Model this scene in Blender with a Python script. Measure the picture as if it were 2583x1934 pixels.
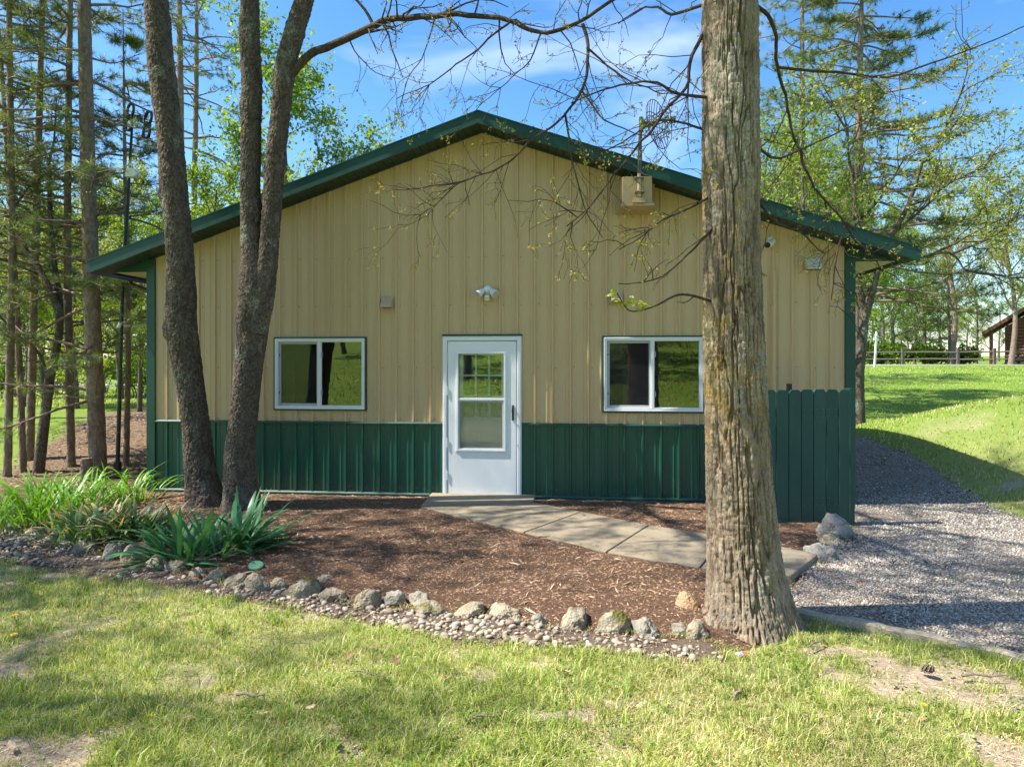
import bpy, bmesh, math, random
import numpy as np
from mathutils import Vector, Matrix, Euler

scene = bpy.context.scene
for o in list(bpy.data.objects):
    bpy.data.objects.remove(o)
COL = scene.collection
rng = np.random.default_rng(11)
random.seed(5)
PI = math.pi

# ------------------------------------------------------------------ camera
EYE = 1.76          # camera height above the door sill
FPX = 1722.0        # focal length in photo pixels (24 mm on 36 mm)
CX, HY = 1291.5, 915.0
cam_d = bpy.data.cameras.new('camera')
cam = bpy.data.objects.new('camera', cam_d)
COL.objects.link(cam)
cam.location = (0, 0, EYE)
cam.rotation_euler = (PI / 2, 0, 0)
cam_d.sensor_width = 36.0
cam_d.lens = 24.0
cam_d.shift_y = -52.0 / 2583.0
cam_d.clip_start = 0.05
cam_d.clip_end = 3000
scene.camera = cam

# ------------------------------------------------------------------ sun + sky
SUN_EL = math.radians(55)
SHADOW_AZ = math.radians(5)      # shadows fall to the right and slightly away
to_sun = Vector((-math.cos(SHADOW_AZ) * math.cos(SUN_EL), -math.sin(SHADOW_AZ) * math.cos(SUN_EL), math.sin(SUN_EL)))
sun_d = bpy.data.lights.new('sun', 'SUN')
sun_d.energy = 5.0
sun_d.angle = math.radians(0.55)
sun_d.color = (1.0, 0.94, 0.84)
sun = bpy.data.objects.new('sun', sun_d)
COL.objects.link(sun)
sun.location = (-30, -5, 40)
sun.rotation_euler = (-to_sun).to_track_quat('-Z', 'Y').to_euler()

world = bpy.data.worlds.new('World')
scene.world = world
world.use_nodes = True
wn, wl = world.node_tree.nodes, world.node_tree.links
wn.clear()
w_out = wn.new('ShaderNodeOutputWorld')
w_bg = wn.new('ShaderNodeBackground')
w_sky = wn.new('ShaderNodeTexSky')
w_sky.sky_type = 'NISHITA'
w_sky.sun_disc = False
w_sky.sun_elevation = SUN_EL
w_sky.sun_rotation = math.atan2(to_sun.x, to_sun.y) % (2 * PI)
w_sky.air_density = 1.0
w_sky.dust_density = 0.6
w_sky.ozone_density = 1.6
w_bg.inputs['Strength'].default_value = 0.15
# wispy spring clouds all round the sky
w_tc = wn.new('ShaderNodeTexCoord')
w_map = wn.new('ShaderNodeMapping')
w_map.inputs['Scale'].default_value = (1.0, 1.0, 1.7)
w_map.inputs['Location'].default_value = (1.15, 0.4, 0.12)
w_noise = wn.new('ShaderNodeTexNoise')
w_noise.inputs['Scale'].default_value = 1.7
w_noise.inputs['Detail'].default_value = 5
w_noise.inputs['Roughness'].default_value = 0.55
w_noise.inputs['Distortion'].default_value = 0.5
w_ramp = wn.new('ShaderNodeMapRange')
w_ramp.inputs['From Min'].default_value = 0.53
w_ramp.inputs['From Max'].default_value = 0.76
w_ramp.inputs['To Max'].default_value = 0.62
w_mix = wn.new('ShaderNodeMixRGB')
w_mix.inputs['Color2'].default_value = (5.0, 5.3, 6.2, 1)
w_hs = wn.new('ShaderNodeHueSaturation')
w_hs.inputs['Saturation'].default_value = 1.32
w_hs.inputs['Value'].default_value = 0.78
wl.new(w_tc.outputs['Generated'], w_map.inputs['Vector'])
wl.new(w_map.outputs['Vector'], w_noise.inputs['Vector'])
wl.new(w_noise.outputs['Fac'], w_ramp.inputs['Value'])
wl.new(w_ramp.outputs['Result'], w_mix.inputs['Fac'])
wl.new(w_sky.outputs['Color'], w_hs.inputs['Color'])
wl.new(w_hs.outputs['Color'], w_mix.inputs['Color1'])
wl.new(w_mix.outputs['Color'], w_bg.inputs['Color'])
wl.new(w_bg.outputs['Background'], w_out.inputs['Surface'])

vs = scene.view_settings
vs.view_transform = 'Standard'
vs.look = 'None'
vs.gamma = 1.0
vs.exposure = 1.22
vs.use_curve_mapping = False
scene.cycles.max_bounces = 5
scene.cycles.diffuse_bounces = 3
scene.cycles.glossy_bounces = 3
scene.cycles.transmission_bounces = 4
scene.cycles.transparent_max_bounces = 10
scene.cycles.sample_clamp_indirect = 6
scene.cycles.use_adaptive_sampling = True
scene.cycles.adaptive_threshold = 0.02

# ------------------------------------------------------------------ helpers
def W(u, v, Y):
    """a photo pixel taken at depth Y -> world point"""
    return np.array(((u - CX) / FPX * Y, Y, EYE - (v - HY) / FPX * Y))

def G(u, v, z=0.0):
    """a photo pixel lying on ground of height z -> world x, y"""
    Y = (EYE - z) * FPX / (v - HY)
    return ((u - CX) / FPX * Y, Y)

def sstep(a, b, x):
    t = np.clip((np.asarray(x, float) - a) / (b - a), 0, 1)
    return t * t * (3 - 2 * t)

def tag(o, label=None, cat=None, group=None, kind=None):
    if label: o['label'] = label
    if cat: o['category'] = cat
    if group: o['group'] = group
    if kind: o['kind'] = kind
    return o

def empty(name, loc=(0, 0, 0), rz=0.0):
    o = bpy.data.objects.new(name, None)
    COL.objects.link(o)
    o.location = loc
    o.rotation_euler = (0, 0, rz)
    o.empty_display_size = 0.1
    return o

def np_mesh(name, V, quads=None, tris=None, mat=None, smooth=False, col=None):
    me = bpy.data.meshes.new(name)
    V = np.asarray(V, np.float32).reshape(-1, 3)
    q = np.zeros((0, 4), np.int32) if quads is None or len(quads) == 0 else np.asarray(quads, np.int32).reshape(-1, 4)
    t = np.zeros((0, 3), np.int32) if tris is None or len(tris) == 0 else np.asarray(tris, np.int32).reshape(-1, 3)
    me.vertices.add(len(V))
    me.vertices.foreach_set('co', V.ravel())
    idx = np.concatenate([q.ravel(), t.ravel()])
    me.loops.add(len(idx))
    me.loops.foreach_set('vertex_index', idx)
    me.polygons.add(len(q) + len(t))
    starts = np.concatenate([np.arange(len(q)) * 4, len(q) * 4 + np.arange(len(t)) * 3]).astype(np.int32)
    me.polygons.foreach_set('loop_start', starts)
    if smooth:
        me.polygons.foreach_set('use_smooth', np.ones(len(q) + len(t), bool))
    if col is not None:
        a = me.attributes.new('col', 'FLOAT_COLOR', 'POINT')
        c = np.ones((len(V), 4), np.float32)
        c[:, :3] = col
        a.data.foreach_set('color', c.ravel())
    me.update(calc_edges=True)
    if mat is not None:
        me.materials.append(mat)
    return me

def link(name, me, parent=None, loc=None, rot=None, scale=None):
    o = bpy.data.objects.new(name, me)
    COL.objects.link(o)
    if parent is not None: o.parent = parent
    if loc is not None: o.location = loc
    if rot is not None: o.rotation_euler = rot
    if scale is not None: o.scale = scale
    return o

class MB:
    """collects boxes, prisms, tubes and lathes into one mesh"""
    def __init__(self):
        self.v, self.f = [], []
    def add(self, vs_, fs_):
        n = len(self.v)
        self.v += [tuple(float(c) for c in p) for p in vs_]
        self.f += [tuple(i + n for i in f) for f in fs_]
        return self
    def box(self, x0, x1, y0, y1, z0, z1):
        return self.add([(x0, y0, z0), (x1, y0, z0), (x1, y1, z0), (x0, y1, z0),
                         (x0, y0, z1), (x1, y0, z1), (x1, y1, z1), (x0, y1, z1)],
                        [(3, 2, 1, 0), (4, 5, 6, 7), (0, 1, 5, 4), (1, 2, 6, 5), (2, 3, 7, 6), (3, 0, 4, 7)])
    def prism(self, poly, axis, a, b):
        """polygon in the plane across `axis` (x: (y,z), y: (x,z), z: (x,y)) extruded from a to b"""
        def P(p, t):
            return {'x': (t, p[0], p[1]), 'y': (p[0], t, p[1]), 'z': (p[0], p[1], t)}[axis]
        n = len(poly)
        vs_ = [P(p, a) for p in poly] + [P(p, b) for p in poly]
        fs_ = [tuple(range(n))[::-1], tuple(range(n, 2 * n))]
        fs_ += [(i, (i + 1) % n, n + (i + 1) % n, n + i) for i in range(n)]
        return self.add(vs_, fs_)
    def ring(self, x0, x1, z0, z1, w, y0, y1):
        """rectangular frame in the xz plane, members w wide"""
        self.box(x0, x0 + w, y0, y1, z0, z1); self.box(x1 - w, x1, y0, y1, z0, z1)
        self.box(x0 + w, x1 - w, y0, y1, z0, z0 + w); self.box(x0 + w, x1 - w, y0, y1, z1 - w, z1)
        return self
    def tube(self, pts, rad, n=10, caps=True):
        pts = [Vector(p) for p in pts]
        if not hasattr(rad, '__len__'): rad = [rad] * len(pts)
        rings = []
        ref = None
        for i, p in enumerate(pts):
            t = (pts[min(i + 1, len(pts) - 1)] - pts[max(i - 1, 0)]).normalized()
            if ref is None:
                ref = Vector((0, 0, 1)) if abs(t.z) < 0.9 else Vector((1, 0, 0))
            a = t.cross(ref).normalized(); b = a.cross(t)
            rings.append([p + (a * math.cos(2 * PI * k / n) + b * math.sin(2 * PI * k / n)) * rad[i] for k in range(n)])
        vs_ = [p for r in rings for p in r]
        fs_ = [(i * n + k, i * n + (k + 1) % n, (i + 1) * n + (k + 1) % n, (i + 1) * n + k)
               for i in range(len(pts) - 1) for k in range(n)]
        if caps:
            fs_ += [tuple(range(n))[::-1], tuple((len(pts) - 1) * n + k for k in range(n))]
        return self.add(vs_, fs_)
    def sphere(self, c, r, seg=14, rg=8):
        r = (r, r, r) if not hasattr(r, '__len__') else r
        vs_, fs_ = [], []
        for i in range(rg + 1):
            th = PI * i / rg
            for k in range(seg):
                ph = 2 * PI * k / seg
                vs_.append((c[0] + r[0] * math.sin(th) * math.cos(ph), c[1] + r[1] * math.sin(th) * math.sin(ph), c[2] + r[2] * math.cos(th)))
        for i in range(rg):
            for k in range(seg):
                fs_.append((i * seg + k, (i + 1) * seg + k, (i + 1) * seg + (k + 1) % seg, i * seg + (k + 1) % seg))
        return self.add(vs_, fs_)
    def mesh(self, name, mat, bevel=0, smooth=False):
        bm = bmesh.new()
        vv = [bm.verts.new(p) for p in self.v]
        for f in self.f:
            try: bm.faces.new([vv[i] for i in f])
            except ValueError: pass
        bmesh.ops.remove_doubles(bm, verts=bm.verts[:], dist=1e-5)
        bmesh.ops.recalc_face_normals(bm, faces=bm.faces[:])
        if bevel:
            es = [e for e in bm.edges if len(e.link_faces) == 2 and e.calc_face_angle(0) > 0.6]
            bmesh.ops.bevel(bm, geom=es, offset=bevel, segments=2, affect='EDGES', profile=0.6, clamp_overlap=True)
        me = bpy.data.meshes.new(name)
        bm.to_mesh(me); bm.free()
        if smooth:
            for p in me.polygons: p.use_smooth = True
            me.set_sharp_from_angle(angle=math.radians(35))
        me.materials.append(mat)
        return me
    def build(self, name, mat, parent=None, bevel=0, smooth=False, **k):
        return link(name, self.mesh(name, mat, bevel, smooth), parent, **k)

# ---- vectorised noise
def _hash(ix, iy, iz, s):
    h = (ix.astype(np.int64) * 374761393 + iy.astype(np.int64) * 668265263 + iz.astype(np.int64) * 2147483647 + s * 974634777) & 0xffffffff
    h = ((h ^ (h >> 13)) * 1274126177) & 0xffffffff
    h = ((h ^ (h >> 16)) * 2246822519) & 0xffffffff
    return ((h ^ (h >> 15)) & 0xffffff) / float(0x1000000)

def vnoise(P, seed=0):
    P = np.asarray(P, float)
    i = np.floor(P).astype(np.int64); f = P - i
    f = f * f * f * (f * (f * 6 - 15) + 10)
    r = 0
    for dx in (0, 1):
        wx = f[:, 0] if dx else 1 - f[:, 0]
        for dy in (0, 1):
            wy = f[:, 1] if dy else 1 - f[:, 1]
            for dz in (0, 1):
                wz = f[:, 2] if dz else 1 - f[:, 2]
                r = r + wx * wy * wz * _hash(i[:, 0] + dx, i[:, 1] + dy, i[:, 2] + dz, seed)
    return r

def fbm(P, octv=4, seed=0, gain=0.5):
    P = np.asarray(P, float)
    a, s, t = 1.0, 0.0, 0.0
    for k in range(octv):
        s = s + a * vnoise(P * 2 ** k, seed + k * 17); t += a; a *= gain
    return s / t

def noise2(x, y, sc, octv=3, seed=0):
    x = np.asarray(x, float).ravel(); y = np.asarray(y, float).ravel()
    return fbm(np.stack([x * sc, y * sc, np.zeros_like(x)], 1), octv, seed)

def worley(P, seed=0):
    """returns F1, F2 and the random value of the nearest cell"""
    P = np.asarray(P, float)
    i = np.floor(P).astype(np.int64)
    d1 = np.full(len(P), 9.0); d2 = np.full(len(P), 9.0); cid = np.zeros(len(P))
    for dx in (-1, 0, 1):
        for dy in (-1, 0, 1):
            for dz in (-1, 0, 1):
                c = i + (dx, dy, dz)
                q = np.stack([_hash(c[:, 0], c[:, 1], c[:, 2], seed + k) for k in (1, 2, 3)], 1) + c
                d = np.linalg.norm(P - q, axis=1)
                nid = _hash(c[:, 0], c[:, 1], c[:, 2], seed + 9)
                nearer = d < d1
                d2 = np.where(nearer, d1, np.minimum(d2, d)); cid = np.where(nearer, nid, cid); d1 = np.where(nearer, d, d1)
    return d1, d2, cid

def poly_sd(x, y, poly):
    """signed distance to a polygon, negative inside"""
    x = np.asarray(x, float); y = np.asarray(y, float)
    d = np.full(x.shape, 1e9); inside = np.zeros(x.shape, bool)
    n = len(poly)
    for i in range(n):
        ax, ay = poly[i]; bx, by = poly[(i + 1) % n]
        ex, ey = bx - ax, by - ay
        t = np.clip(((x - ax) * ex + (y - ay) * ey) / (ex * ex + ey * ey + 1e-12), 0, 1)
        d = np.minimum(d, np.hypot(x - ax - t * ex, y - ay - t * ey))
        c = ((ay > y) != (by > y)) & (x < (bx - ax) * (y - ay) / ((by - ay) if abs(by - ay) > 1e-9 else 1e-9) + ax)
        inside ^= c
    return np.where(inside, -d, d)

# ------------------------------------------------------------------ materials
class NT:
    def __init__(self, name):
        self.m = bpy.data.materials.new(name)
        self.m.use_nodes = True
        self.t = self.m.node_tree
        self.t.nodes.clear()
        self.out = self.t.nodes.new('ShaderNodeOutputMaterial')
    def n(self, kind, **kw):
        nd = self.t.nodes.new('ShaderNode' + kind)
        for k, v in kw.items():
            if k in nd.inputs: self.set(nd.inputs[k], v)
            elif k.replace('_', ' ') in nd.inputs: self.set(nd.inputs[k.replace('_', ' ')], v)
            else: setattr(nd, k, v)
        return nd
    def set(self, inp, v):
        if hasattr(v, 'is_output') or isinstance(v, bpy.types.NodeSocket): self.t.links.new(v, inp)
        else:
            if inp.type == 'RGBA' and len(v) == 3: v = (*v, 1)
            inp.default_value = v
    def pos(self, scale=(1, 1, 1), obj=False):
        if obj: src = self.n('TexCoord').outputs['Object']
        else: src = self.n('NewGeometry').outputs['Position']
        mp = self.n('Mapping', Scale=scale)
        self.t.links.new(src, mp.inputs['Vector'])
        return mp.outputs['Vector']
    def noise(self, scale, detail=4, rough=0.55, vec=None, dist=0.0):
        nd = self.n('TexNoise', Scale=float(scale), Detail=float(detail), Roughness=float(rough), Distortion=float(dist))
        if vec is not None: self.t.links.new(vec, nd.inputs['Vector'])
        return nd.outputs['Fac']
    def ramp(self, fac, stops, interp='LINEAR'):
        r = self.n('ValToRGB')
        r.color_ramp.interpolation = interp
        e = r.color_ramp.elements
        while len(e) < len(stops): e.new(0.5)
        for k, (p, c) in enumerate(stops):
            e[k].position = p
            e[k].color = (*c, 1) if len(c) == 3 else c
        self.t.links.new(fac, r.inputs['Fac'])
        return r.outputs['Color']
    def mix(self, fac, a, b, mode='MIX'):
        m = self.n('MixRGB', blend_type=mode)
        self.set(m.inputs['Fac'], fac); self.set(m.inputs['Color1'], a); self.set(m.inputs['Color2'], b)
        return m.outputs['Color']
    def mrange(self, v, a, b, c=0.0, d=1.0):
        r = self.n('MapRange')
        self.t.links.new(v, r.inputs['Value'])
        for k, x in zip(('From Min', 'From Max', 'To Min', 'To Max'), (a, b, c, d)): r.inputs[k].default_value = x
        return r.outputs['Result']
    def math(self, op, a, b=0.0):
        m = self.n('Math', operation=op)
        self.set(m.inputs[0], a); self.set(m.inputs[1], b)
        return m.outputs[0]
    def attr(self, name='col'):
        return self.n('Attribute', attribute_name=name).outputs['Color']
    def bump(self, h, strength=0.3, dist=0.01):
        b = self.n('Bump', Strength=strength, Distance=dist)
        self.t.links.new(h, b.inputs['Height'])
        return b.outputs['Normal']
    def pbr(self, color, rough=0.6, metal=0.0, normal=None, spec=0.5, coat=0.0):
        p = self.n('BsdfPrincipled')
        self.set(p.inputs['Base Color'], color); self.set(p.inputs['Roughness'], rough)
        p.inputs['Metallic'].default_value = metal
        p.inputs['Specular IOR Level'].default_value = spec
        p.inputs['Coat Weight'].default_value = coat
        if normal is not None: self.t.links.new(normal, p.inputs['Normal'])
        self.t.links.new(p.outputs[0], self.out.inputs['Surface'])
        return self.m
    def leafy(self, color, trans=0.45, rough=0.5, spec=0.3):
        p = self.n('BsdfPrincipled')
        self.set(p.inputs['Base Color'], color); p.inputs['Roughness'].default_value = rough
        p.inputs['Specular IOR Level'].default_value = spec
        tr = self.n('BsdfTranslucent')
        self.set(tr.inputs['Color'], self.mix(1.0, color, (1.25, 1.2, 0.5), 'MULTIPLY'))
        ms = self.n('MixShader', Fac=trans)
        self.t.links.new(p.outputs[0], ms.inputs[1]); self.t.links.new(tr.outputs[0], ms.inputs[2])
        self.t.links.new(ms.outputs[0], self.out.inputs['Surface'])
        return self.m

M = {}
def paint(name, c, rough=0.45, var=0.12, dirt=None, spec=0.5, amt=0.5, objvar=0.0, splash=None):
    t = NT(name)
    n1 = t.noise(3.0, 5, 0.6, t.pos((1, 1, 0.25)))
    col = t.mix(t.mrange(n1, 0.3, 0.7), [x * (1 - var) for x in c], [min(1, x * (1 + var)) for x in c])
    if dirt:
        n2 = t.noise(11, 6, 0.65, t.pos((1, 1, 0.15)))
        col = t.mix(t.mrange(n2, 0.55, 0.8, 0, amt), col, dirt)
    if objvar:
        col = t.mix(t.math('MULTIPLY', t.n('ObjectInfo').outputs['Random'], objvar), col, dirt or [x * 1.6 for x in c])
    if splash:
        sz = t.n('SeparateXYZ'); t.t.links.new(t.n('NewGeometry').outputs['Position'], sz.inputs[0])
        ns = t.noise(16, 5, 0.7, t.pos((1, 1, 0.6)))
        col = t.mix(t.math('MULTIPLY', t.mrange(sz.outputs['Z'], 0.42, 0.03, 0, 1), t.mrange(ns, 0.42, 0.7, 0, splash[1])), col, splash[0])
    nb = t.noise(180, 2, 0.5, t.pos())
    M[name] = t.pbr(col, rough, normal=t.bump(nb, 0.08, 0.002), spec=spec)

paint('tan_steel', (0.575, 0.412, 0.224), 0.42, 0.03, dirt=(0.46, 0.34, 0.195), amt=0.25)
paint('green_steel', (0.012, 0.086, 0.057), 0.34, 0.10, dirt=(0.03, 0.085, 0.06), splash=((0.13, 0.10, 0.07), 0.35))
paint('green_trim', (0.010, 0.060, 0.042), 0.40, 0.08)
paint('soffit_green', (0.022, 0.045, 0.036), 0.55, 0.1)
paint('roof_green', (0.012, 0.07, 0.05), 0.35, 0.08)
paint('fence_green', (0.008, 0.056, 0.046), 0.6, 0.25, dirt=(0.03, 0.092, 0.075), objvar=0.6, splash=((0.12, 0.09, 0.065), 0.5))
paint('white_door', (0.80, 0.825, 0.84), 0.4, 0.02, dirt=(0.72, 0.74, 0.75), amt=0.35)
paint('white_vinyl', (0.76, 0.77, 0.78), 0.45, 0.03)
paint('grey_vinyl', (0.42, 0.44, 0.46), 0.5, 0.05)
paint('cream_soffit', (0.55, 0.52, 0.42), 0.55, 0.05)
paint('brown_gutter', (0.075, 0.032, 0.024), 0.4, 0.1)
paint('tan_plastic', (0.50, 0.37, 0.26), 0.5, 0.06)
paint('tan_box', (0.46, 0.34, 0.19), 0.6, 0.12, dirt=(0.22, 0.15, 0.08))
paint('white_plastic', (0.78, 0.78, 0.76), 0.35, 0.02)
paint('black_metal', (0.012, 0.013, 0.015), 0.4, 0.2)
paint('grey_pole', (0.06, 0.065, 0.075), 0.45, 0.2)
paint('bright_metal', (0.45, 0.46, 0.47), 0.35, 0.1)
paint('green_patina', (0.10, 0.14, 0.10), 0.6, 0.3)
paint('dark_room', (0.16, 0.11, 0.075), 0.8, 0.2)
paint('cabinet_white', (0.55, 0.54, 0.5), 0.6, 0.05)
paint('valve_green', (0.10, 0.24, 0.14), 0.55, 0.1)
paint('bolt_metal', (0.20, 0.16, 0.10), 0.45, 0.2)
paint('black_rubber', (0.01, 0.01, 0.011), 0.7, 0.1)
paint('wrapper', (0.7, 0.66, 0.68), 0.4, 0.1)
paint('wrapper_red', (0.6, 0.08, 0.07), 0.4, 0.1)
paint('wrapper_blue', (0.05, 0.15, 0.5), 0.4, 0.1)
paint('house_roof', (0.10, 0.055, 0.04), 0.8, 0.2)

def glass(name, refl, tint):
    t = NT(name)
    fr = t.n('Fresnel', IOR=1.5).outputs[0]
    fac = t.math('ADD', t.math('MULTIPLY', fr, 1.5), refl)
    g = t.n('BsdfGlossy', Color=(1, 1, 1), Roughness=0.012)
    wob = t.noise(2.2, 2, 0.5, t.pos())
    t.t.links.new(t.bump(wob, 0.05, 0.02), g.inputs['Normal'])
    tr = t.n('BsdfTransparent', Color=tint)
    ms = t.n('MixShader')
    t.t.links.new(fac, ms.inputs[0]); t.t.links.new(tr.outputs[0], ms.inputs[1]); t.t.links.new(g.outputs[0], ms.inputs[2])
    t.t.links.new(ms.outputs[0], t.out.inputs['Surface'])
    M[name] = t.m
glass('window_glass', 0.085, (0.5, 0.5, 0.48))
glass('door_glass', 0.05, (0.95, 0.97, 0.96))
# insect screen: fine dark mesh seen through
t = NT('insect_screen')
d = t.n('BsdfDiffuse', Color=(0.045, 0.045, 0.047)); tr = t.n('BsdfTransparent', Color=(1, 1, 1))
ms = t.n('MixShader', Fac=0.24)
t.t.links.new(tr.outputs[0], ms.inputs[1]); t.t.links.new(d.outputs[0], ms.inputs[2]); t.t.links.new(ms.outputs[0], t.out.inputs['Surface'])
M['insect_screen'] = t.m
t = NT('door_screen')
d = t.n('BsdfDiffuse', Color=(0.20, 0.21, 0.22)); tr = t.n('BsdfTransparent', Color=(1, 1, 1))
ms = t.n('MixShader', Fac=0.16)
t.t.links.new(tr.outputs[0], ms.inputs[1]); t.t.links.new(d.outputs[0], ms.inputs[2]); t.t.links.new(ms.outputs[0], t.out.inputs['Surface'])
M['door_screen'] = t.m

# weathered timber
def wood(name, a, b, sc=(1, 1, 1), rough=0.85):
    t = NT(name)
    v = t.pos(sc)
    n = t.noise(14, 6, 0.65, v, 0.4)
    col = t.ramp(n, [(0.3, a), (0.7, b)])
    M[name] = t.pbr(col, rough, normal=t.bump(n, 0.5, 0.01), spec=0.2)
wood('grey_timber', (0.14, 0.125, 0.105), (0.36, 0.33, 0.29), (0.5, 4, 6))
wood('tan_timber', (0.26, 0.21, 0.155), (0.48, 0.42, 0.33), (1.2, 6, 6))
wood('fence_wood', (0.075, 0.06, 0.048), (0.16, 0.135, 0.11), (1, 3, 3))
wood('log_wood', (0.13, 0.055, 0.035), (0.24, 0.11, 0.07), (0.5, 3, 5))
wood('stick_wood', (0.12, 0.09, 0.065), (0.32, 0.26, 0.2), (5, 5, 5))

# concrete
t = NT('concrete')
v = t.pos()
n1 = t.noise(1.6, 6, 0.6, v); n2 = t.noise(110, 3, 0.7, v); n3 = t.noise(7, 5, 0.7, v)
c = t.ramp(n1, [(0.3, (0.19, 0.155, 0.105)), (0.7, (0.30, 0.255, 0.18))])
c = t.mix(t.mrange(n3, 0.50, 0.70, 0, 0.6), c, (0.16, 0.13, 0.09))
c = t.mix(t.mrange(t.noise(2.6, 5, 0.7, v), 0.5, 0.66, 0, 0.5), c, (0.20, 0.165, 0.115))
c = t.mix(t.mrange(n2, 0.45, 0.7, 0, 0.5), c, (0.40, 0.345, 0.255))
M['concrete'] = t.pbr(c, 0.9, normal=t.bump(n2, 0.6, 0.004), spec=0.2)

# rocks: pale limestone, tan and mossy
def rock_mat(name, a, b, dark, moss=0.0):
    t = NT(name)
    v = t.pos()
    n1 = t.noise(9, 6, 0.65, v, 0.3); n2 = t.noise(38, 6, 0.7, v)
    vo = t.n('TexVoronoi', Scale=55.0); t.t.links.new(v, vo.inputs['Vector'])
    c = t.ramp(n1, [(0.3, a), (0.68, b)])
    c = t.mix(t.mrange(n2, 0.52, 0.68, 0, 0.7), c, dark)
    if moss:
        sp = t.n('SeparateXYZ'); t.t.links.new(t.n('NewGeometry').outputs['Normal'], sp.inputs[0])
        mn = t.noise(5, 4, 0.6, v)
        f = t.math('MULTIPLY', t.mrange(sp.outputs['Z'], 0.2, 0.8), t.mrange(mn, 0.56 - moss * 0.1, 0.66 - moss * 0.1))
        c = t.mix(f, c, (0.10, 0.10, 0.012))
    hgt = t.math('ADD', t.math('MULTIPLY', n2, 0.7), vo.outputs['Distance'])
    M[name] = t.pbr(c, 0.9, normal=t.bump(hgt, 0.8, 0.012), spec=0.2)
rock_mat('limestone', (0.20, 0.165, 0.115), (0.40, 0.335, 0.235), (0.15, 0.125, 0.09))
rock_mat('greystone', (0.165, 0.15, 0.118), (0.33, 0.30, 0.24), (0.12, 0.11, 0.09))
rock_mat('mossstone', (0.18, 0.155, 0.115), (0.36, 0.315, 0.23), (0.13, 0.115, 0.085), 1.0)
rock_mat('tanstone', (0.30, 0.19, 0.105), (0.42, 0.29, 0.175), (0.20, 0.13, 0.075))
rock_mat('palestone', (0.20, 0.19, 0.165), (0.36, 0.34, 0.30), (0.16, 0.145, 0.12))

# pieces with their own colour stored per piece
def attr_mat(name, rough=0.8, spec=0.25, bumpy=None, var=None):
    t = NT(name)
    c = t.attr()
    nrm = None
    if var:
        c = t.mix(t.mrange(t.noise(var, 4, 0.6, t.pos()), 0.3, 0.7, 0, 0.35), c, (0.13, 0.105, 0.075))
    if bumpy: nrm = t.bump(t.noise(bumpy, 4, 0.6, t.pos()), 0.4, 0.004)
    M[name] = t.pbr(c, rough, normal=nrm, spec=spec)
attr_mat('pebble_mix', 0.65, 0.35, 120, 60)
attr_mat('gravel_mix', 0.85, 0.2, 150)
attr_mat('chip_mix', 0.9, 0.15)
attr_mat('dry_leaf', 0.8, 0.2)
t = NT('grass_blade'); t.leafy(t.attr(), 0.40, 0.5, 0.3); M['grass_blade'] = t.m
t = NT('leaf'); t.leafy(t.attr(), 0.50, 0.45, 0.35); M['leaf'] = t.m
t = NT('needle'); t.leafy(t.attr(), 0.25, 0.5, 0.35); M['needle'] = t.m
t = NT('bud'); t.leafy(t.attr(), 0.45, 0.5, 0.25); M['bud'] = t.m

# pebbles that are objects of their own take a colour from the object
t = NT('pebble_single')
oi = t.n('ObjectInfo')
c = t.ramp(oi.outputs['Random'], [(0.0, (0.17, 0.13, 0.095)), (0.25, (0.29, 0.235, 0.175)), (0.5, (0.35, 0.305, 0.24)), (0.7, (0.41, 0.34, 0.25)), (0.85, (0.23, 0.21, 0.18)), (1.0, (0.46, 0.40, 0.325))])
nz = t.noise(60, 4, 0.6, t.pos())
c = t.mix(t.mrange(nz, 0.45, 0.75, 0, 0.35), c, (0.17, 0.135, 0.095))
M['pebble_single'] = t.pbr(c, 0.65, normal=t.bump(nz, 0.25, 0.004), spec=0.35)

# garden leaves
def blade_mat(name, base, tip, tipstart, rough=0.4):
    t = NT(name)
    oi = t.n('ObjectInfo')
    sp = t.n('SeparateXYZ'); t.t.links.new(t.attr('tpos'), sp.inputs[0])
    c = t.mix(oi.outputs['Random'], base, [x * 1.5 for x in base])
    rnd = t.math('MULTIPLY', oi.outputs['Random'], 0.35)
    f = t.mrange(t.math('ADD', sp.outputs['X'], rnd), tipstart, tipstart + 0.18)
    c = t.mix(f, c, tip)
    st = t.noise(60, 3, 0.5, t.pos((6, 6, 0.4)))
    c = t.mix(t.mrange(st, 0.4, 0.7, 0, 0.3), c, [x * 0.6 for x in base])
    t.leafy(c, 0.32, rough, 0.45)
    M[name] = t.m
blade_mat('iris_leaf', (0.062, 0.185, 0.075), (0.15, 0.27, 0.09), 1.22)
blade_mat('dry_iris_leaf', (0.08, 0.165, 0.05), (0.54, 0.42, 0.22), 0.80)
blade_mat('daylily_leaf', (0.125, 0.28, 0.022), (0.24, 0.36, 0.05), 1.2)

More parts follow.
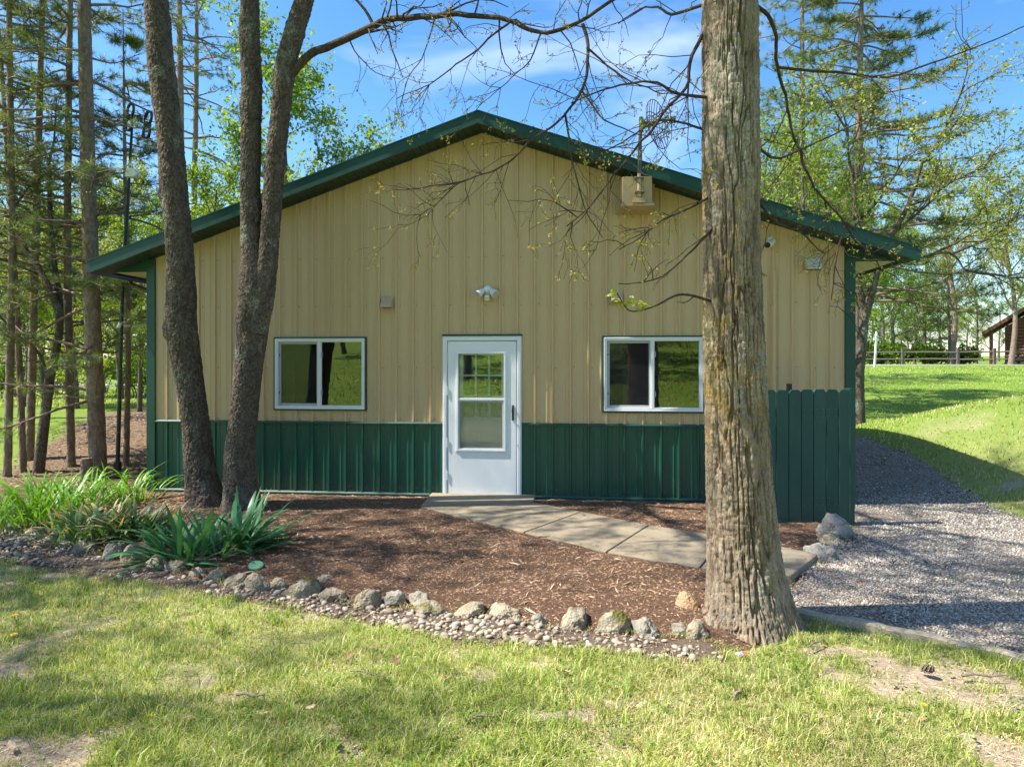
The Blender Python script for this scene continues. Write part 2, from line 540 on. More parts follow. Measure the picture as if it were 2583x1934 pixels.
# bark
def bark(name, cols, sc, lichen=None, rough=0.92, cells=None):
    t = NT(name)
    v = t.pos((1, 1, 0.35))
    n1 = t.noise(sc, 4, 0.65, v, 0.3); n2 = t.noise(sc * 7, 4, 0.75, t.pos((1, 1, 0.6)))
    c = t.ramp(n1, [(0.28, cols[0]), (0.5, cols[1]), (0.72, cols[2])])
    hgt = n2
    if cells:
        vo = t.n('TexVoronoi', Scale=float(cells[0])); t.t.links.new(t.pos((1, 1, cells[1])), vo.inputs['Vector'])
        sp = t.n('SeparateXYZ'); t.t.links.new(vo.outputs['Color'], sp.inputs[0])
        c = t.mix(t.mrange(sp.outputs['X'], 0.0, 1.0, 0.0, 0.75), c, cols[2])
        c = t.mix(t.mrange(sp.outputs['Y'], 0.5, 1.0, 0.0, 0.6), c, cols[0])
        hgt = t.math('ADD', t.math('MULTIPLY', n2, 0.8), t.math('SUBTRACT', 1.0, vo.outputs['Distance']))
    c = t.mix(t.mrange(n2, 0.38, 0.62, 0, 0.6), c, cols[0])
    for (lc, lscale, lo, hi, amt) in (lichen or []):
        ln = t.noise(lscale, 4, 0.7, t.pos((1, 1, 0.55)))
        fine = t.noise(60, 3, 0.6, t.pos())
        f = t.math('MULTIPLY', t.mrange(ln, lo, hi), t.mrange(fine, 0.44, 0.54, 0, amt))
        if lc[0] > 0.49:      # the yellow lichen grows between knee and eave height, mostly on the sunny side
            sz = t.n('SeparateXYZ'); t.t.links.new(t.n('NewGeometry').outputs['Position'], sz.inputs[0])
            nz_ = t.n('SeparateXYZ'); t.t.links.new(t.n('NewGeometry').outputs['Normal'], nz_.inputs[0])
            band = t.math('MULTIPLY', t.mrange(sz.outputs['Z'], 0.7, 1.6), t.mrange(sz.outputs['Z'], 3.4, 2.6))
            f = t.math('MULTIPLY', f, t.math('MULTIPLY', band, t.mrange(nz_.outputs['X'], 0.5, -0.1)))
        c = t.mix(f, c, lc)
    M[name] = t.pbr(c, rough, normal=t.bump(hgt, 1.0, 0.012), spec=0.15)
bark('oak_bark', [(0.15, 0.11, 0.078), (0.345, 0.268, 0.19), (0.50, 0.412, 0.31)], 11,
     [((0.50, 0.30, 0.02), 2.3, 0.465, 0.56, 0.85), ((0.46, 0.45, 0.37), 2.4, 0.52, 0.66, 0.6), ((0.09, 0.08, 0.02), 1.7, 0.62, 0.72, 0.7)])
bark('cherry_bark', [(0.052, 0.039, 0.030), (0.11, 0.085, 0.066), (0.225, 0.18, 0.145)], 13,
     [((0.28, 0.32, 0.25), 3.2, 0.54, 0.64, 0.8)], cells=(46, 0.75))
bark('pine_bark', [(0.13, 0.09, 0.065), (0.24, 0.175, 0.13), (0.36, 0.285, 0.23)], 9, cells=(30, 0.5))
bark('grey_bark', [(0.09, 0.075, 0.06), (0.16, 0.135, 0.11), (0.26, 0.225, 0.185)], 9)
bark('twig_bark', [(0.055, 0.04, 0.033), (0.10, 0.075, 0.06), (0.19, 0.15, 0.125)], 20)

# ------------------------------------------------------------------ terrain
TH = math.radians(5.9)
D0 = np.array((-0.387, 8.88))          # middle of the front wall on the ground
def B2W(s, y):
    """building coordinates (along wall, inwards) -> world x, y"""
    return (D0[0] + s * math.cos(TH) + y * math.sin(TH), D0[1] - s * math.sin(TH) + y * math.cos(TH))

def ground_h(x, y):
    x = np.asarray(x, float); y = np.asarray(y, float)
    R = sstep(4.9, 9.6, x)
    hump = R * 1.18 * np.exp(-((y - 11.8) / 3.9) ** 2)
    far = sstep(17, 44, y) * (0.30 + 0.95 * sstep(-8, 14, x)) + 0.35 * sstep(10, 26, x) * sstep(16, 30, y) + 0.012 * np.clip(y - 60, 0, 400)
    back = np.clip(-y - 1.5, 0, 200)
    hill = 0.085 * back * sstep(0, 10, back) + 0.05 * np.clip(back - 12, 0, 60)
    left = -0.06 * sstep(-3.5, -7.5, x) * sstep(11, 8, y)
    bank = 0.62 * sstep(10.6, 13.6, y) * sstep(-5.2, -6.3, x) * (1 - 0.45 * sstep(20, 40, y)) * sstep(-26, -12, x)
    return hump + far + hill + left + bank

def GT(u, v):
    """where the ray through a photo pixel meets the terrain"""
    for Y in np.arange(3, 90, 0.02):
        if float(ground_h((u - CX) / FPX * Y, Y)) >= EYE - (v - HY) / FPX * Y: return ((u - CX) / FPX * Y, Y)
    return G(u, v)
poly_mulch = [B2W(-4.62, -0.01), B2W(4.6, -0.01), G(2140, 1322), G(2120, 1372), G(2062, 1420), G(2000, 1478), G(1992, 1542),
              G(1975, 1600), G(1905, 1640), G(1800, 1632), G(1750, 1612), G(1620, 1608), G(1450, 1590), G(1272, 1566), G(1178, 1556),
              G(1060, 1548), G(925, 1530), G(830, 1515), G(700, 1490), G(590, 1482), G(470, 1452), G(330, 1415), G(200, 1388), G(80, 1350),
              G(-60, 1318), G(-300, 1290), G(-300, 1225), G(150, 1232), G(340, 1246)]
poly_strip = [G(1815, 1625), G(1830, 1664), G(1760, 1682), G(1600, 1658), G(1400, 1640), G(1150, 1622), G(1000, 1596), G(860, 1562),
              G(700, 1528), G(520, 1500), G(330, 1468), G(160, 1438), G(0, 1416), G(-120, 1402), G(-120, 1318), G(0, 1325), G(80, 1345), G(200, 1384), G(330, 1412),
              G(470, 1448), G(590, 1478), G(700, 1486), G(830, 1510), G(925, 1526), G(1060, 1544), G(1178, 1552), G(1272, 1562),
              G(1450, 1586), G(1620, 1604), G(1750, 1608)]
gA, gB = B2W(4.62, 0.0), B2W(4.62, 7.5)
poly_gravel = [gA, (gA[0] - 0.35, gA[1] - 0.05), G(2150, 1330), G(2128, 1372), G(2066, 1420), G(1996, 1470), G(1982, 1520), G(1992, 1552), G(2583, 1664), G(2850, 1722), G(3300, 1640),
               G(3100, 1400), GT(2760, 1345), GT(2583, 1312), GT(2500, 1285), GT(2430, 1235), GT(2360, 1190), GT(2300, 1148), GT(2225, 1122), GT(2165, 1100), gB]
wk_left = [G(1060, 1290), G(1330, 1357), G(1500, 1405), G(1780, 1452), G(1998, 1470)]
wk_right = [G(1345, 1278), G(1467, 1303), G(1637, 1338), G(1790, 1362), G(2068, 1413)]
poly_walk = wk_left + wk_right[::-1]

bare_spots = [(G(60, 1915), 0.36, 0.12), (G(20, 1705), 0.22, 0.07), (G(2330, 1712), 0.6, 0.15), (G(2480, 1775), 0.5, 0.14), (G(2540, 1905), 0.28, 0.14), (G(2450, 1850), 0.14, 0.05), (G(2080, 1640), 0.16, 0.05),
              (G(1400, 1812), 0.16, 0.03), (G(1570, 1780), 0.12, 0.03), (G(2280, 1800), 0.12, 0.04), (G(150, 1425), 0.3, 0.06), (G(2390, 1170), 0.4, 0.5)]
def bare_mask(x, y):
    m = np.zeros(np.shape(x))
    for (c, rx, ry) in bare_spots:
        m = np.maximum(m, np.exp(-(((x - c[0]) / rx) ** 2 + ((y - c[1]) / (ry * 1.6)) ** 2)))
    n = noise2(x, y, 1.7, 4, 5).reshape(np.shape(x))
    n2 = noise2(x, y, 5.5, 3, 8).reshape(np.shape(x))
    edge = sstep(0.22, 0.0, np.minimum(poly_sd(x, y, poly_strip), poly_sd(x, y, poly_gravel)))
    return np.clip(0.95 * sstep(0.15, 0.95, m * 1.2 + (n - 0.5) * 1.3 + (n2 - 0.5) * 0.8) + sstep(0.52, 0.75, n) * 0.35 + edge * 0.5 * n2 + sstep(0.55, 0.75, n2) * 0.35, 0, 1)

def axis_pts(a, b, step, far_lo, far_hi, grow=1.12):
    core = list(np.arange(a, b + 1e-6, step))
    hi, s, v = [], step, core[-1]
    while v < far_hi: s *= grow; v += s; hi.append(v)
    lo, s, v = [], step, core[0]
    while v > far_lo: s *= grow; v -= s; lo.append(v)
    return np.array(lo[::-1] + core + hi)
gx = axis_pts(-6.5, 8.0, 0.08, -700, 700, 1.16)
gy = axis_pts(2.2, 9.2, 0.065, -160, 900, 1.14)
GX, GY = np.meshgrid(gx, gy)
near = np.exp(-((GX / 14) ** 2 + ((GY - 5) / 14) ** 2))
GZ = ground_h(GX, GY) + near * (0.05 * (noise2(GX, GY, 1.1, 3, 3).reshape(GX.shape) - 0.5) + 0.03 * (noise2(GX, GY, 6, 3, 4).reshape(GX.shape) - 0.5))
# the ground dips under the sheets that lie on it and under the building
sd_all = np.minimum(np.minimum(poly_sd(GX, GY, poly_mulch), poly_sd(GX, GY, poly_gravel)), poly_sd(GX, GY, poly_strip))
GZ = GZ - 0.05 * sstep(0.02, -0.14, sd_all)
GZ = GZ - 0.1 * sstep(0.1, -0.3, poly_sd(GX, GY, [B2W(-4.6, 0), B2W(4.6, 0), B2W(4.6, 11), B2W(-4.6, 11)]))
def grid_quads(ny, nx, mask=None):
    i = np.arange((ny - 1) * (nx - 1)).reshape(ny - 1, nx - 1)
    a = (i // (nx - 1)) * nx + i % (nx - 1)
    q = np.stack([a, a + 1, a + nx + 1, a + nx], -1).reshape(-1, 4)
    return q if mask is None else q[mask.ravel()]
BR = bare_mask(GX, GY)
litter = np.clip(sstep(-2.4, -4.6, GX + 0.14 * (GY - 9)) * sstep(7.8, 9.2, GY) * sstep(21.5, 17.5, GY + 2.5 * (noise2(GX, GY, 0.5, 3, 9).reshape(GX.shape) - 0.5)), 0, 1)
litter = litter * sstep(-8.6, -6.9, GX + 0.25 * (GY - 10) + 2 * (noise2(GX, GY, 0.4, 3, 2).reshape(GX.shape) - 0.5))
lush = np.clip(sstep(9, 16, np.hypot(GX, GY)) + sstep(0, -4, GY), 0, 1)
t = NT('lawn_ground')
at = t.n('SeparateXYZ'); t.t.links.new(t.attr(), at.inputs[0])
v = t.pos()
n1 = t.noise(0.8, 5, 0.6, v); n2 = t.noise(30, 6, 0.7, v); n3 = t.noise(140, 4, 0.7, v); n4 = t.noise(5, 5, 0.6, v)
thatch = t.ramp(n3, [(0.3, (0.22, 0.20, 0.085)), (0.5, (0.36, 0.335, 0.145)), (0.72, (0.55, 0.47, 0.27))])
thatch = t.mix(t.mrange(n4, 0.35, 0.65, 0.1, 0.7), thatch, t.ramp(n3, [(0.3, (0.09, 0.14, 0.025)), (0.7, (0.24, 0.31, 0.07))]))
green = t.ramp(n2, [(0.28, (0.06, 0.125, 0.016)), (0.5, (0.125, 0.22, 0.026)), (0.72, (0.22, 0.315, 0.05))])
green = t.mix(t.mrange(n1, 0.35, 0.68, 0, 0.55), green, (0.22, 0.28, 0.055))
green = t.mix(t.mrange(t.noise(0.25, 4, 0.6, v), 0.45, 0.65, 0, 0.5), green, (0.085, 0.15, 0.02))
green = t.mix(t.mrange(n4, 0.55, 0.75, 0, 0.5), green, (0.26, 0.24, 0.10))
c = t.mix(at.outputs['Z'], thatch, green)
soil = t.ramp(n2, [(0.3, (0.22, 0.16, 0.105)), (0.5, (0.36, 0.285, 0.20)), (0.72, (0.50, 0.41, 0.30))])
c = t.mix(t.mrange(t.math('ADD', at.outputs['X'], t.mrange(n2, 0.3, 0.7, -0.25, 0.25)), 0.3, 0.8), c, soil)
straw = t.ramp(t.noise(45, 6, 0.75, t.pos((1, 1, 1)), 0.6), [(0.3, (0.085, 0.055, 0.035)), (0.5, (0.17, 0.115, 0.075)), (0.72, (0.31, 0.235, 0.17))])
c = t.mix(t.mrange(at.outputs['Y'], 0.3, 0.7), c, straw)
M['lawn_ground'] = t.pbr(c, 0.95, normal=t.bump(t.math('ADD', n2, t.math('MULTIPLY', n3, 0.5)), 0.7, 0.03), spec=0.1)
gme = np_mesh('ground', np.stack([GX, GY, GZ], -1), grid_quads(len(gy), len(gx)), None, M['lawn_ground'], True,
              np.stack([BR * (1 - litter) * (1 - 0.75 * lush), litter, lush], -1).reshape(-1, 3))
tag(link('ground', gme), kind='structure')

def sheet(name, poly, mat, step, rise, taper, noise_amp, nsc, seed, holes=()):
    p = np.array(poly)
    xs = np.arange(p[:, 0].min() - 0.1, p[:, 0].max() + 0.1, step)
    ys = np.arange(p[:, 1].min() - 0.1, p[:, 1].max() + 0.1, step)
    X, Y = np.meshgrid(xs, ys)
    wob = 0.10 * (noise2(X, Y, 4, 2, seed + 5).reshape(X.shape) - 0.5)
    sd = poly_sd(X, Y, poly) + wob
    Z = ground_h(X, Y) + rise * sstep(0.0, -taper, sd) - 0.035 * sstep(-0.02, 0.1, sd) + noise_amp * (noise2(X, Y, nsc, 4, seed).reshape(X.shape) - 0.5)
    keep = (sd < 0.12)
    m = keep[:-1, :-1] & keep[1:, :-1] & keep[:-1, 1:] & keep[1:, 1:]
    me = np_mesh(name, np.stack([X, Y, Z], -1), grid_quads(len(ys), len(xs), m), None, mat, True)
    return link(name, me)

# mulch
t = NT('mulch')
v = t.pos()
n2 = t.noise(38, 6, 0.75, v, 0.8); n3 = t.noise(120, 5, 0.75, v, 0.5); n1 = t.noise(1.5, 4, 0.6, v)
c = t.ramp(n2, [(0.3, (0.075, 0.044, 0.028)), (0.5, (0.175, 0.106, 0.068)), (0.75, (0.31, 0.20, 0.133))])
c = t.mix(t.mrange(n3, 0.5, 0.75, 0, 0.6), c, (0.27, 0.18, 0.125))
M['mulch'] = t.pbr(c, 0.95, normal=t.bump(t.math('ADD', n2, n3), 1.0, 0.03), spec=0.1)
MULCH_RISE = 0.05
def mulch_h(x, y):
    return ground_h(x, y) + MULCH_RISE * sstep(0.0, -0.35, poly_sd(x, y, poly_mulch))
tag(sheet('mulch_bed', poly_mulch, M['mulch'], 0.045, MULCH_RISE, 0.35, 0.035, 5, 21), kind='structure')

# soil bed of the pebble strip
t = NT('strip_soil')
v = t.pos()
n2 = t.noise(35, 6, 0.7, v); n3 = t.noise(150, 4, 0.7, v)
c = t.ramp(n2, [(0.3, (0.09, 0.06, 0.042)), (0.7, (0.22, 0.165, 0.12))])
c = t.mix(t.mrange(n3, 0.5, 0.72, 0, 0.6), c, (0.34, 0.28, 0.215))
M['strip_soil'] = t.pbr(c, 0.95, normal=t.bump(t.math('ADD', n2, n3), 0.9, 0.02), spec=0.1)
tag(sheet('pebble_strip_soil', poly_strip, M['strip_soil'], 0.04, 0.012, 0.12, 0.02, 6, 31), kind='structure')

# gravel
t = NT('gravel_sheet')
v = t.pos()
vo = t.n('TexVoronoi', Scale=52.0); t.t.links.new(v, vo.inputs['Vector'])
vo2 = t.n('TexVoronoi', Scale=75.0); t.t.links.new(v, vo2.inputs['Vector'])
sx = t.n('SeparateXYZ'); t.t.links.new(vo.outputs['Color'], sx.inputs[0])
c = t.ramp(sx.outputs['X'], [(0.0, (0.15, 0.128, 0.105)), (0.35, (0.27, 0.24, 0.205)), (0.7, (0.36, 0.33, 0.29)), (1.0, (0.46, 0.435, 0.39))])
c = t.mix(t.mrange(vo.outputs['Distance'], 0.35, 0.62, 0, 0.8), c, (0.13, 0.10, 0.075))
nn = t.noise(1.6, 5, 0.65, v)
c = t.mix(t.mrange(nn, 0.5, 0.7, 0, 0.65), c, (0.21, 0.155, 0.105))
M['gravel_sheet'] = t.pbr(c, 0.9, normal=t.bump(t.math('SUBTRACT', 1.0, vo.outputs['Distance']), 0.9, 0.02), spec=0.2)
GR_RISE = 0.012
tag(sheet('gravel_path', poly_gravel, M['gravel_sheet'], 0.06, GR_RISE, 0.12, 0.02, 3, 41), kind='structure')

# far lane on both sides
t = NT('lane')
n2 = t.noise(12, 5, 0.7, t.pos()); n1 = t.noise(0.4, 4, 0.6, t.pos())
M['lane'] = t.pbr(t.mix(t.mrange(n1, 0.35, 0.65), t.ramp(n2, [(0.3, (0.26, 0.245, 0.225)), (0.7, (0.40, 0.38, 0.35))]), (0.38, 0.35, 0.31)), 0.9, spec=0.2)
def lane(name, pts, w):
    V, Q = [], []
    n = len(pts)
    for i, (x, y) in enumerate(pts):
        dx = pts[min(i + 1, n - 1)][0] - pts[max(i - 1, 0)][0]; dy = pts[min(i + 1, n - 1)][1] - pts[max(i - 1, 0)][1]
        L = math.hypot(dx, dy); nx, ny = -dy / L, dx / L
        for k in np.linspace(-1, 1, 5):
            px, py = x + nx * w / 2 * k, y + ny * w / 2 * k
            V.append((px, py, float(ground_h(px, py)) + 0.05 - 0.03 * abs(k)))
    for i in range(n - 1):
        for k in range(4):
            a = i * 5 + k; Q.append((a, a + 5, a + 6, a + 1))
    return tag(link(name, np_mesh(name, V, Q, None, M['lane'], True)), kind='structure')
lane('lane', [(x, 45 - 0.05 * (x - 20) + 4 * math.sin(x * 0.02)) for x in np.arange(-80, 120, 3.0)], 4.2)
lane('lane', [(x, 88 + 6 * math.sin(x * 0.03)) for x in np.arange(-120, -10, 4.0)], 5.0)

# concrete walkway: slabs with open joints on a thin bed
def slab_strip(l0, l1, r0, r1, gap=0.008):
    """four corners shrunk by half a joint along the walk"""
    l0, l1, r0, r1 = map(np.array, (l0, l1, r0, r1))
    d = (l1 - l0) / np.linalg.norm(l1 - l0); e = (r1 - r0) / np.linalg.norm(r1 - r0)
    return [l0 + d * gap, l1 - d * gap, r1 - e * gap, r0 + e * gap]
def slab(poly, parent, top):
    mb = MB()
    mb.prism([tuple(p) for p in poly], 'z', -0.06, top)
    o = mb.build('slab', M['concrete'], parent, bevel=0.012)
    return o
wkb = MB(); wkb.prism([tuple(0.96 * np.array(p) + 0.04 * np.mean(np.array(poly_walk), 0)) for p in poly_walk], 'z', -0.08, 0.03)
walk = tag(wkb.build('concrete_walkway', M['strip_soil']), kind='structure')
def lerp2(a, b, t_): return np.array(a) * (1 - t_) + np.array(b) * t_
WT = 0.062
stoop = [B2W(-0.66, -0.03), B2W(0.70, -0.03), wk_right[0], wk_left[0]]
slab([np.array(p) for p in stoop], walk, WT + 0.006)
def along(pl, t_):
    seg = [np.linalg.norm(np.array(pl[i + 1]) - np.array(pl[i])) for i in range(len(pl) - 1)]
    L = sum(seg) * t_
    for i, s in enumerate(seg):
        if L <= s + 1e-9: return lerp2(pl[i], pl[i + 1], L / s)
        L -= s
    return np.array(pl[-1])
wl_c = [wk_left[0], G(1322, 1357), G(1530, 1408), G(1765, 1450), wk_left[-1]]
wr_c = [wk_right[0], wk_right[1], wk_right[2], G(1830, 1367), wk_right[-1]]
for k in range(4):
    slab(slab_strip(wl_c[k], wl_c[k + 1], wr_c[k], wr_c[k + 1]), walk, WT)

# timber kerb between gravel and lawn
ta, tb_ = np.array(G(1985, 1550)), np.array(G(2680, 1690))
dv = tb_ - ta; Lk = np.linalg.norm(dv)
mb = MB(); 
n = 40
vv, ff = [], []
for i in range(n + 1):
    x = Lk * i / n
    w1 = 0.036 + 0.007 * math.sin(x * 5); zt = 0.048 + 0.010 * math.sin(x * 3.1) + 0.006 * math.sin(x * 17)
    for (yy, zz) in ((-w1, -0.08), (-w1, zt - 0.015), (-w1 + 0.015, zt), (w1 - 0.015, zt), (w1, zt - 0.015), (w1, -0.08)):
        vv.append((x, yy + 0.02 * math.sin(x * 1.7), zz))
for i in range(n):
    for k in range(5):
        ff.append((i * 6 + k, (i + 1) * 6 + k, (i + 1) * 6 + k + 1, i * 6 + k + 1))
ff += [(0, 1, 2, 3, 4, 5), tuple(n * 6 + k for k in range(6))[::-1]]
mb.add(vv, ff)
kerb = mb.build('timber_edging', M['tan_timber'], loc=(ta[0], ta[1], 0.0), rot=(0, 0, math.atan2(dv[1], dv[0])))
tag(kerb, 'weathered timber edging half sunk between gravel and lawn, right of big tree', 'edging')

# ------------------------------------------------------------------ the building
bld = tag(empty('metal_building', (D0[0], D0[1], 0), -TH), 'tan and green steel sided gable building with white storm door', 'building')
HW, LEN = 4.62, 11.0
SL = 0.3455
def soffit_z(s): return 4.77 - SL * abs(s)
DOOR = (-0.505, 0.505, -0.2, 2.105)
WIN = [(-2.80, -1.56, 1.145, 2.085), (1.565, 2.805, 1.145, 2.085)]

def rib_y(s):
    d = (s + 0.1143) % 0.2286 - 0.1143
    a = abs(d)
    if a < 0.010: return -0.024
    if a < 0.020: return -0.024 * (0.020 - a) / 0.010
    for c in (0.0686,):
        e = abs(a - c)
        if e < 0.004: return -0.0045
        if e < 0.010: return -0.0045 * (0.010 - e) / 0.006
    return 0.0
def prof_points(s0, s1, extra=()):
    pts = {round(s0, 5), round(s1, 5)}
    k0 = math.floor(s0 / 0.2286) - 1; k1 = math.ceil(s1 / 0.2286) + 1
    for k in range(k0, k1 + 1):
        for off in (0.010, 0.020, 0.0586, 0.0646, 0.0726, 0.0786):
            for sg in (-1, 1):
                p = k * 0.2286 + sg * off
                if s0 < p < s1: pts.add(round(p, 5))
    for e in extra:
        if s0 < e < s1: pts.add(round(e, 5))
    return sorted(pts)
def panel_mesh(name, s0, s1, zb, ztop, mat, openings=()):
    pts = prof_points(s0, s1, [e for op in openings for e in op[:2]] + [0.0])
    V, Q = [], []
    def quad(a, b, z0a, z0b, z1a, z1b):
        n = len(V)
        V.extend([(a, rib_y(a), z0a), (b, rib_y(b), z0b), (b, rib_y(b), z1b), (a, rib_y(a), z1a)])
        Q.append((n, n + 1, n + 2, n + 3))
    for a, b in zip(pts[:-1], pts[1:]):
        mid = (a + b) / 2
        spans = [(zb, None)]
        for (o0, o1, oz0, oz1) in openings:
            if o0 < mid < o1:
                ns = []
                for (lo, hi) in spans:
                    top = hi if hi is not None else ztop(mid)
                    if oz1 <= lo or oz0 >= top: ns.append((lo, hi)); continue
                    if oz0 > lo: ns.append((lo, oz0))
                    ns.append((oz1, hi)) if oz1 < top else None
                spans = ns
        for lo, hi in spans:
            za = ztop(a) if hi is None else hi; zb_ = ztop(b) if hi is None else hi
            if min(za, zb_) <= lo: continue
            quad(a, b, lo, lo, za, zb_)
    if not Q: return None
    return np_mesh(name, V, Q, None, mat)

WZ = 0.97     # top of the green wainscot
ops = [DOOR] + WIN
# backing sheet behind the panels carries them (front wall)
def backing(openings):
    xs = sorted({-HW, HW, 0.0} | {e for op in openings for e in op[:2]})
    mb = MB()
    for a, b in zip(xs[:-1], xs[1:]):
        m = (a + b) / 2
        op = [o for o in openings if o[0] < m < o[1]]
        z0 = -0.1
        tops = (soffit_z(a) - 0.004, soffit_z(b) - 0.004)
        if op:
            o = op[0]
            if o[2] > z0: mb.prism([(a, z0), (b, z0), (b, o[2]), (a, o[2])], 'y', 0.012, 0.12)
            mb.prism([(a, o[3]), (b, o[3]), (b, tops[1]), (a, tops[0])], 'y', 0.012, 0.12)
        else:
            mb.prism([(a, z0), (b, z0), (b, tops[1]), (a, tops[0])], 'y', 0.012, 0.12)
    return mb
front = backing(ops).build('front_wall', M['dark_room'], bld)
edges = [-4.512] + [0.9144 * k for k in range(-4, 5)] + [4.512]
for a, b in zip(edges[:-1], edges[1:]):
    me = panel_mesh('siding_panel', a, b, WZ + 0.012, soffit_z, M['tan_steel'], ops)
    if me: link('siding_panel', me, front)
    me = panel_mesh('wainscot_panel', a, b, 0.045, lambda s: WZ - 0.012, M['green_steel'], ops)
    if me: link('wainscot_panel', me, front)
# screws: dome heads beside the ribs, too small to pick apart
sv = MB()
for k in range(-19, 20):
    for z in (3.83, 3.14, 2.51, 1.70, 1.015, 0.90, 0.12):
        s = k * 0.2286 + 0.048 + 0.006 * math.sin(k * 7 + z * 5); zz = z + 0.008 * math.sin(k * 3.7 + z)
        if zz > soffit_z(s) - 0.1 or abs(s) > 4.49: continue
        if any(o[0] - 0.03 < s < o[1] + 0.03 and o[2] - 0.05 < zz < o[3] + 0.05 for o in ops): continue
        sv.tube([(s, 0.0, zz), (s, -0.004, zz), (s, -0.007, zz)], [0.0075, 0.0075, 0.004], 6)
tag(sv.build('screws', M['bolt_metal'], front), kind='stuff')
# trims of the front wall
for (a, b) in ((-4.515, -0.515), (0.515, 4.515)):
    mb = MB(); mb.prism([(-0.001, WZ - 0.018), (-0.032, WZ - 0.018), (-0.032, WZ - 0.002), (-0.020, WZ + 0.016), (-0.001, WZ + 0.016)], 'x', a, b)
    mb.build('wainscot_cap', M['green_trim'], bld)
    mb = MB(); mb.prism([(0.0, 0.02), (-0.034, 0.02), (-0.034, 0.036), (-0.02, 0.055), (0.0, 0.055)], 'x', a, b)
    mb.build('base_trim', M['green_trim'], bld)
for sg in (-1, 1):
    for nm, mt, z0, z1 in (('corner_trim', 'green_trim', 0.02, soffit_z(HW) - 0.005),):
        mb = MB()
        x0, x1 = sorted((sg * 4.508, sg * (HW + 0.012)))
        mb.box(x0, x1, -0.026, 0.012, z0, z1)
        y0 = sorted((sg * HW, sg * (HW + 0.012)))
        mb.box(y0[0], y0[1], 0.012, 0.13, z0, z1)
        xr = sorted((sg * 4.508, sg * 4.52))
        mb.box(xr[0], xr[1], -0.032, -0.026, z0, z1)
        mb.build(nm, M[mt], bld, bevel=0.003)
    # side walls
    side = MB().box(min(sg * (HW - 0.11), sg * (HW - 0.012)), max(sg * (HW - 0.11), sg * (HW - 0.012)), 0.12, LEN - 0.12, -0.1, 3.15).build('side_wall', M['dark_room'], bld)
    for j in range(12):
        for (zb, zt, mt, nm) in ((WZ + 0.012, 3.1, 'tan_steel', 'siding_panel'), (0.045, WZ - 0.012, 'green_steel', 'wainscot_panel')):
            me = panel_mesh(nm, 0.9144 * j + 0.13, min(0.9144 * (j + 1) + 0.13, LEN), zb, lambda s, z=zt: z, M[mt])
            # panel profile runs along local x, ribs towards local -y: turn it to face outwards
            if sg > 0: link(nm, me, side, loc=(HW, 0, 0), rot=(0, 0, PI / 2))
            else: link(nm, me, side, loc=(-HW, LEN + 0.13, 0), rot=(0, 0, -PI / 2))
    MB().box(min(sg * (HW - 0.06), sg * (HW + 0.02)), max(sg * (HW - 0.06), sg * (HW + 0.02)), 0.0, LEN, -0.14, 0.03).build('base_timber', M['grey_timber'], bld)
for (a, b) in ((-HW + 0.0, -0.53), (0.53, HW)):
    MB().box(a, b, -0.012, 0.10, -0.16, 0.022).build('base_timber', M['grey_timber'], bld, bevel=0.004)
# back wall and floor
mb = MB(); mb.prism([(-HW, -0.1), (HW, -0.1), (HW, soffit_z(HW)), (0, soffit_z(0)), (-HW, soffit_z(HW))], 'y', LEN - 0.1, LEN)
mb.build('back_wall', M['tan_steel'], bld)
MB().box(-HW + 0.13, HW - 0.13, 0.13, LEN - 0.13, -0.12, -0.01).build('floor', M['dark_room'], bld)
# partition that closes the front room
mb = MB(); mb.prism([(-HW + 0.12, -0.01), (HW - 0.12, -0.01), (HW - 0.12, 3.1), (0, 4.7), (-HW + 0.12, 3.1)], 'y', 4.5, 4.6)
mb.build('inner_wall', M['dark_room'], bld)

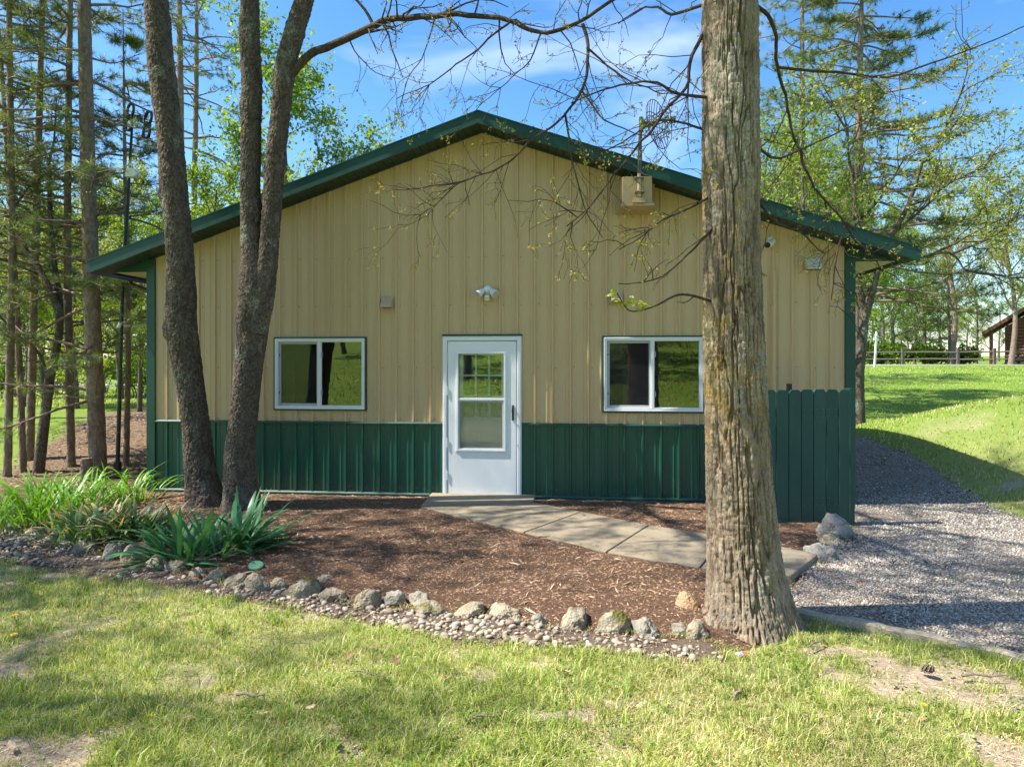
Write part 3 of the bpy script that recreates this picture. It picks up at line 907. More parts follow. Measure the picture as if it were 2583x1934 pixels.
# roof
OH, EH = 0.35, 5.21
for sg in (-1, 1):
    zt0, zt1 = 4.885, 4.885 - SL * EH
    V, Q = [], []
    roof = MB()
    roof.prism([(0, zt0 - 0.05), (sg * EH, zt1 - 0.05), (sg * EH, zt1), (0, zt0)], 'y', -OH + 0.02, LEN + OH)
    rf = roof.build('roof', M['roof_green'], bld)
    # standing ribs of the roof sheets
    rb = MB()
    for j in range(int((LEN + 2 * OH - 0.1) / 0.2286)):
        y = -OH + 0.12 + j * 0.2286
        rb.prism([(0.0, zt0 + 0.003), (sg * (EH + 0.02), zt1 + 0.003 - SL * 0.02), (sg * (EH + 0.02), zt1 + 0.022 - SL * 0.02), (0.0, zt0 + 0.022)], 'y', y, y + 0.03)
    tag(rb.build('roof_ribs', M['roof_green'], rf), kind='stuff')
    # rake fascia on the gable
    f = MB()
    f.prism([(0, zt0 + 0.025), (0, zt0 - 0.135), (sg * (EH + 0.01), zt1 - 0.135), (sg * (EH + 0.035), zt1 + 0.02)], 'y', -OH - 0.02, -OH + 0.018)
    f.prism([(0, zt0 + 0.027), (sg * (EH + 0.03), zt1 + 0.024), (sg * (EH + 0.03), zt1 + 0.012), (0, zt0 + 0.012)], 'y', -OH - 0.03, -OH + 0.12)
    f.prism([(0, zt0 - 0.118), (sg * (EH + 0.01), zt1 - 0.118), (sg * (EH + 0.01), zt1 - 0.136), (0, zt0 - 0.136)], 'y', -OH - 0.026, -OH - 0.018)
    f.build('fascia', M['green_trim'], bld)
    # soffit boards under the rake, each one a piece
    ang = math.atan(SL)
    n_b = int(EH * math.sqrt(1 + SL * SL) / 0.102)
    bm_ = MB().box(-0.0475, 0.0475, -OH + 0.02, 0.03, -0.006, 0.006)
    sme = bm_.mesh('soffit_board', M['soffit_green'], bevel=0.003)
    for j in range(n_b):
        dl = (j + 0.5) * 0.102
        s = dl * math.cos(ang)
        link('soffit_board', sme, rf, loc=(sg * s, 0, 4.775 - SL * s), rot=(0, sg * ang, 0))
    mb = MB(); mb.prism([(0, 4.80), (sg * (EH - 0.02), 4.80 - SL * (EH - 0.02)), (sg * (EH - 0.02), 4.812 - SL * (EH - 0.02)), (0, 4.812)], 'y', -OH + 0.02, LEN + OH - 0.02)
    mb.build('soffit_backing', M['soffit_green'], rf)
    # frieze trim where the soffit meets the wall
    mb = MB(); mb.prism([(0, 4.768), (sg * 4.5, 4.768 - SL * 4.5), (sg * 4.5, 4.74 - SL * 4.5), (0, 4.74)], 'y', -0.034, -0.022)
    mb.build('frieze_trim', M['soffit_green'], bld)
    # boxed eave: green end triangle, level soffit, eave fascia
    ez = 3.005
    mb = MB(); mb.prism([(sg * (HW + 0.013), soffit_z(HW) - 0.006), (sg * (EH - 0.03), soffit_z(EH - 0.03)), (sg * (EH - 0.03), ez), (sg * (HW + 0.013), ez)] if soffit_z(EH - 0.03) > ez else
                        [(sg * (HW + 0.013), soffit_z(HW) - 0.006), (sg * ((4.77 - ez) / SL), ez), (sg * (HW + 0.013), ez)], 'y', -0.02, 0.01)
    mb.build('eave_return', M['green_trim'], bld)
    es = MB()
    for j in range(9):
        x0 = HW + 0.02 + j * 0.056
        es.prism([(x0, ez + 0.004), (x0 + 0.044, ez + 0.004), (x0 + 0.05, ez + 0.012), (x0 + 0.056, ez + 0.012), (x0 + 0.056, ez + 0.02), (x0, ez + 0.02)] if sg > 0 else
                 [(-x0, ez + 0.004), (-x0 - 0.044, ez + 0.004), (-x0 - 0.05, ez + 0.012), (-x0 - 0.056, ez + 0.012), (-x0 - 0.056, ez + 0.02), (-x0, ez + 0.02)], 'y', 0.012, LEN)
    es.build('eave_soffit', M['cream_soffit'], rf)
    x0, x1 = sorted((sg * (EH - 0.012), sg * (EH + 0.006)))
    MB().box(x0, x1, -OH + 0.02, LEN + OH, ez - 0.02, zt1 - 0.004).build('eave_fascia', M['green_trim'], bld)
# left gutter and downpipe
g = MB(); gx0 = -(EH + 0.008)
g.prism([(gx0, 2.955), (gx0 - 0.075, 2.955), (gx0 - 0.105, 3.0), (gx0 - 0.105, 3.06), (gx0 - 0.115, 3.065), (gx0 - 0.115, 3.075), (gx0 - 0.098, 3.075), (gx0 - 0.098, 3.005), (gx0 - 0.07, 2.965), (gx0, 2.965)], 'y', -OH + 0.0, LEN + OH)
gut = g.build('gutter', M['brown_gutter'], bld)
g = MB(); g.prism([(gx0 - 0.002, 2.957), (gx0 - 0.075, 2.957), (gx0 - 0.104, 3.0), (gx0 - 0.104, 3.07), (gx0 - 0.002, 3.07)], 'y', -OH + 0.001, -OH + 0.006)
g.build('end_cap', M['brown_gutter'], gut)
g = MB(); g.tube([(gx0 - 0.05, 0.55, 2.96), (gx0 - 0.04, 0.55, 2.9), (-HW - 0.12, 0.55, 2.72), (-HW - 0.07, 0.55, 2.62), (-HW - 0.07, 0.55, 0.1), (-HW - 0.16, 0.5, 0.02)], 0.035, 8)
g.build('downpipe', M['brown_gutter'], gut)

# ---- windows
for (x0, x1, z0, z1) in WIN:
    wroot = MB().ring(x0 - 0.018, x1 + 0.018, z0 - 0.018, z1 + 0.018, 0.024, -0.030, 0.0).build('window', M['green_trim'], bld, bevel=0.002)
    fr = MB().ring(x0 + 0.007, x1 - 0.007, z0 + 0.007, z1 - 0.007, 0.036, -0.034, 0.05)
    fr.ring(x0 + 0.003, x1 - 0.003, z0 + 0.003, z1 - 0.003, 0.012, -0.040, -0.034)
    fr.build('frame', M['white_vinyl'], wroot, bevel=0.002)
    xm = x0 + (x1 - x0) * 0.492
    MB().box(xm - 0.022, xm + 0.022, -0.028, 0.04, z0 + 0.043, z1 - 0.043).box(xm - 0.006, xm + 0.02, -0.034, -0.028, z0 + 0.043, z1 - 0.043).build('mullion', M['white_vinyl'], wroot, bevel=0.002)
    MB().ring(x0 + 0.046, xm - 0.010, z0 + 0.045, z1 - 0.045, 0.030, -0.004, 0.03).build('sash', M['grey_vinyl'], wroot, bevel=0.002)
    MB().ring(xm + 0.022, x1 - 0.043, z0 + 0.043, z1 - 0.043, 0.008, -0.012, 0.01).build('bead', M['white_vinyl'], wroot)
    MB().box(xm + 0.03, x1 - 0.05, 0.0, 0.006, z0 + 0.05, z1 - 0.05).build('pane', M['window_glass'], wroot)
    MB().box(x0 + 0.076, xm - 0.04, 0.014, 0.020, z0 + 0.075, z1 - 0.075).build('pane', M['window_glass'], wroot)
    MB().box(x0 + 0.076, xm - 0.04, 0.004, 0.0055, z0 + 0.075, z1 - 0.075).build('insect_screen', M['insect_screen'], wroot)
    for zz in (z0 + 0.22, z1 - 0.22):
        MB().box(xm + 0.024, xm + 0.042, -0.02, -0.012, zz - 0.035, zz + 0.035).tube([(xm + 0.034, -0.016, zz - 0.03), (xm + 0.05, -0.024, zz + 0.0), (xm + 0.034, -0.016, zz + 0.03)], 0.004, 6).build('latch', M['bright_metal'], wroot)
        MB().box(x0 + 0.05, x0 + 0.062, -0.01, -0.002, zz - 0.012, zz + 0.012).build('sash_clip', M['black_metal'], wroot)

# ---- door: frame, storm door, inner nine-light door
dz0, dz1 = -0.005, 2.105
door = MB()
door.box(-0.515, -0.455, -0.045, 0.11, dz0 - 0.0, dz1).box(0.455, 0.515, -0.045, 0.11, dz0 - 0.0, dz1).box(-0.455, 0.455, -0.045, 0.11, dz1 - 0.060, dz1)
door.box(-0.500, -0.470, -0.052, -0.045, dz0, dz1 - 0.01).box(0.470, 0.500, -0.052, -0.045, dz0, dz1 - 0.01).box(-0.47, 0.47, -0.052, -0.045, dz1 - 0.045, dz1 - 0.01)
dfr = door.build('door_frame', M['white_door'], bld, bevel=0.003)
MB().prism([(-0.06, dz1 + 0.004), (-0.06, dz1 + 0.012), (-0.03, dz1 + 0.026), (0.0, dz1 + 0.026), (0.0, dz1 + 0.004)], 'x', -0.522, 0.522).build('drip_cap', M['green_trim'], bld)
MB().box(-0.455, 0.455, -0.04, 0.10, dz0 - 0.03, dz0 + 0.012).build('threshold', M['bright_metal'], dfr)
for zz in (0.30, 0.72, 1.40, 1.83):
    MB().box(-0.462, -0.448, -0.056, -0.050, zz - 0.06, zz + 0.06).build('hinge', M['white_vinyl'], dfr)
L0, L1, B0, B1 = -0.448, 0.448, 0.012, 2.035
gx0_, gx1_ = -0.310, 0.290       # glazed opening in the leaf
gz0_, gz1_ = 0.635, 1.885
leaf = MB()
leaf.box(L0, gx0_, -0.044, -0.006, B0, B1).box(gx1_, L1, -0.044, -0.006, B0, B1).box(gx0_, gx1_, -0.044, -0.006, B0, gz0_).box(gx0_, gx1_, -0.044, -0.006, gz1_, B1)
lf = leaf.build('storm_door', M['white_door'], bld, bevel=0.003)
tr_ = MB().ring(gx0_ - 0.035, gx1_ + 0.035, gz0_ - 0.03, gz1_ + 0.03, 0.014, -0.050, -0.044)
tr_.ring(gx0_ - 0.021, gx1_ + 0.021, gz0_ - 0.016, gz1_ + 0.016, 0.024, -0.058, -0.044)
tr_.build('glazing_trim', M['white_door'], lf, bevel=0.002)
zm = 1.29
MB().box(gx0_ - 0.012, gx1_ + 0.012, -0.054, -0.02, zm - 0.013, zm + 0.014).build('mid_rail', M['white_door'], lf, bevel=0.002)
MB().box(gx0_ + 0.008, gx1_ - 0.008, -0.034, -0.030, zm + 0.014, gz1_ - 0.006).build('pane', M['door_glass'], lf)
MB().ring(gx0_ + 0.003, gx1_ - 0.003, gz0_ + 0.003, zm - 0.014, 0.022, -0.046, -0.034).build('screen_frame', M['grey_vinyl'], lf, bevel=0.002)
MB().box(gx0_ + 0.02, gx1_ - 0.02, -0.042, -0.0405, gz0_ + 0.02, zm - 0.03).build('insect_screen', M['door_screen'], lf)
MB().box(gx0_ + 0.01, gx1_ - 0.01, -0.029, -0.025, gz0_ + 0.01, zm - 0.015).build('pane', M['door_glass'], lf)
hd = MB(); hd.tube([(0.405, -0.046, 1.20), (0.405, -0.075, 1.185), (0.405, -0.085, 1.13), (0.405, -0.082, 1.08), (0.405, -0.068, 1.045), (0.405, -0.046, 1.035)], [0.008, 0.011, 0.012, 0.012, 0.010, 0.008], 10)
hd.box(0.392, 0.418, -0.050, -0.044, 1.02, 1.215)
hd.build('handle', M['black_metal'], lf, bevel=0.001, smooth=True)
MB().tube([(0.462, -0.06, 0.705), (0.462, -0.045, 0.705)], 0.008, 8).build('closer_pin', M['bright_metal'], lf)
MB().box(L0 + 0.01, L1 - 0.01, -0.046, -0.040, 0.03, 0.065).build('door_sweep', M['white_vinyl'], lf)
# inner door
ix0, ix1 = -0.452, 0.452
iw0, iw1, iz0, iz1 = -0.262, 0.262, 1.045, 1.87
inn = MB()
yb0, yb1 = 0.018, 0.058
inn.box(ix0, iw0, yb0, yb1, 0.02, 2.04).box(iw1, ix1, yb0, yb1, 0.02, 2.04).box(iw0, iw1, yb0, yb1, 0.02, iz0).box(iw0, iw1, yb0, yb1, iz1, 2.04)
idr = inn.build('inner_door', M['white_door'], bld, bevel=0.003)
MB().ring(iw0 - 0.03, iw1 + 0.03, iz0 - 0.03, iz1 + 0.03, 0.04, yb0 - 0.014, yb0).build('light_frame', M['white_door'], idr, bevel=0.003)
for k in (1, 2):
    x = iw0 + (iw1 - iw0) * k / 3
    MB().box(x - 0.013, x + 0.013, yb0 - 0.004, yb0 + 0.022, iz0, iz1).build('muntin', M['white_door'], idr)
    z = iz0 + (iz1 - iz0) * k / 3
    MB().box(iw0, iw1, yb0 - 0.001, yb0 + 0.020, z - 0.013, z + 0.013).build('muntin', M['white_door'], idr)
for i in range(3):
    for k in range(3):
        xa = iw0 + (iw1 - iw0) * i / 3 + 0.008; za = iz0 + (iz1 - iz0) * k / 3 + 0.008
        MB().box(xa, xa + (iw1 - iw0) / 3 - 0.016, yb0 + 0.011, yb0 + 0.015, za, za + (iz1 - iz0) / 3 - 0.016).build('pane', M['window_glass'], idr)
for (a, b) in ((-0.27, -0.04), (0.04, 0.27)):
    MB().ring(a, b, 0.2, 0.84, 0.03, yb0 - 0.008, yb0).ring(a + 0.05, b - 0.05, 0.25, 0.79, 0.012, yb0 - 0.006, yb0).build('raised_panel', M['white_door'], idr, bevel=0.004)

# ---- things hung on the building (placed through its own axes)
BM = Matrix.Translation((D0[0], D0[1], 0)) @ Matrix.Rotation(-TH, 4, 'Z')
def hang(name, s, z, y=0.0):
    o = empty(name)
    p = BM @ Vector((s, y, z))
    o.location = p; o.rotation_euler = (0, 0, -TH)
    return o

def vent_hood(s, z, size, label, deep=0.09, group='square vent hoods on the front wall', mat='tan_plastic'):
    o = tag(hang('vent_hood', s, z), label, 'vent', group)
    h = size / 2
    MB().ring(-h, h, -h, h, 0.02, -0.026, -0.004).box(-h + 0.02, h - 0.02, -0.012, -0.005, -h + 0.02, h - 0.02).build('flange', M[mat], o, bevel=0.003)
    i = h - 0.012
    hood = MB()
    v = [(-i, -0.026, i), (i, -0.026, i), (-i, -deep - 0.026, -i + 0.03), (i, -deep - 0.026, -i + 0.03), (-i, -0.026, -i + 0.01), (i, -0.026, -i + 0.01),
         (-i, -deep - 0.026, -i + 0.01), (i, -deep - 0.026, -i + 0.01)]
    hood.add(v, [(0, 2, 3, 1), (2, 6, 7, 3), (0, 4, 6, 2), (1, 3, 7, 5)])
    hood.build('hood', M[mat], o)
    MB().box(-i + 0.012, i - 0.012, -0.05, -0.03, -i + 0.012, -i + 0.02).build('flap', M['brown_gutter'], o)
    return o
vent_hood(-1.259, 2.545, 0.165, 'small tan square vent hood above the left window, left of the door light')
vent_hood(1.728, 2.59, 0.165, 'small tan square vent hood above the right window, behind a leafy twig')
# sunlit vent on a projecting round duct, right end
o = tag(hang('vent_hood', 4.10, 2.985), 'pale vent hood on a round dark duct near the right corner of the building', 'vent', 'square vent hoods on the front wall')
MB().tube([(-0.03, 0.0, 0.0), (-0.02, -0.10, 0.0)], 0.062, 20).tube([(-0.03, -0.004, 0), (-0.03, -0.02, 0)], 0.078, 20).build('duct', M['tan_box'], o, smooth=True)
MB().add([(-0.085, -0.10, 0.085), (0.085, -0.10, 0.085), (-0.085, -0.20, -0.075), (0.085, -0.20, -0.075), (-0.085, -0.10, -0.085), (0.085, -0.10, -0.085), (-0.085, -0.20, -0.09), (0.085, -0.20, -0.09)],
         [(0, 2, 3, 1), (2, 6, 7, 3), (0, 4, 6, 2), (1, 3, 7, 5), (0, 1, 5, 4)]).build('hood', M['cream_soffit'], o, bevel=0.004)
MB().box(-0.07, 0.07, -0.19, -0.11, -0.095, -0.088).build('grille', M['black_metal'], o)

# twin security light
o = tag(hang('security_light', 0.075, 2.70), 'white twin-head motion security light above the door', 'light')
MB().tube([(0, -0.002, 0), (0, -0.03, 0), (0, -0.045, 0)], [0.062, 0.062, 0.045], 20).sphere((0, -0.05, 0.005), (0.052, 0.04, 0.05)).build('base', M['white_plastic'], o, smooth=True)
for sg in (-1, 1):
    hdm = MB(); a = Vector((sg * 0.045, -0.06, 0.0)); dr = Vector((sg * 0.55, -0.6, -0.5)).normalized()
    pts = [a + dr * q for q in (0.0, 0.03, 0.06, 0.11, 0.125)]
    hdm.tube(pts, [0.018, 0.034, 0.042, 0.050, 0.050], 16)
    hh = hdm.build('lamp_head', M['white_plastic'], o, smooth=True)
    MB().tube([a + dr * 0.1255, a + dr * 0.128], 0.043, 16).build('lens', M['grey_vinyl'], hh, smooth=True)
    MB().tube([Vector((sg * 0.02, -0.05, 0)), a + dr * 0.01], 0.012, 8).build('knuckle', M['white_plastic'], o)
MB().tube([(0, -0.055, -0.03), (0, -0.06, -0.06)], 0.015, 10).box(-0.03, 0.03, -0.10, -0.04, -0.135, -0.07).build('motion_sensor', M['white_plastic'], o, bevel=0.01)
MB().box(-0.024, 0.024, -0.104, -0.1005, -0.12, -0.095).build('sensor_lens', M['cream_soffit'], o)

# bullet camera
o = tag(hang('security_camera', 3.60, 3.235), 'white bullet security camera under the eave just right of big tree trunk', 'camera')
MB().tube([(0.03, -0.002, 0.05), (0.03, -0.02, 0.05)], 0.045, 16).tube([(0.03, -0.02, 0.05), (0.02, -0.06, 0.03)], 0.015, 8).build('mount', M['white_plastic'], o, smooth=True)
cb = MB(); cb.tube([(0.05, -0.02, 0.04), (0.0, -0.09, 0.0), (-0.05, -0.16, -0.035)], [0.036, 0.045, 0.045], 18)
cb.build('housing', M['white_plastic'], o, smooth=True)
MB().tube([(-0.0505, -0.1607, -0.0352), (-0.054, -0.166, -0.0375)], 0.037, 18).build('lens_face', M['black_metal'], o, smooth=True)

# conduit with clamps
o = tag(hang('conduit', 3.66, 0.0), 'thin tan conduit pipe running down the wall right of big tree trunk', 'pipe')
MB().tube([(0, -0.04, 0.95), (0, -0.04, 2.86)], 0.019, 10).tube([(0, -0.04, 2.84), (0, -0.04, 2.90)], 0.024, 10).tube([(0, -0.04, 2.88), (0.0, 0.0, 2.89)], 0.018, 8).build('pipe', M['tan_steel'], o, smooth=True)
for z in (1.42, 2.50):
    MB().box(-0.055, 0.055, -0.026, -0.018, z - 0.016, z + 0.016).tube([(0, -0.04, z - 0.016), (0, -0.04, z + 0.016)], 0.021, 10).build('clamp', M['tan_steel'], o)

# grid dish on a bracket box under the rake
SB, ZB = 1.955, 3.84
o = tag(hang('grid_antenna', SB, ZB), 'wire grid dish antenna on a pole rising from tan wall bracket', 'antenna')
bx = MB()
MB().box(-0.25, 0.25, -0.045, -0.02, -0.20, 0.24).build('back_board', M['tan_box'], o, bevel=0.004)
MB().prism([(-0.20, -0.05), (0.20, -0.05), (0.175, -0.44), (-0.175, -0.44)], 'z', -0.155, 0.17).build('bracket_box', M['tan_box'], o, bevel=0.006)
MB().prism([(-0.235, -0.05), (0.235, -0.05), (0.20, -0.47), (-0.20, -0.47)], 'z', -0.19, -0.16).build('shelf', M['tan_box'], o, bevel=0.004)
MB().tube([(0.02, -0.475, -0.09), (0.02, -0.475, 0.19)], 0.023, 12).box(-0.06, 0.09, -0.50, -0.44, -0.158, -0.10).build('pole_foot', M['tan_box'], o, smooth=True)
PT = 0.87
MB().tube([(0.02, -0.475, 0.19), (0.04, -0.475, PT)], 0.022, 12).build('pole', M['grey_pole'], o, smooth=True)
for z in (-0.03, 0.14):
    MB().box(-0.035, 0.075, -0.505, -0.44, z - 0.012, z + 0.012).tube([(-0.03, -0.51, z), (0.07, -0.51, z)], 0.006, 6).build('clamp', M['bolt_metal'], o)
MB().box(0.045, 0.22, -0.50, -0.45, PT - 0.12, PT - 0.06).tube([(0.2, -0.475, PT - 0.09), (0.34, -0.62, PT - 0.05)], 0.012, 8).box(0.03, 0.07, -0.51, -0.44, PT - 0.17, PT - 0.02).build('mount_arm', M['green_patina'], o)
dish = MB()
dc = Vector((0.20, -0.45, PT - 0.10)); ax = Vector((0.80, -0.55, 0.12)).normalized()
up_ = Vector((0, 0, 1)); rt = ax.cross(up_).normalized(); up2 = rt.cross(ax)
def dishp(a, b): return dc + rt * a + up2 * b + ax * (0.55 * (a * a + b * b))
for k in range(9):
    a = -0.235 + 0.47 * k / 8
    hmax = 0.30 * math.sqrt(max(0.12, 1 - (a / 0.27) ** 2))
    dish.tube([dishp(a, hmax * q) for q in np.linspace(-1, 1, 9)], 0.0045, 5)
for q in (-1, -0.5, 0, 0.5, 1):
    dish.tube([dishp(a, q * 0.30 * math.sqrt(max(0.12, 1 - (a / 0.27) ** 2))) for a in np.linspace(-0.235, 0.235, 9)], 0.005, 5)
dish.build('grid_dish', M['grey_pole'], o)
fe = MB(); fe.tube([dc, dc + ax * 0.22], 0.010, 8).tube([dc + ax * 0.20, dc + ax * 0.27], 0.03, 10)
fe.build('feed', M['green_patina'], o)
# coaxial cable down the pole
MB().tube([(0.06, -0.45, PT - 0.1), (0.05, -0.44, 0.6), (0.06, -0.40, 0.3), (0.12, -0.25, 0.2), (0.12, -0.05, 0.19)], 0.005, 6).build('cable', M['black_rubber'], o)

# white cabinet seen through the right window
o = tag(hang('cabinet', 2.28, 0.0, 0.75), 'pale cabinet standing inside, seen low in the right window', 'cabinet')
MB().box(-0.3, 0.3, -0.2, 0.25, -0.01, 1.27).build('body', M['cabinet_white'], o, bevel=0.01)
for sg in (-1, 1):
    c_ = MB().box(sg * 0.15 - 0.14, sg * 0.15 + 0.14, -0.218, -0.2015, 0.05, 1.22).build('door', M['cabinet_white'], o, bevel=0.004)
    MB().tube([(sg * 0.03, -0.23, 0.8), (sg * 0.03, -0.23, 0.9)], 0.006, 6).build('handle', M['bright_metal'], c_)

# ---- dog-eared privacy screen in front of the right corner
scr_l, scr_r = np.array(G(1925, 1330)), np.array(G(2146, 1327))
dsc = scr_r - scr_l
scr = tag(empty('privacy_screen', (scr_l[0], scr_l[1], 0), math.atan2(dsc[1], dsc[0])), 'dark green dog-eared board screen beside the right building corner', 'fence')
SW = np.linalg.norm(dsc); nb = 7; bw = SW / nb
SH = EYE - (982 - HY) / FPX * scr_r[1]
for k in range(nb):
    j = 0.004 * math.sin(k * 5.1)
    MB().prism([(0.004, -0.03), (bw - 0.004, -0.03), (bw - 0.004, SH - 0.028 + j), (bw - 0.026, SH + j), (0.026, SH + j), (0.004, SH - 0.028 + j)], 'y', -0.010 + j, 0.010 + j).build('board', M['fence_green'], scr, bevel=0.003, loc=(k * bw, 0, 0))
for z in (0.28, SH - 0.25):
    MB().box(0.02, SW - 0.01, 0.018, 0.056, z - 0.045, z + 0.045).build('rail', M['fence_green'], scr)
nl_ = MB()
for k in range(nb):
    for z in (0.24, 0.31, SH - 0.29, SH - 0.21):
        for q in (0.22, 0.78):
            nl_.tube([((k + q) * bw, -0.009, z), ((k + q) * bw, -0.0125, z)], 0.0036, 6)
tag(nl_.build('nails', M['bolt_metal'], scr), kind='stuff')
MB().box(SW - 0.02, SW + 0.035, -0.02, 0.09, -0.2, SH + 0.012).build('post', M['fence_green'], scr, bevel=0.004)
MB().box(SW - 0.66, SW - 0.62, 0.06, 0.11, 0.1, SH + 0.06).build('pipe_stub', M['black_metal'], scr)
MB().box(-0.02, 0.03, 0.02, 0.10, -0.2, SH - 0.05).build('post', M['fence_green'], scr)

# ------------------------------------------------------------------ rocks
def ico(sub):
    bm = bmesh.new(); bmesh.ops.create_icosphere(bm, subdivisions=sub, radius=1.0)
    V = np.array([v.co[:] for v in bm.verts]); F = np.array([[v.index for v in f.verts] for f in bm.faces]); bm.free()
    return V, F
ICO1, ICO2, ICO4 = ico(1), ico(2), ico(4)
def rock_mesh(name, w, d, h, mat, seed, rough=0.35, pits=0.0, facet=0.0):
    V, F = ICO4
    P = V.copy()
    r = 1 + rough * 1.6 * (fbm(P * 1.1 + seed * 3.7, 3, seed) - 0.5) + rough * 0.5 * (fbm(P * 4 + seed, 3, seed + 3) - 0.5)
    if facet:
        d1, d2, cid = worley(P * 1.6 + seed * 2.3, seed)
        r = r + facet * (cid - 0.5) * sstep(0.0, 0.25, d2 - d1)
    if pits:
        d1, d2, _ = worley(P * 5.5 + seed, seed + 1)
        r = r - pits * sstep(0.45, 0.1, d1)
        d1, d2, _ = worley(P * 11 + seed, seed + 2)
        r = r - pits * 0.5 * sstep(0.4, 0.1, d1)
    P = P * r[:, None]
    P[:, 2] = np.where(P[:, 2] > 0, P[:, 2], P[:, 2] * 0.6)
    return np_mesh(name, P * (w / 2, d / 2, h), None, F, mat, True)

rock_rows = [  # photo u, v of foot, width, height, material, look
    (20, 1340, 44, 30, 'greystone', 'low grey boulder under the daylily leaves at the left edge'),
    (80, 1352, 46, 26, 'limestone', 'small tan boulder below the daylilies, second from the left edge'),
    (125, 1316, 52, 34, 'limestone', 'rounded tan boulder between daylilies and the dry-tipped iris'),
    (128, 1368, 52, 30, 'greystone', 'grey boulder in front of the dry-tipped iris, nearest the left edge'),
    (161, 1381, 48, 36, 'greystone', 'dark grey boulder in front of the dry-tipped iris, second in its row'),
    (206, 1392, 56, 38, 'limestone', 'broad tan-grey boulder below the middle of the dry-tipped iris'),
    (277, 1411, 64, 42, 'greystone', 'angular dark boulder between the dry-tipped iris and green iris'),
    (332, 1418, 82, 54, 'limestone', 'large pale boulder at the left foot of the green iris'),
    (388, 1434, 56, 34, 'limestone', 'boulder mostly hidden under the green iris leaves'),
    (440, 1442, 55, 30, 'mossstone', 'flat boulder in the shade under the green iris'),
    (490, 1455, 42, 26, 'limestone', 'small rounded boulder just right of the green iris'),
    (537, 1464, 64, 36, 'limestone', 'pale boulder left of the green valve cap'),
    (594, 1488, 62, 44, 'limestone', 'tan pitted boulder directly below the green valve cap'),
    (642, 1494, 66, 50, 'limestone', 'upright tan boulder right of the valve cap, leaning on its neighbour'),
    (696, 1488, 52, 32, 'limestone', 'smooth oval tan boulder between two larger ones left of centre'),
    (757, 1508, 86, 58, 'mossstone', 'largest grey boulder in the left half of the border'),
    (818, 1476, 40, 28, 'greystone', 'small round grey stone set back in the mulch behind the border'),
    (834, 1518, 66, 42, 'limestone', 'round pale tan boulder like a loaf, left of the tall brown one'),
    (925, 1538, 72, 60, 'limestone', 'tall brownish pitted boulder standing in the border'),
    (990, 1530, 50, 40, 'greystone', 'small grey boulder right of the tall brownish one'),
    (1057, 1532, 78, 44, 'greystone', 'long grey boulder with a hollow under it, left of centre'),
    (1080, 1555, 76, 40, 'mossstone', 'sloping boulder with a dab of moss in front of the long grey one'),
    (1180, 1556, 82, 30, 'limestone', 'low flat crumbly boulder below the doorway'),
    (1272, 1562, 88, 42, 'limestone', 'pale craggy boulder in the border, right of the door line'),
    (1358, 1578, 54, 24, 'greystone', 'small low stone sunk between two craggy boulders'),
    (1450, 1588, 88, 56, 'mossstone', 'domed grey boulder with bright yellow moss on top'),
    (1555, 1600, 82, 54, 'mossstone', 'slanting boulder with moss patches on its left side'),
    (1632, 1608, 74, 48, 'greystone', 'angular grey boulder third from the big tree trunk'),
    (1717, 1602, 44, 32, 'greystone', 'small pale stone second from the big tree trunk'),
    (1762, 1612, 54, 44, 'limestone', 'cracked pale boulder against the foot of the big tree'),
    (1741, 1552, 60, 58, 'tanstone', 'smooth orange-tan egg-shaped boulder in the mulch left of the big tree'),
    (2118, 1360, 78, 58, 'palestone', 'pale angular boulder at the foot of the green board screen'),
    (2101, 1374, 74, 30, 'limestone', 'flat tan boulder wedged in the middle of the three by the gravel'),
    (2086, 1415, 84, 58, 'palestone', 'pale angular boulder nearest the end of the walkway')]
for i, (u, v, wp, hp, mt, lab) in enumerate(rock_rows):
    x, y = G(u, v)
    w = wp / FPX * y * 1.10; h = hp / FPX * y * 0.98
    big = mt in ('palestone',)
    me = rock_mesh('boulder', w, w * (0.95 if mt == 'tanstone' else random.uniform(0.6, 0.95)), h * (0.9 if mt == 'tanstone' else random.uniform(0.66, 0.86)), M[mt], i + 3, rough=0.42 if mt != 'tanstone' else 0.2,
                   pits=0.15 if mt in ('limestone', 'mossstone') else (0.08 if mt == 'greystone' else 0.02), facet=0.62 if big else (0.34 if mt == 'greystone' else (0.03 if mt == 'tanstone' else 0.2)))
    o = link('boulder', me, loc=(x, y + w * 0.3, float(ground_h(x, y)) + h * random.uniform(-0.06, 0.06)), rot=(random.uniform(-.2, .2), random.uniform(-.25, .25), random.uniform(0, 6.28) if not big else 0.4))
    tag(o, lab, 'boulder', 'boulders edging the bed')

# ------------------------------------------------------------------ pebbles
peb_meshes = []
for k in range(10):
    V, F = ICO2
    P = V * (1 + 0.28 * (fbm(V * 1.2 + k * 5, 2, k) - 0.5))[:, None] * (1.0, random.uniform(0.65, 0.85), random.uniform(0.45, 0.65))
    peb_meshes.append(np_mesh('pebble', P, None, F, M['pebble_single'], True))
px, py = [], []
arr = np.array(poly_strip)
while len(px) < 2300:
    n = 4000
    x = rng.uniform(-5.2, 2.0, n); y = rng.uniform(3.9, 7.6, n)
    sd = poly_sd(x, y, poly_strip)
    dn = noise2(x, y, 1.8, 3, 77)
    ok = (sd < -0.01) & (np.abs(x) < 0.78 * y) & (dn + rng.uniform(-0.2, 0.2, n) > 0.47)
    px += list(x[ok]); py += list(y[ok])
px, py = np.array(px[:2300]), np.array(py[:2300])
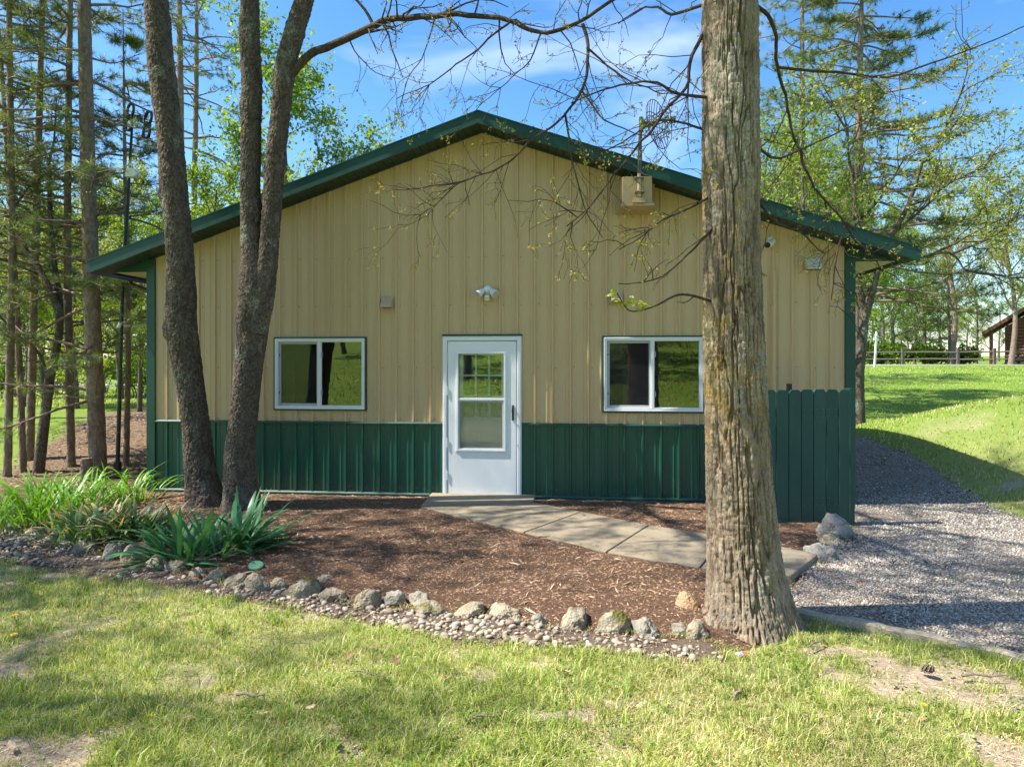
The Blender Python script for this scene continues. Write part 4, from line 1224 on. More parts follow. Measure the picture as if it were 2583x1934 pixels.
# spread so that stones do not sit inside one another
keep = []
cell = {}
for i in range(len(px)):
    c = (int(px[i] / 0.05), int(py[i] / 0.05))
    if all((px[i] - px[j]) ** 2 + (py[i] - py[j]) ** 2 > 0.033 ** 2 for dx in (-1, 0, 1) for dy in (-1, 0, 1) for j in cell.get((c[0] + dx, c[1] + dy), [])):
        keep.append(i); cell.setdefault(c, []).append(i)
px, py = px[keep], py[keep]
size = np.clip(rng.lognormal(math.log(0.0185), 0.36, len(px)), 0.009, 0.040)
vis = size / py
order = np.argsort(-vis)
for i in order[:300]:
    o = link('pebble', peb_meshes[i % 10], loc=(px[i], py[i], 0.012 + size[i] * 0.18), rot=(rng.uniform(-.3, .3), rng.uniform(-.3, .3), rng.uniform(0, 6.28)), scale=[size[i]] * 3)
    tag(o, 'smooth river pebble among its like in the strip between boulders and lawn', 'pebble', 'river pebbles in the strip')
PCOL = np.array([(0.22, 0.175, 0.13), (0.38, 0.31, 0.23), (0.45, 0.40, 0.32), (0.54, 0.45, 0.33), (0.30, 0.275, 0.24), (0.56, 0.49, 0.40), (0.40, 0.30, 0.22)])
def scatter_stones(name, x, y, z, size, base, cols, mat, flat=(0.45, 0.7)):
    V, F = base
    n = len(x); m = len(V)
    a = rng.uniform(0, 2 * PI, n); ca, sa = np.cos(a), np.sin(a)
    sc = np.stack([np.ones(n), rng.uniform(0.6, 0.95, n), rng.uniform(*flat, n)], 1)
    jit = 1 + rng.uniform(-0.22, 0.22, (n, m, 1))
    L = V[None] * jit * sc[:, None, :] * size[:, None, None]
    tl = rng.uniform(-0.45, 0.45, n)[:, None]
    Lz = L[..., 2] + tl * L[..., 0]
    P = np.stack([L[..., 0] * ca[:, None] - L[..., 1] * sa[:, None] + x[:, None], L[..., 0] * sa[:, None] + L[..., 1] * ca[:, None] + y[:, None], Lz + z[:, None]], -1)
    T = F[None] + (np.arange(n) * m)[:, None, None]
    C = cols[rng.integers(0, len(cols), n)] * rng.uniform(0.75, 1.15, (n, 1))
    return tag(link(name, np_mesh(name, P.reshape(-1, 3), None, T.reshape(-1, 3), mat, m > 8, np.repeat(C, m, 0))), kind='stuff')
r = order[300:]
scatter_stones('river_pebbles', px[r], py[r], 0.012 + size[r] * 0.16, size[r], ICO1, PCOL * 0.76, M['pebble_mix'])
# fine grit between
n = 9000
x = rng.uniform(-5.2, 2.0, n); y = rng.uniform(3.9, 7.6, n)
ok = (poly_sd(x, y, poly_strip) < 0.03) & (np.abs(x) < 0.78 * y)
OCT = (np.array([(1, 0, 0), (-1, 0, 0), (0, 1, 0), (0, -1, 0), (0, 0, 1), (0, 0, -1)], float), np.array([(0, 2, 4), (2, 1, 4), (1, 3, 4), (3, 0, 4), (2, 0, 5), (1, 2, 5), (3, 1, 5), (0, 3, 5)]))
x, y = x[ok], y[ok]
scatter_stones('pebble_grit', x, y, np.full(len(x), 0.014), rng.uniform(0.003, 0.010, len(x)), OCT, PCOL, M['pebble_mix'])

# gravel stones
gp_x, gp_y, gp_s = [], [], []
for (n, y0, y1, s0, s1, dens) in ((27000, 4.0, 6.3, 0.006, 0.014, 1), (14000, 6.0, 9.0, 0.008, 0.017, 1), (5000, 8.6, 17.0, 0.012, 0.024, 1)):
    x = rng.uniform(1.2, 8.4, n * 3); y = rng.uniform(y0, y1, n * 3)
    ok = (poly_sd(x, y, poly_gravel) < 0.05) & (x < 0.78 * y + 0.2)
    ok &= (noise2(x, y, 1.4, 3, 61) + rng.uniform(-0.25, 0.25, len(x)) > 0.40)
    idx = np.nonzero(ok)[0][:n]
    gp_x.append(x[idx]); gp_y.append(y[idx]); gp_s.append(rng.uniform(s0, s1, len(idx)))
x, y, s = map(np.concatenate, (gp_x, gp_y, gp_s))
GCOL = np.array([(0.40, 0.37, 0.325), (0.34, 0.31, 0.27), (0.28, 0.25, 0.215), (0.46, 0.435, 0.395), (0.22, 0.195, 0.17), (0.37, 0.345, 0.31), (0.18, 0.14, 0.105)])
scatter_stones('gravel_stones', x, y, ground_h(x, y) + GR_RISE + s * 0.15, s, OCT, GCOL * 1.17, M['gravel_mix'], (0.4, 0.8))

# ------------------------------------------------------------------ mulch chips
def chips(name, x, y, z, length, width, cols, mat, tilt=0.35):
    n = len(x)
    a = rng.uniform(0, 2 * PI, n)
    d = np.stack([np.cos(a), np.sin(a), rng.uniform(-tilt, tilt, n)], 1) * length[:, None] / 2
    p = np.stack([-np.sin(a), np.cos(a), rng.uniform(-0.5, 0.5, n)], 1) * width[:, None] / 2
    c = np.stack([x, y, z], 1)
    up_ = np.zeros((n, 3)); up_[:, 2] = width * 0.55
    V = np.stack([c - d, c + p, c + d, c - p, c + up_ + d * 0.2], 1)
    T = np.array([(0, 3, 4), (3, 2, 4), (2, 1, 4), (1, 0, 4)])[None] + (np.arange(n) * 5)[:, None, None]
    C = cols[rng.integers(0, len(cols), n)] * rng.uniform(0.65, 1.25, (n, 1))
    return tag(link(name, np_mesh(name, V.reshape(-1, 3), None, T.reshape(-1, 3), mat, False, np.repeat(C, 5, 0))), kind='stuff')
n = 95000
x = rng.uniform(-6.2, 4.6, n); y = rng.uniform(4.2, 9.6, n)
sd = poly_sd(x, y, poly_mulch)
ok = (sd < 0.05) & (np.abs(x) < 0.8 * y) & ((sd < -0.05) | (rng.random(n) < 0.5)) & (poly_sd(x, y, poly_walk) > 0.01) & (poly_sd(x, y, [tuple(p) for p in stoop]) > 0.01)
x, y = x[ok], y[ok]
CH = np.array([(0.33, 0.198, 0.125), (0.22, 0.128, 0.08), (0.36, 0.235, 0.152), (0.13, 0.076, 0.048), (0.39, 0.27, 0.18), (0.275, 0.166, 0.106)])
z = mulch_h(x, y) + 0.035 * (noise2(x, y, 5, 4, 21) - 0.5) + 0.002
chips('mulch_chips', x, y, z, np.clip(rng.lognormal(math.log(0.026), 0.45, len(x)), 0.01, 0.09), rng.uniform(0.004, 0.010, len(x)), CH, M['chip_mix'])
n = 900
x = rng.uniform(-4.4, 3.4, n); y = rng.uniform(4.6, 9.2, n)
ok = (poly_sd(x, y, poly_mulch) < -0.05) & (poly_sd(x, y, poly_walk) > 0.02) & (noise2(x, y, 1.5, 3, 44) > 0.45)
x, y = x[ok], y[ok]
chips('mulch_splinters', x, y, mulch_h(x, y) + 0.035 * (noise2(x, y, 5, 4, 21) - 0.5) + 0.008, rng.uniform(0.05, 0.15, len(x)), rng.uniform(0.006, 0.018, len(x)), np.array([(0.48, 0.37, 0.26), (0.38, 0.27, 0.18), (0.30, 0.20, 0.13), (0.14, 0.09, 0.06)]), M['chip_mix'], 0.25)
# mulch spilled on gravel edge and pebbles
n = 9000
x = rng.uniform(-4.5, 3.4, n); y = rng.uniform(4.0, 7.5, n)
ok = ((poly_sd(x, y, poly_strip) < 0.02) | ((poly_sd(x, y, poly_gravel) < 0) & (poly_sd(x, y, poly_mulch) < 0.6) & (rng.random(n) < 1.0))) & (np.abs(x) < 0.8 * y)
x, y = x[ok], y[ok]
chips('scattered_chips', x, y, np.full(len(x), 0.024), rng.uniform(0.012, 0.05, len(x)), rng.uniform(0.004, 0.01, len(x)), CH, M['chip_mix'])
n = 7000
x = rng.uniform(-1.4, 3.6, n); y = rng.uniform(5.0, 9.0, n)
dw = np.minimum(poly_sd(x, y, poly_walk), poly_sd(x, y, [tuple(p) for p in stoop]))
ok = (dw < -0.01) & (rng.random(n) < 0.05 + 0.95 * np.exp(dw / 0.075))
x, y = x[ok], y[ok]
chips('walkway_crumbs', x, y, np.full(len(x), WT + 0.005), rng.uniform(0.008, 0.035, len(x)), rng.uniform(0.003, 0.008, len(x)), CH * 0.8, M['chip_mix'], 0.05)
# pine litter under the pines
n = 12000
x = rng.uniform(-8.5, -4.4, n); y = rng.uniform(8.6, 19, n)
ok = (x > -0.8 * y) & (poly_sd(x, y, poly_mulch) > 0) & (x + 0.14 * (y - 9) < -3.6)
x, y = x[ok], y[ok]
chips('pine_litter', x, y, ground_h(x, y) + 0.01, rng.uniform(0.03, 0.12, len(x)), rng.uniform(0.006, 0.02, len(x)), np.array([(0.26, 0.19, 0.13), (0.16, 0.10, 0.065), (0.36, 0.28, 0.2), (0.10, 0.07, 0.045)]), M['chip_mix'])

# ------------------------------------------------------------------ grass
WK = lambda x, y: np.minimum(np.minimum(poly_sd(x, y, poly_mulch), poly_sd(x, y, poly_gravel)), poly_sd(x, y, poly_strip))
def grass(name, x, y, hgt, wid, cols, lean=0.6, segs=2):
    n = len(x)
    z = ground_h(x, y)
    nr = np.exp(-((x / 14) ** 2 + ((y - 5) / 14) ** 2))
    z = z + nr * (0.05 * (noise2(x, y, 1.1, 3, 3) - 0.5) + 0.03 * (noise2(x, y, 6, 3, 4) - 0.5)) - 0.004
    a = rng.uniform(0, 2 * PI, n)
    ln = rng.uniform(0.1, lean, n) + 0.15
    d = np.stack([np.cos(a), np.sin(a)], 1)
    s = np.stack([-np.sin(a), np.cos(a)], 1)
    ta = a + rng.uniform(-1, 1, n)
    s = np.stack([-np.sin(ta), np.cos(ta)], 1) * (wid / 2)[:, None]
    b = np.stack([x, y, z], 1)
    mid = b.copy(); mid[:, :2] += d * (hgt * ln * 0.35)[:, None]; mid[:, 2] += hgt * 0.6
    tip = b.copy(); tip[:, :2] += d * (hgt * ln * 1.15)[:, None]; tip[:, 2] += hgt * (1.0 - 0.25 * ln)
    S3 = np.concatenate([s, np.zeros((n, 1))], 1)
    V = np.stack([b - S3, b + S3, mid - S3 * 0.8, mid + S3 * 0.8, tip], 1)
    o5 = (np.arange(n) * 5)[:, None]
    T = np.concatenate([np.array([[0, 1, 3]]) + o5, np.array([[0, 3, 2]]) + o5, np.array([[2, 3, 4]]) + o5], 0)
    C = cols * rng.uniform(0.75, 1.2, (n, 1))
    return tag(link(name, np_mesh(name, V.reshape(-1, 3), None, T, M['grass_blade'], False, np.repeat(C, 5, 0))), kind='stuff')
GC = np.array([(0.25, 0.36, 0.065), (0.35, 0.43, 0.10), (0.45, 0.48, 0.155), (0.155, 0.245, 0.042), (0.64, 0.55, 0.34), (0.53, 0.50, 0.25)])
def grass_cols(x, y, dry):
    n = len(x)
    k = rng.choice(len(GC), n, p=[0.30, 0.28, 0.17, 0.15, 0.05, 0.05])
    k = np.where(rng.random(n) < dry * 0.75, 4 + (rng.random(n) < 0.4), k)
    c = GC[k].copy()
    f = noise2(x, y, 1.3, 3, 91)[:, None]
    return c * (0.8 + 0.5 * f) * np.array([[1, 1, 1]])
def lawn_points(n, x0, x1, y0, y1, far=0.0):
    # denser near the camera: sample uniformly over the picture rather than the ground
    t_ = rng.random(n)
    y = 1 / ((1 - t_) / y0 + t_ / y1)
    x = rng.uniform(-1, 1, n) * (0.79 * y + 0.15)
    ok = (x > x0) & (x < x1)
    return x[ok], y[ok]
x, y = lawn_points(255000, -20, 20, 2.75, 9.0)
sd = WK(x, y)
br = bare_mask(x, y)
inb = poly_sd(x, y, [B2W(-4.7, -0.2), B2W(4.7, -0.2), B2W(4.7, 11), B2W(-4.7, 11)])
clump = noise2(x, y, 7, 3, 14)
ok = (sd > -0.06 * rng.random(len(x))) & (rng.random(len(x)) < np.clip(0.98 - 0.95 * br + 1.1 * (clump - 0.5), 0.03, 1)) & (inb > 0)
ok &= ~((x < -4) & (y > 8.2))
ok &= (np.hypot(x - W(1870, 1600, 4.5)[0], y - 4.55) > 0.34)
x, y, br = x[ok], y[ok], br[ok]
tall = noise2(x, y, 2.6, 3, 33)
hgt = (0.016 + 0.040 * tall * rng.uniform(0.5, 1.3, len(x))) * (1 - 0.35 * br) * (1 + 0.05 * y)
grass('lawn_grass', x, y, hgt, rng.uniform(0.0022, 0.0046, len(x)) * (0.7 + 0.12 * y), grass_cols(x, y, np.clip(0.35 * br + 0.6 * sstep(0.38, 0.66, noise2(x, y, 0.9, 3, 51)) + 0.18, 0, 1)), lean=0.9)
# crumbs of soil and dead thatch on the worn spots
n = 26000
x, y = lawn_points(n, -20, 20, 2.75, 7.5)
ok = (rng.random(len(x)) < 0.15 + 0.85 * bare_mask(x, y)) & (WK(x, y) > -0.02)
x, y = x[ok], y[ok]
chips('thatch_crumbs', x, y, ground_h(x, y) + 0.05 * (noise2(x, y, 1.1, 3, 3) - 0.5) + 0.03 * (noise2(x, y, 6, 3, 4) - 0.5) + 0.003, rng.uniform(0.008, 0.045, len(x)), rng.uniform(0.002, 0.006, len(x)), np.array([(0.50, 0.42, 0.28), (0.34, 0.26, 0.17), (0.22, 0.16, 0.10), (0.58, 0.50, 0.34)]), M['chip_mix'], 0.2)
# broad-leaved weeds in patches
wx_, wy_ = lawn_points(420, -20, 20, 2.8, 6.5)
ok = (WK(wx_, wy_) > 0.03) & (noise2(wx_, wy_, 1.2, 2, 70) > 0.48)
wx_, wy_ = wx_[ok], wy_[ok]
k = 9
x = np.repeat(wx_, k) + rng.normal(0, 0.035, len(wx_) * k); y = np.repeat(wy_, k) + rng.normal(0, 0.035, len(wx_) * k)
ok = np.hypot(x - 1.55, y - 4.6) > 0.36
x, y = x[ok], y[ok]; nw = len(x)
a = rng.uniform(0, 2 * PI, nw); s_ = rng.uniform(0.012, 0.030, nw)
c_ = np.stack([x, y, rng.uniform(0.010, 0.035, nw)], 1)
dv_ = np.stack([np.cos(a), np.sin(a), rng.uniform(0.0, 0.5, nw)], 1) * s_[:, None]; pv_ = np.stack([-np.sin(a), np.cos(a), rng.uniform(-.2, .2, nw)], 1) * s_[:, None] * 0.42
up3 = np.zeros((nw, 3)); up3[:, 2] = s_ * 0.18
V = np.stack([c_, c_ + dv_ * 0.45 + pv_ + up3, c_ + dv_, c_ + dv_ * 0.45 - pv_ + up3], 1)
T = np.array([(0, 1, 2), (0, 2, 3)])[None] + (np.arange(nw) * 4)[:, None, None]
tag(link('lawn_weeds', np_mesh('lawn_weeds', V.reshape(-1, 3), None, T.reshape(-1, 3), M['leaf'], False, np.repeat(np.array([(0.16, 0.27, 0.04), (0.24, 0.36, 0.05), (0.12, 0.21, 0.035)])[rng.integers(0, 3, nw)], 4, 0))), kind='stuff')
# taller tufts
tx, ty = lawn_points(1500, -20, 20, 2.8, 6.2)
ok = (WK(tx, ty) > 0.0) & (bare_mask(tx, ty) < 0.6) & (np.hypot(tx - 1.5, ty - 4.55) > 0.35)
tx, ty = tx[ok], ty[ok]
k = 11
x = np.repeat(tx, k) + rng.normal(0, 0.022, len(tx) * k); y = np.repeat(ty, k) + rng.normal(0, 0.022, len(tx) * k)
grass('grass_tufts', x, y, rng.uniform(0.045, 0.12, len(x)), rng.uniform(0.003, 0.006, len(x)), grass_cols(x, y, np.full(len(x), 0.08)) * 1.05, lean=0.75)
# right-hand slope and left lawn beyond the pines
x = rng.uniform(4.6, 30, 420000); y = rng.uniform(7.5, 41, 420000)
ok = (x < 0.80 * y) & (WK(x, y) > -0.02) & (rng.random(len(x)) < np.clip(1.1 - y / 24, 0.16, 1)) & (rng.random(len(x)) < 1 - 0.8 * bare_mask(x, y))
x, y = x[ok][:52000], y[ok][:52000]
grass('slope_grass', x, y, rng.uniform(0.03, 0.07, len(x)), 0.004 + 0.0007 * y * rng.uniform(0.6, 1.3, len(x)), grass_cols(x, y, np.clip((0.1 + 0.5 * sstep(0.5, 0.7, noise2(x, y, 0.7, 3, 51))) * sstep(22, 12, y), 0, 1)), lean=0.8)
x = rng.uniform(-30, -4, 60000); y = rng.uniform(17.5, 40, 60000)
ok = (x > -0.8 * y) & (rng.random(len(x)) < np.clip(1.6 - y / 26, 0.1, 1))
x, y = x[ok][:26000], y[ok][:26000]
grass('far_lawn_grass', x, y, rng.uniform(0.05, 0.11, len(x)), 0.006 + 0.0009 * y, grass_cols(x, y, np.full(len(x), 0.06)), lean=0.8)

# rough grass on the slope behind the camera, seen in the glass
x = rng.uniform(-16, 16, 16000); y = rng.uniform(-34, -2.5, 16000)
grass('hill_grass', x, y, rng.uniform(0.08, 0.22, len(x)), rng.uniform(0.02, 0.05, len(x)), grass_cols(x, y, np.full(len(x), 0.04)) * 0.8, lean=0.9)

# ------------------------------------------------------------------ garden plants: every leaf a piece of its own
def leaf_mesh(name, L, w, bend, mat, twist=0.0, fold=0.25, droop=0.0, seg=9):
    V, T, C = [], [], []
    x = z = 0.0; ang = PI / 2 - 0.05
    pts = []
    for i in range(seg + 1):
        t_ = i / seg
        pts.append((x, z, ang))
        st = L / seg
        x += math.cos(ang) * st; z += math.sin(ang) * st
        ang -= bend / seg * (0.4 + 1.2 * t_) + droop * max(0, t_ - 0.6) * 2.5 / seg
    for i, (px_, pz, an) in enumerate(pts):
        t_ = i / seg
        ww = w / 2 * (0.55 + 0.45 * math.sin(min(1, t_ * 1.6) * PI / 2)) * (1 - max(0, (t_ - 0.45) / 0.55) ** 2.2)
        tw = twist * t_
        for k, q in ((-1, -1), (0, 0), (1, 1)):
            off = q * ww
            lift = fold * abs(off)
            V.append((px_ - math.sin(an) * lift * -1 + off * math.sin(tw) * 0.5, off * math.cos(tw), pz + math.cos(an) * lift))
            C.append((t_, 0, 0))
        if i:
            a = (i - 1) * 3
            T += [(a, a + 1, a + 4, a + 3), (a + 1, a + 2, a + 5, a + 4)]
    me = np_mesh(name, V, T, None, mat, True)
    at_ = me.attributes.new('tpos', 'FLOAT_COLOR', 'POINT')
    c4 = np.ones((len(V), 4), np.float32); c4[:, :3] = C
    at_.data.foreach_set('color', c4.ravel())
    return me
def clump(root, centres, meshes, n, spread, tilt0, tilt1, s0, s1, fan=None):
    for i in range(n):
        cx, cy = centres[i % len(centres)]
        r_ = spread * math.sqrt(random.random()); a = random.uniform(0, 2 * PI)
        if fan is not None and random.random() < fan[1]: a = fan[0] + random.gauss(0, 0.8)
        x, y = cx + r_ * math.cos(a), cy + r_ * math.sin(a)
        ti = tilt0 + (tilt1 - tilt0) * (r_ / spread) * random.uniform(0.7, 1.2)
        az = a + random.gauss(0, 0.45)
        rot = Euler((0, ti, az), 'XYZ')
        link('leaf', random.choice(meshes), root, loc=(x, y, 0.0), rot=rot, scale=[random.uniform(s0, s1)] * 3)
iris_me = [leaf_mesh('leaf', 0.66, 0.046 + 0.009 * (k % 3), 0.25 + 0.26 * k, M['iris_leaf'], 0.25 * (k % 3 - 1), 0.3) for k in range(6)]
dry_me = [leaf_mesh('leaf', 0.50, 0.032 + 0.006 * (k % 3), 0.35 + 0.25 * k, M['dry_iris_leaf'], 0.3 * (k % 3 - 1), 0.3, droop=0.6 + 0.55 * k) for k in range(6)]
lily_me = [leaf_mesh('leaf', 0.74, 0.020 + 0.004 * (k % 3), 1.1 + 0.28 * k, M['daylily_leaf'], 0.3 * (k % 3 - 1), 0.35, droop=0.3) for k in range(6)]
def bed_empty(name, u, v):
    x, y = G(u, v, 0.04)
    return empty(name, (x, y, float(mulch_h(x, y)) - 0.01))
o = tag(bed_empty('iris', 480, 1412), 'broad green iris clump with pale-edged sword leaves, spilling over boulders on the left', 'plant', 'iris clumps')
clump(o, [(-0.1, 0.05), (0.05, 0.12), (-0.22, 0.18), (0.18, 0.10)], iris_me, 120, 0.22, 0.10, 1.35, 0.55, 0.95, (PI * 0.95, 0.30))
o = tag(bed_empty('iris', 580, 1378), 'upright green iris clump at the foot of the twin trunks, right one of two', 'plant', 'iris clumps')
clump(o, [(0, 0), (0.08, 0.1), (0.12, -0.04)], iris_me, 85, 0.16, 0.05, 1.25, 0.58, 0.98, (0.1, 0.28))
o = tag(bed_empty('iris', 258, 1362), 'iris clump with withered straw-coloured leaf tips, middle of the left plants', 'plant', 'iris clumps')
clump(o, [(-0.25, 0.05), (0.0, 0.08), (0.25, 0.12), (-0.1, 0.25), (0.15, 0.28), (0.38, 0.2)], dry_me, 240, 0.23, 0.05, 0.95, 0.65, 1.0)
o = tag(bed_empty('daylily', 90, 1325), 'bright green daylily mound with arching strap leaves at the left edge', 'plant', 'daylily mounds')
clump(o, [(-0.45, 0.0), (-0.15, 0.1), (0.15, 0.15), (-0.3, 0.4), (0.05, 0.45)], lily_me, 240, 0.28, 0.08, 0.6, 0.7, 1.1)
o = tag(bed_empty('daylily', 195, 1283), 'bright green daylily mound behind the withered iris', 'plant', 'daylily mounds')
clump(o, [(-0.3, 0.1), (0.0, 0.2), (0.25, 0.25), (0.5, 0.35)], lily_me, 170, 0.26, 0.08, 0.6, 0.6, 1.0)

# ------------------------------------------------------------------ small things on the ground
x, y = G(646, 1432, 0.05)
o = tag(empty('valve_cap', (x, y, float(mulch_h(x, y)))), 'round green irrigation valve cap half sunk in the mulch', 'cap')
MB().tube([(0, 0, -0.03), (0, 0, 0.03), (0, 0, 0.036)], [0.062, 0.062, 0.055], 24).build('lid', M['valve_green'], o, smooth=True, rot=(0.30, 0.1, 0))
MB().tube([(0, 0, -0.06), (0, 0, 0.016)], [0.068, 0.068], 24).build('rim', M['black_rubber'], o, smooth=True, rot=(0.30, 0.1, 0))

def dry_leaf(kind, col):
    # lobed fallen oak leaf, curled
    n = 26
    V = [(0, 0, 0)]
    for i in range(n):
        a = 2 * PI * i / n
        r_ = 0.5 * (0.55 + 0.22 * abs(math.cos(a * 3.5)) + 0.18 * math.cos(2 * a))
        x, y = r_ * 1.5 * math.cos(a), r_ * math.sin(a)
        V.append((x, y, 0.35 * x * x + 0.5 * abs(y) ** 1.5 + 0.05 * math.sin(5 * a + kind)))
    T = [(0, 1 + i, 1 + (i + 1) % n) for i in range(n)]
    return np_mesh('fallen_leaf', V, None, T, M['dry_leaf'], True, np.tile(col, (len(V), 1)))
dl = [dry_leaf(k, c) for k, c in enumerate([(0.30, 0.18, 0.105), (0.38, 0.26, 0.16), (0.22, 0.12, 0.07), (0.40, 0.30, 0.19)])]
leaf_spots = [(553, 1603, .07, 'fallen tan oak leaf on the grass below the valve cap'), (935, 1648, .07, 'fallen brown leaf on the grass left of centre, nearest the pebbles'), (998, 1680, .07, 'curled tan leaf standing in the grass below the tall brown boulder'), (1421, 1710, .10, 'large pale fallen leaf in the grass right of centre'),
              (880, 1672, .06, 'dark brown fallen leaf in the grass left of centre'), (1685, 1655, .07, 'pale fallen leaf among pebbles left of the big tree'), (1410, 1675, .05, 'small pale leaf near the pebbles right of centre'), (1888, 1852, .06, 'reddish brown leaf in the grass below the big tree'),
              (2322, 1832, .07, 'brown leaf on the worn soil at lower right'), (1145, 1700, .05, 'small brown leaf in mid lawn'), (1130, 1722, .06, 'brown leaf beside another in mid lawn'), (784, 1800, .05, 'brown leaf in the lower left lawn'), (475, 1827, .06, 'curled brown leaf in the grass near the lower left'), (665, 1817, .06, 'pale leaf flat in the grass, lower left'),
              (2018, 1622, .04, 'small brown leaf in the grass right of the big tree'), (30, 1900, .06, 'tan leaf on bare soil in the lower left corner'), (880, 1675, .05, None), (1765, 1500, .05, 'leaf on the concrete walk beside the big tree'),
              (1160, 1432, .05, 'dry leaf lying on the mulch below the walkway'), (1070, 1400, .05, 'tan leaf on the shaded mulch left of the walkway')]
for i, (u, v, s, lab) in enumerate(leaf_spots):
    if not lab: continue
    x, y = G(u, v)
    on_m = float(poly_sd(np.array([x]), np.array([y]), poly_mulch)[0]) < 0
    on_w = float(poly_sd(np.array([x]), np.array([y]), poly_walk)[0]) < 0
    zz = float(ground_h(x, y)) + (WT + 0.004 if on_w else (0.075 if on_m else 0.035))
    o = link('fallen_leaf', dl[i % 4], loc=(x, y, zz), rot=(random.uniform(-.4, .4), random.uniform(-.4, .4), random.uniform(0, 6.28)), scale=[s * 0.82] * 3)
    tag(o, lab, 'leaf', 'fallen leaves')
def stick(u, v, L, rz, r_, lab):
    x, y = G(u, v)
    zz = 0.03 if float(poly_sd(np.array([x]), np.array([y]), poly_mulch)[0]) > 0 else 0.085
    pts = [(-L / 2, 0, 0.0), (-L / 5, 0.02 * L, 0.012), (L / 6, -0.03 * L, 0.008), (L / 2, 0.03 * L, 0.016)]
    mb = MB(); mb.tube(pts, [r_, r_ * .9, r_ * .75, r_ * .4], 7)
    mb.tube([(L / 6, -0.03 * L, 0.008), (L / 6 + 0.12 * L, 0.1 * L, 0.02)], [r_ * .6, r_ * .3], 5)
    o = mb.build('stick', M['stick_wood'], smooth=True, loc=(x, y, zz + float(ground_h(x, y))), rot=(0, 0, rz))
    tag(o, lab, 'stick', 'fallen sticks')
stick(1862, 1765, 0.11, 0.8, 0.012, 'short thick stick in the grass below the big tree')
stick(1215, 1386, 0.42, 0.0, 0.007, 'long thin stick lying on the mulch below the walkway')
stick(930, 1715, 0.25, -0.4, 0.005, 'thin curved stick in the grass left of centre')
stick(2480, 1720, 0.22, -0.15, 0.008, 'dark stick on worn soil near the timber edging')
stick(1230, 1825, 0.2, 0.15, 0.006, 'thin stick in the bare patch at lower middle')
stick(2060, 1635, 0.16, 0.6, 0.006, 'twig in the grass right of the big tree foot')
stick(630, 1770, 0.16, -0.3, 0.010, 'broken stick in the shadow band, left lawn')
stick(1370, 1378, 0.14, 0.2, 0.008, 'pale splinter of wood near the lower walkway edge')
# pine cone
x, y = G(2322, 1702)
o = tag(empty('pine_cone', (x, y, 0.0)), 'dark open pine cone on worn soil at the right', 'cone')
MB().tube([(0, 0, 0.0), (0, 0, 0.06)], [0.010, 0.004], 6).build('core', M['stick_wood'], o)
sc_me = MB().add([(0, -0.006, 0), (0, 0.006, 0), (0.026, 0.010, 0.008), (0.030, 0, 0.014), (0.026, -0.010, 0.008), (0.014, 0, 0.010)], [(0, 4, 5), (4, 3, 5), (3, 2, 5), (2, 1, 5), (1, 0, 5), (0, 1, 2, 3, 4)]).mesh('scale', M['stick_wood'])
for k in range(34):
    q = k / 34
    link('scale', sc_me, o, loc=(0, 0, 0.004 + 0.052 * q), rot=(0, -0.2 - 0.7 * q, k * 2.4), scale=[(0.75 + 0.5 * math.sin(q * PI)) * 0.95] * 3)
o.rotation_euler = (1.1, 0.2, 0.6); o.location.z = 0.03
# candy wrapper
x, y = G(1870, 1663)
wv = MB()
o = tag(empty('candy_wrapper', (x, y, 0.035), 0.3), 'small crumpled white wrapper with red and blue print in the grass', 'litter')
vv, ff = [], []
for i in range(7):
    for k in range(4):
        vv.append((i * 0.011 - 0.033, k * 0.011 - 0.016, 0.006 * math.sin(i * 2.1 + k * 1.7) + 0.004 * ((i + k) % 2)))
for i in range(6):
    for k in range(3): ff.append((i * 4 + k, (i + 1) * 4 + k, (i + 1) * 4 + k + 1, i * 4 + k + 1))
for nm, mt, cols_ in (('sheet', 'wrapper', (0, 1)), ('red_panel', 'wrapper_red', (4, 5)), ('blue_panel', 'wrapper_blue', (2,)), ('end', 'wrapper', (3,))):
    f2 = [f for i, f in enumerate(ff) if (i // 3) in cols_]
    MB().add(vv, f2).build(nm, M[mt], o)
# dandelions and weeds
t = NT('yellow_petal'); M['yellow_petal'] = t.pbr((0.72, 0.47, 0.01), 0.6)
def dandelion(u, v, lab, s=1.0):
    x, y = G(u, v)
    o = tag(empty('dandelion', (x, y, 0.0)), lab, 'flower', 'dandelions in the lawn')
    MB().tube([(0, 0, 0), (0.005, 0, 0.03 * s), (0.0, 0.004, 0.06 * s)], 0.002, 5).build('stem', M['iris_leaf'], o)
    fl = MB()
    for ring_, (nn, rr, zz) in enumerate(((16, 0.020, 0.003), (12, 0.014, 0.007), (7, 0.007, 0.009))):
        for k in range(nn):
            a = 2 * PI * k / nn + ring_
            c_, s_ = math.cos(a), math.sin(a)
            fl.add([(0, 0, 0), (c_ * rr - s_ * 0.0025, s_ * rr + c_ * 0.0025, zz), (c_ * rr * 1.15, s_ * rr * 1.15, zz), (c_ * rr + s_ * 0.0025, s_ * rr - c_ * 0.0025, zz)], [(0, 1, 2, 3)])
    fl.build('flower_head', M['yellow_petal'], o, loc=(0, 0.004, 0.06 * s), scale=[s] * 3)
    for k in range(6):
        link('leaf', lily_me[k % 6], o, rot=(0, 1.1, k * 1.05 + 0.3), scale=[0.16] * 3)
dandelion(36, 1575, 'dandelion in bloom at the left edge of the lawn, upper one', 1.0)
dandelion(34, 1625, 'dandelion in bloom at the left edge of the lawn, lower one', 1.0)
dandelion(2331, 1802, 'yellow dandelion on worn soil at lower right', 0.8)

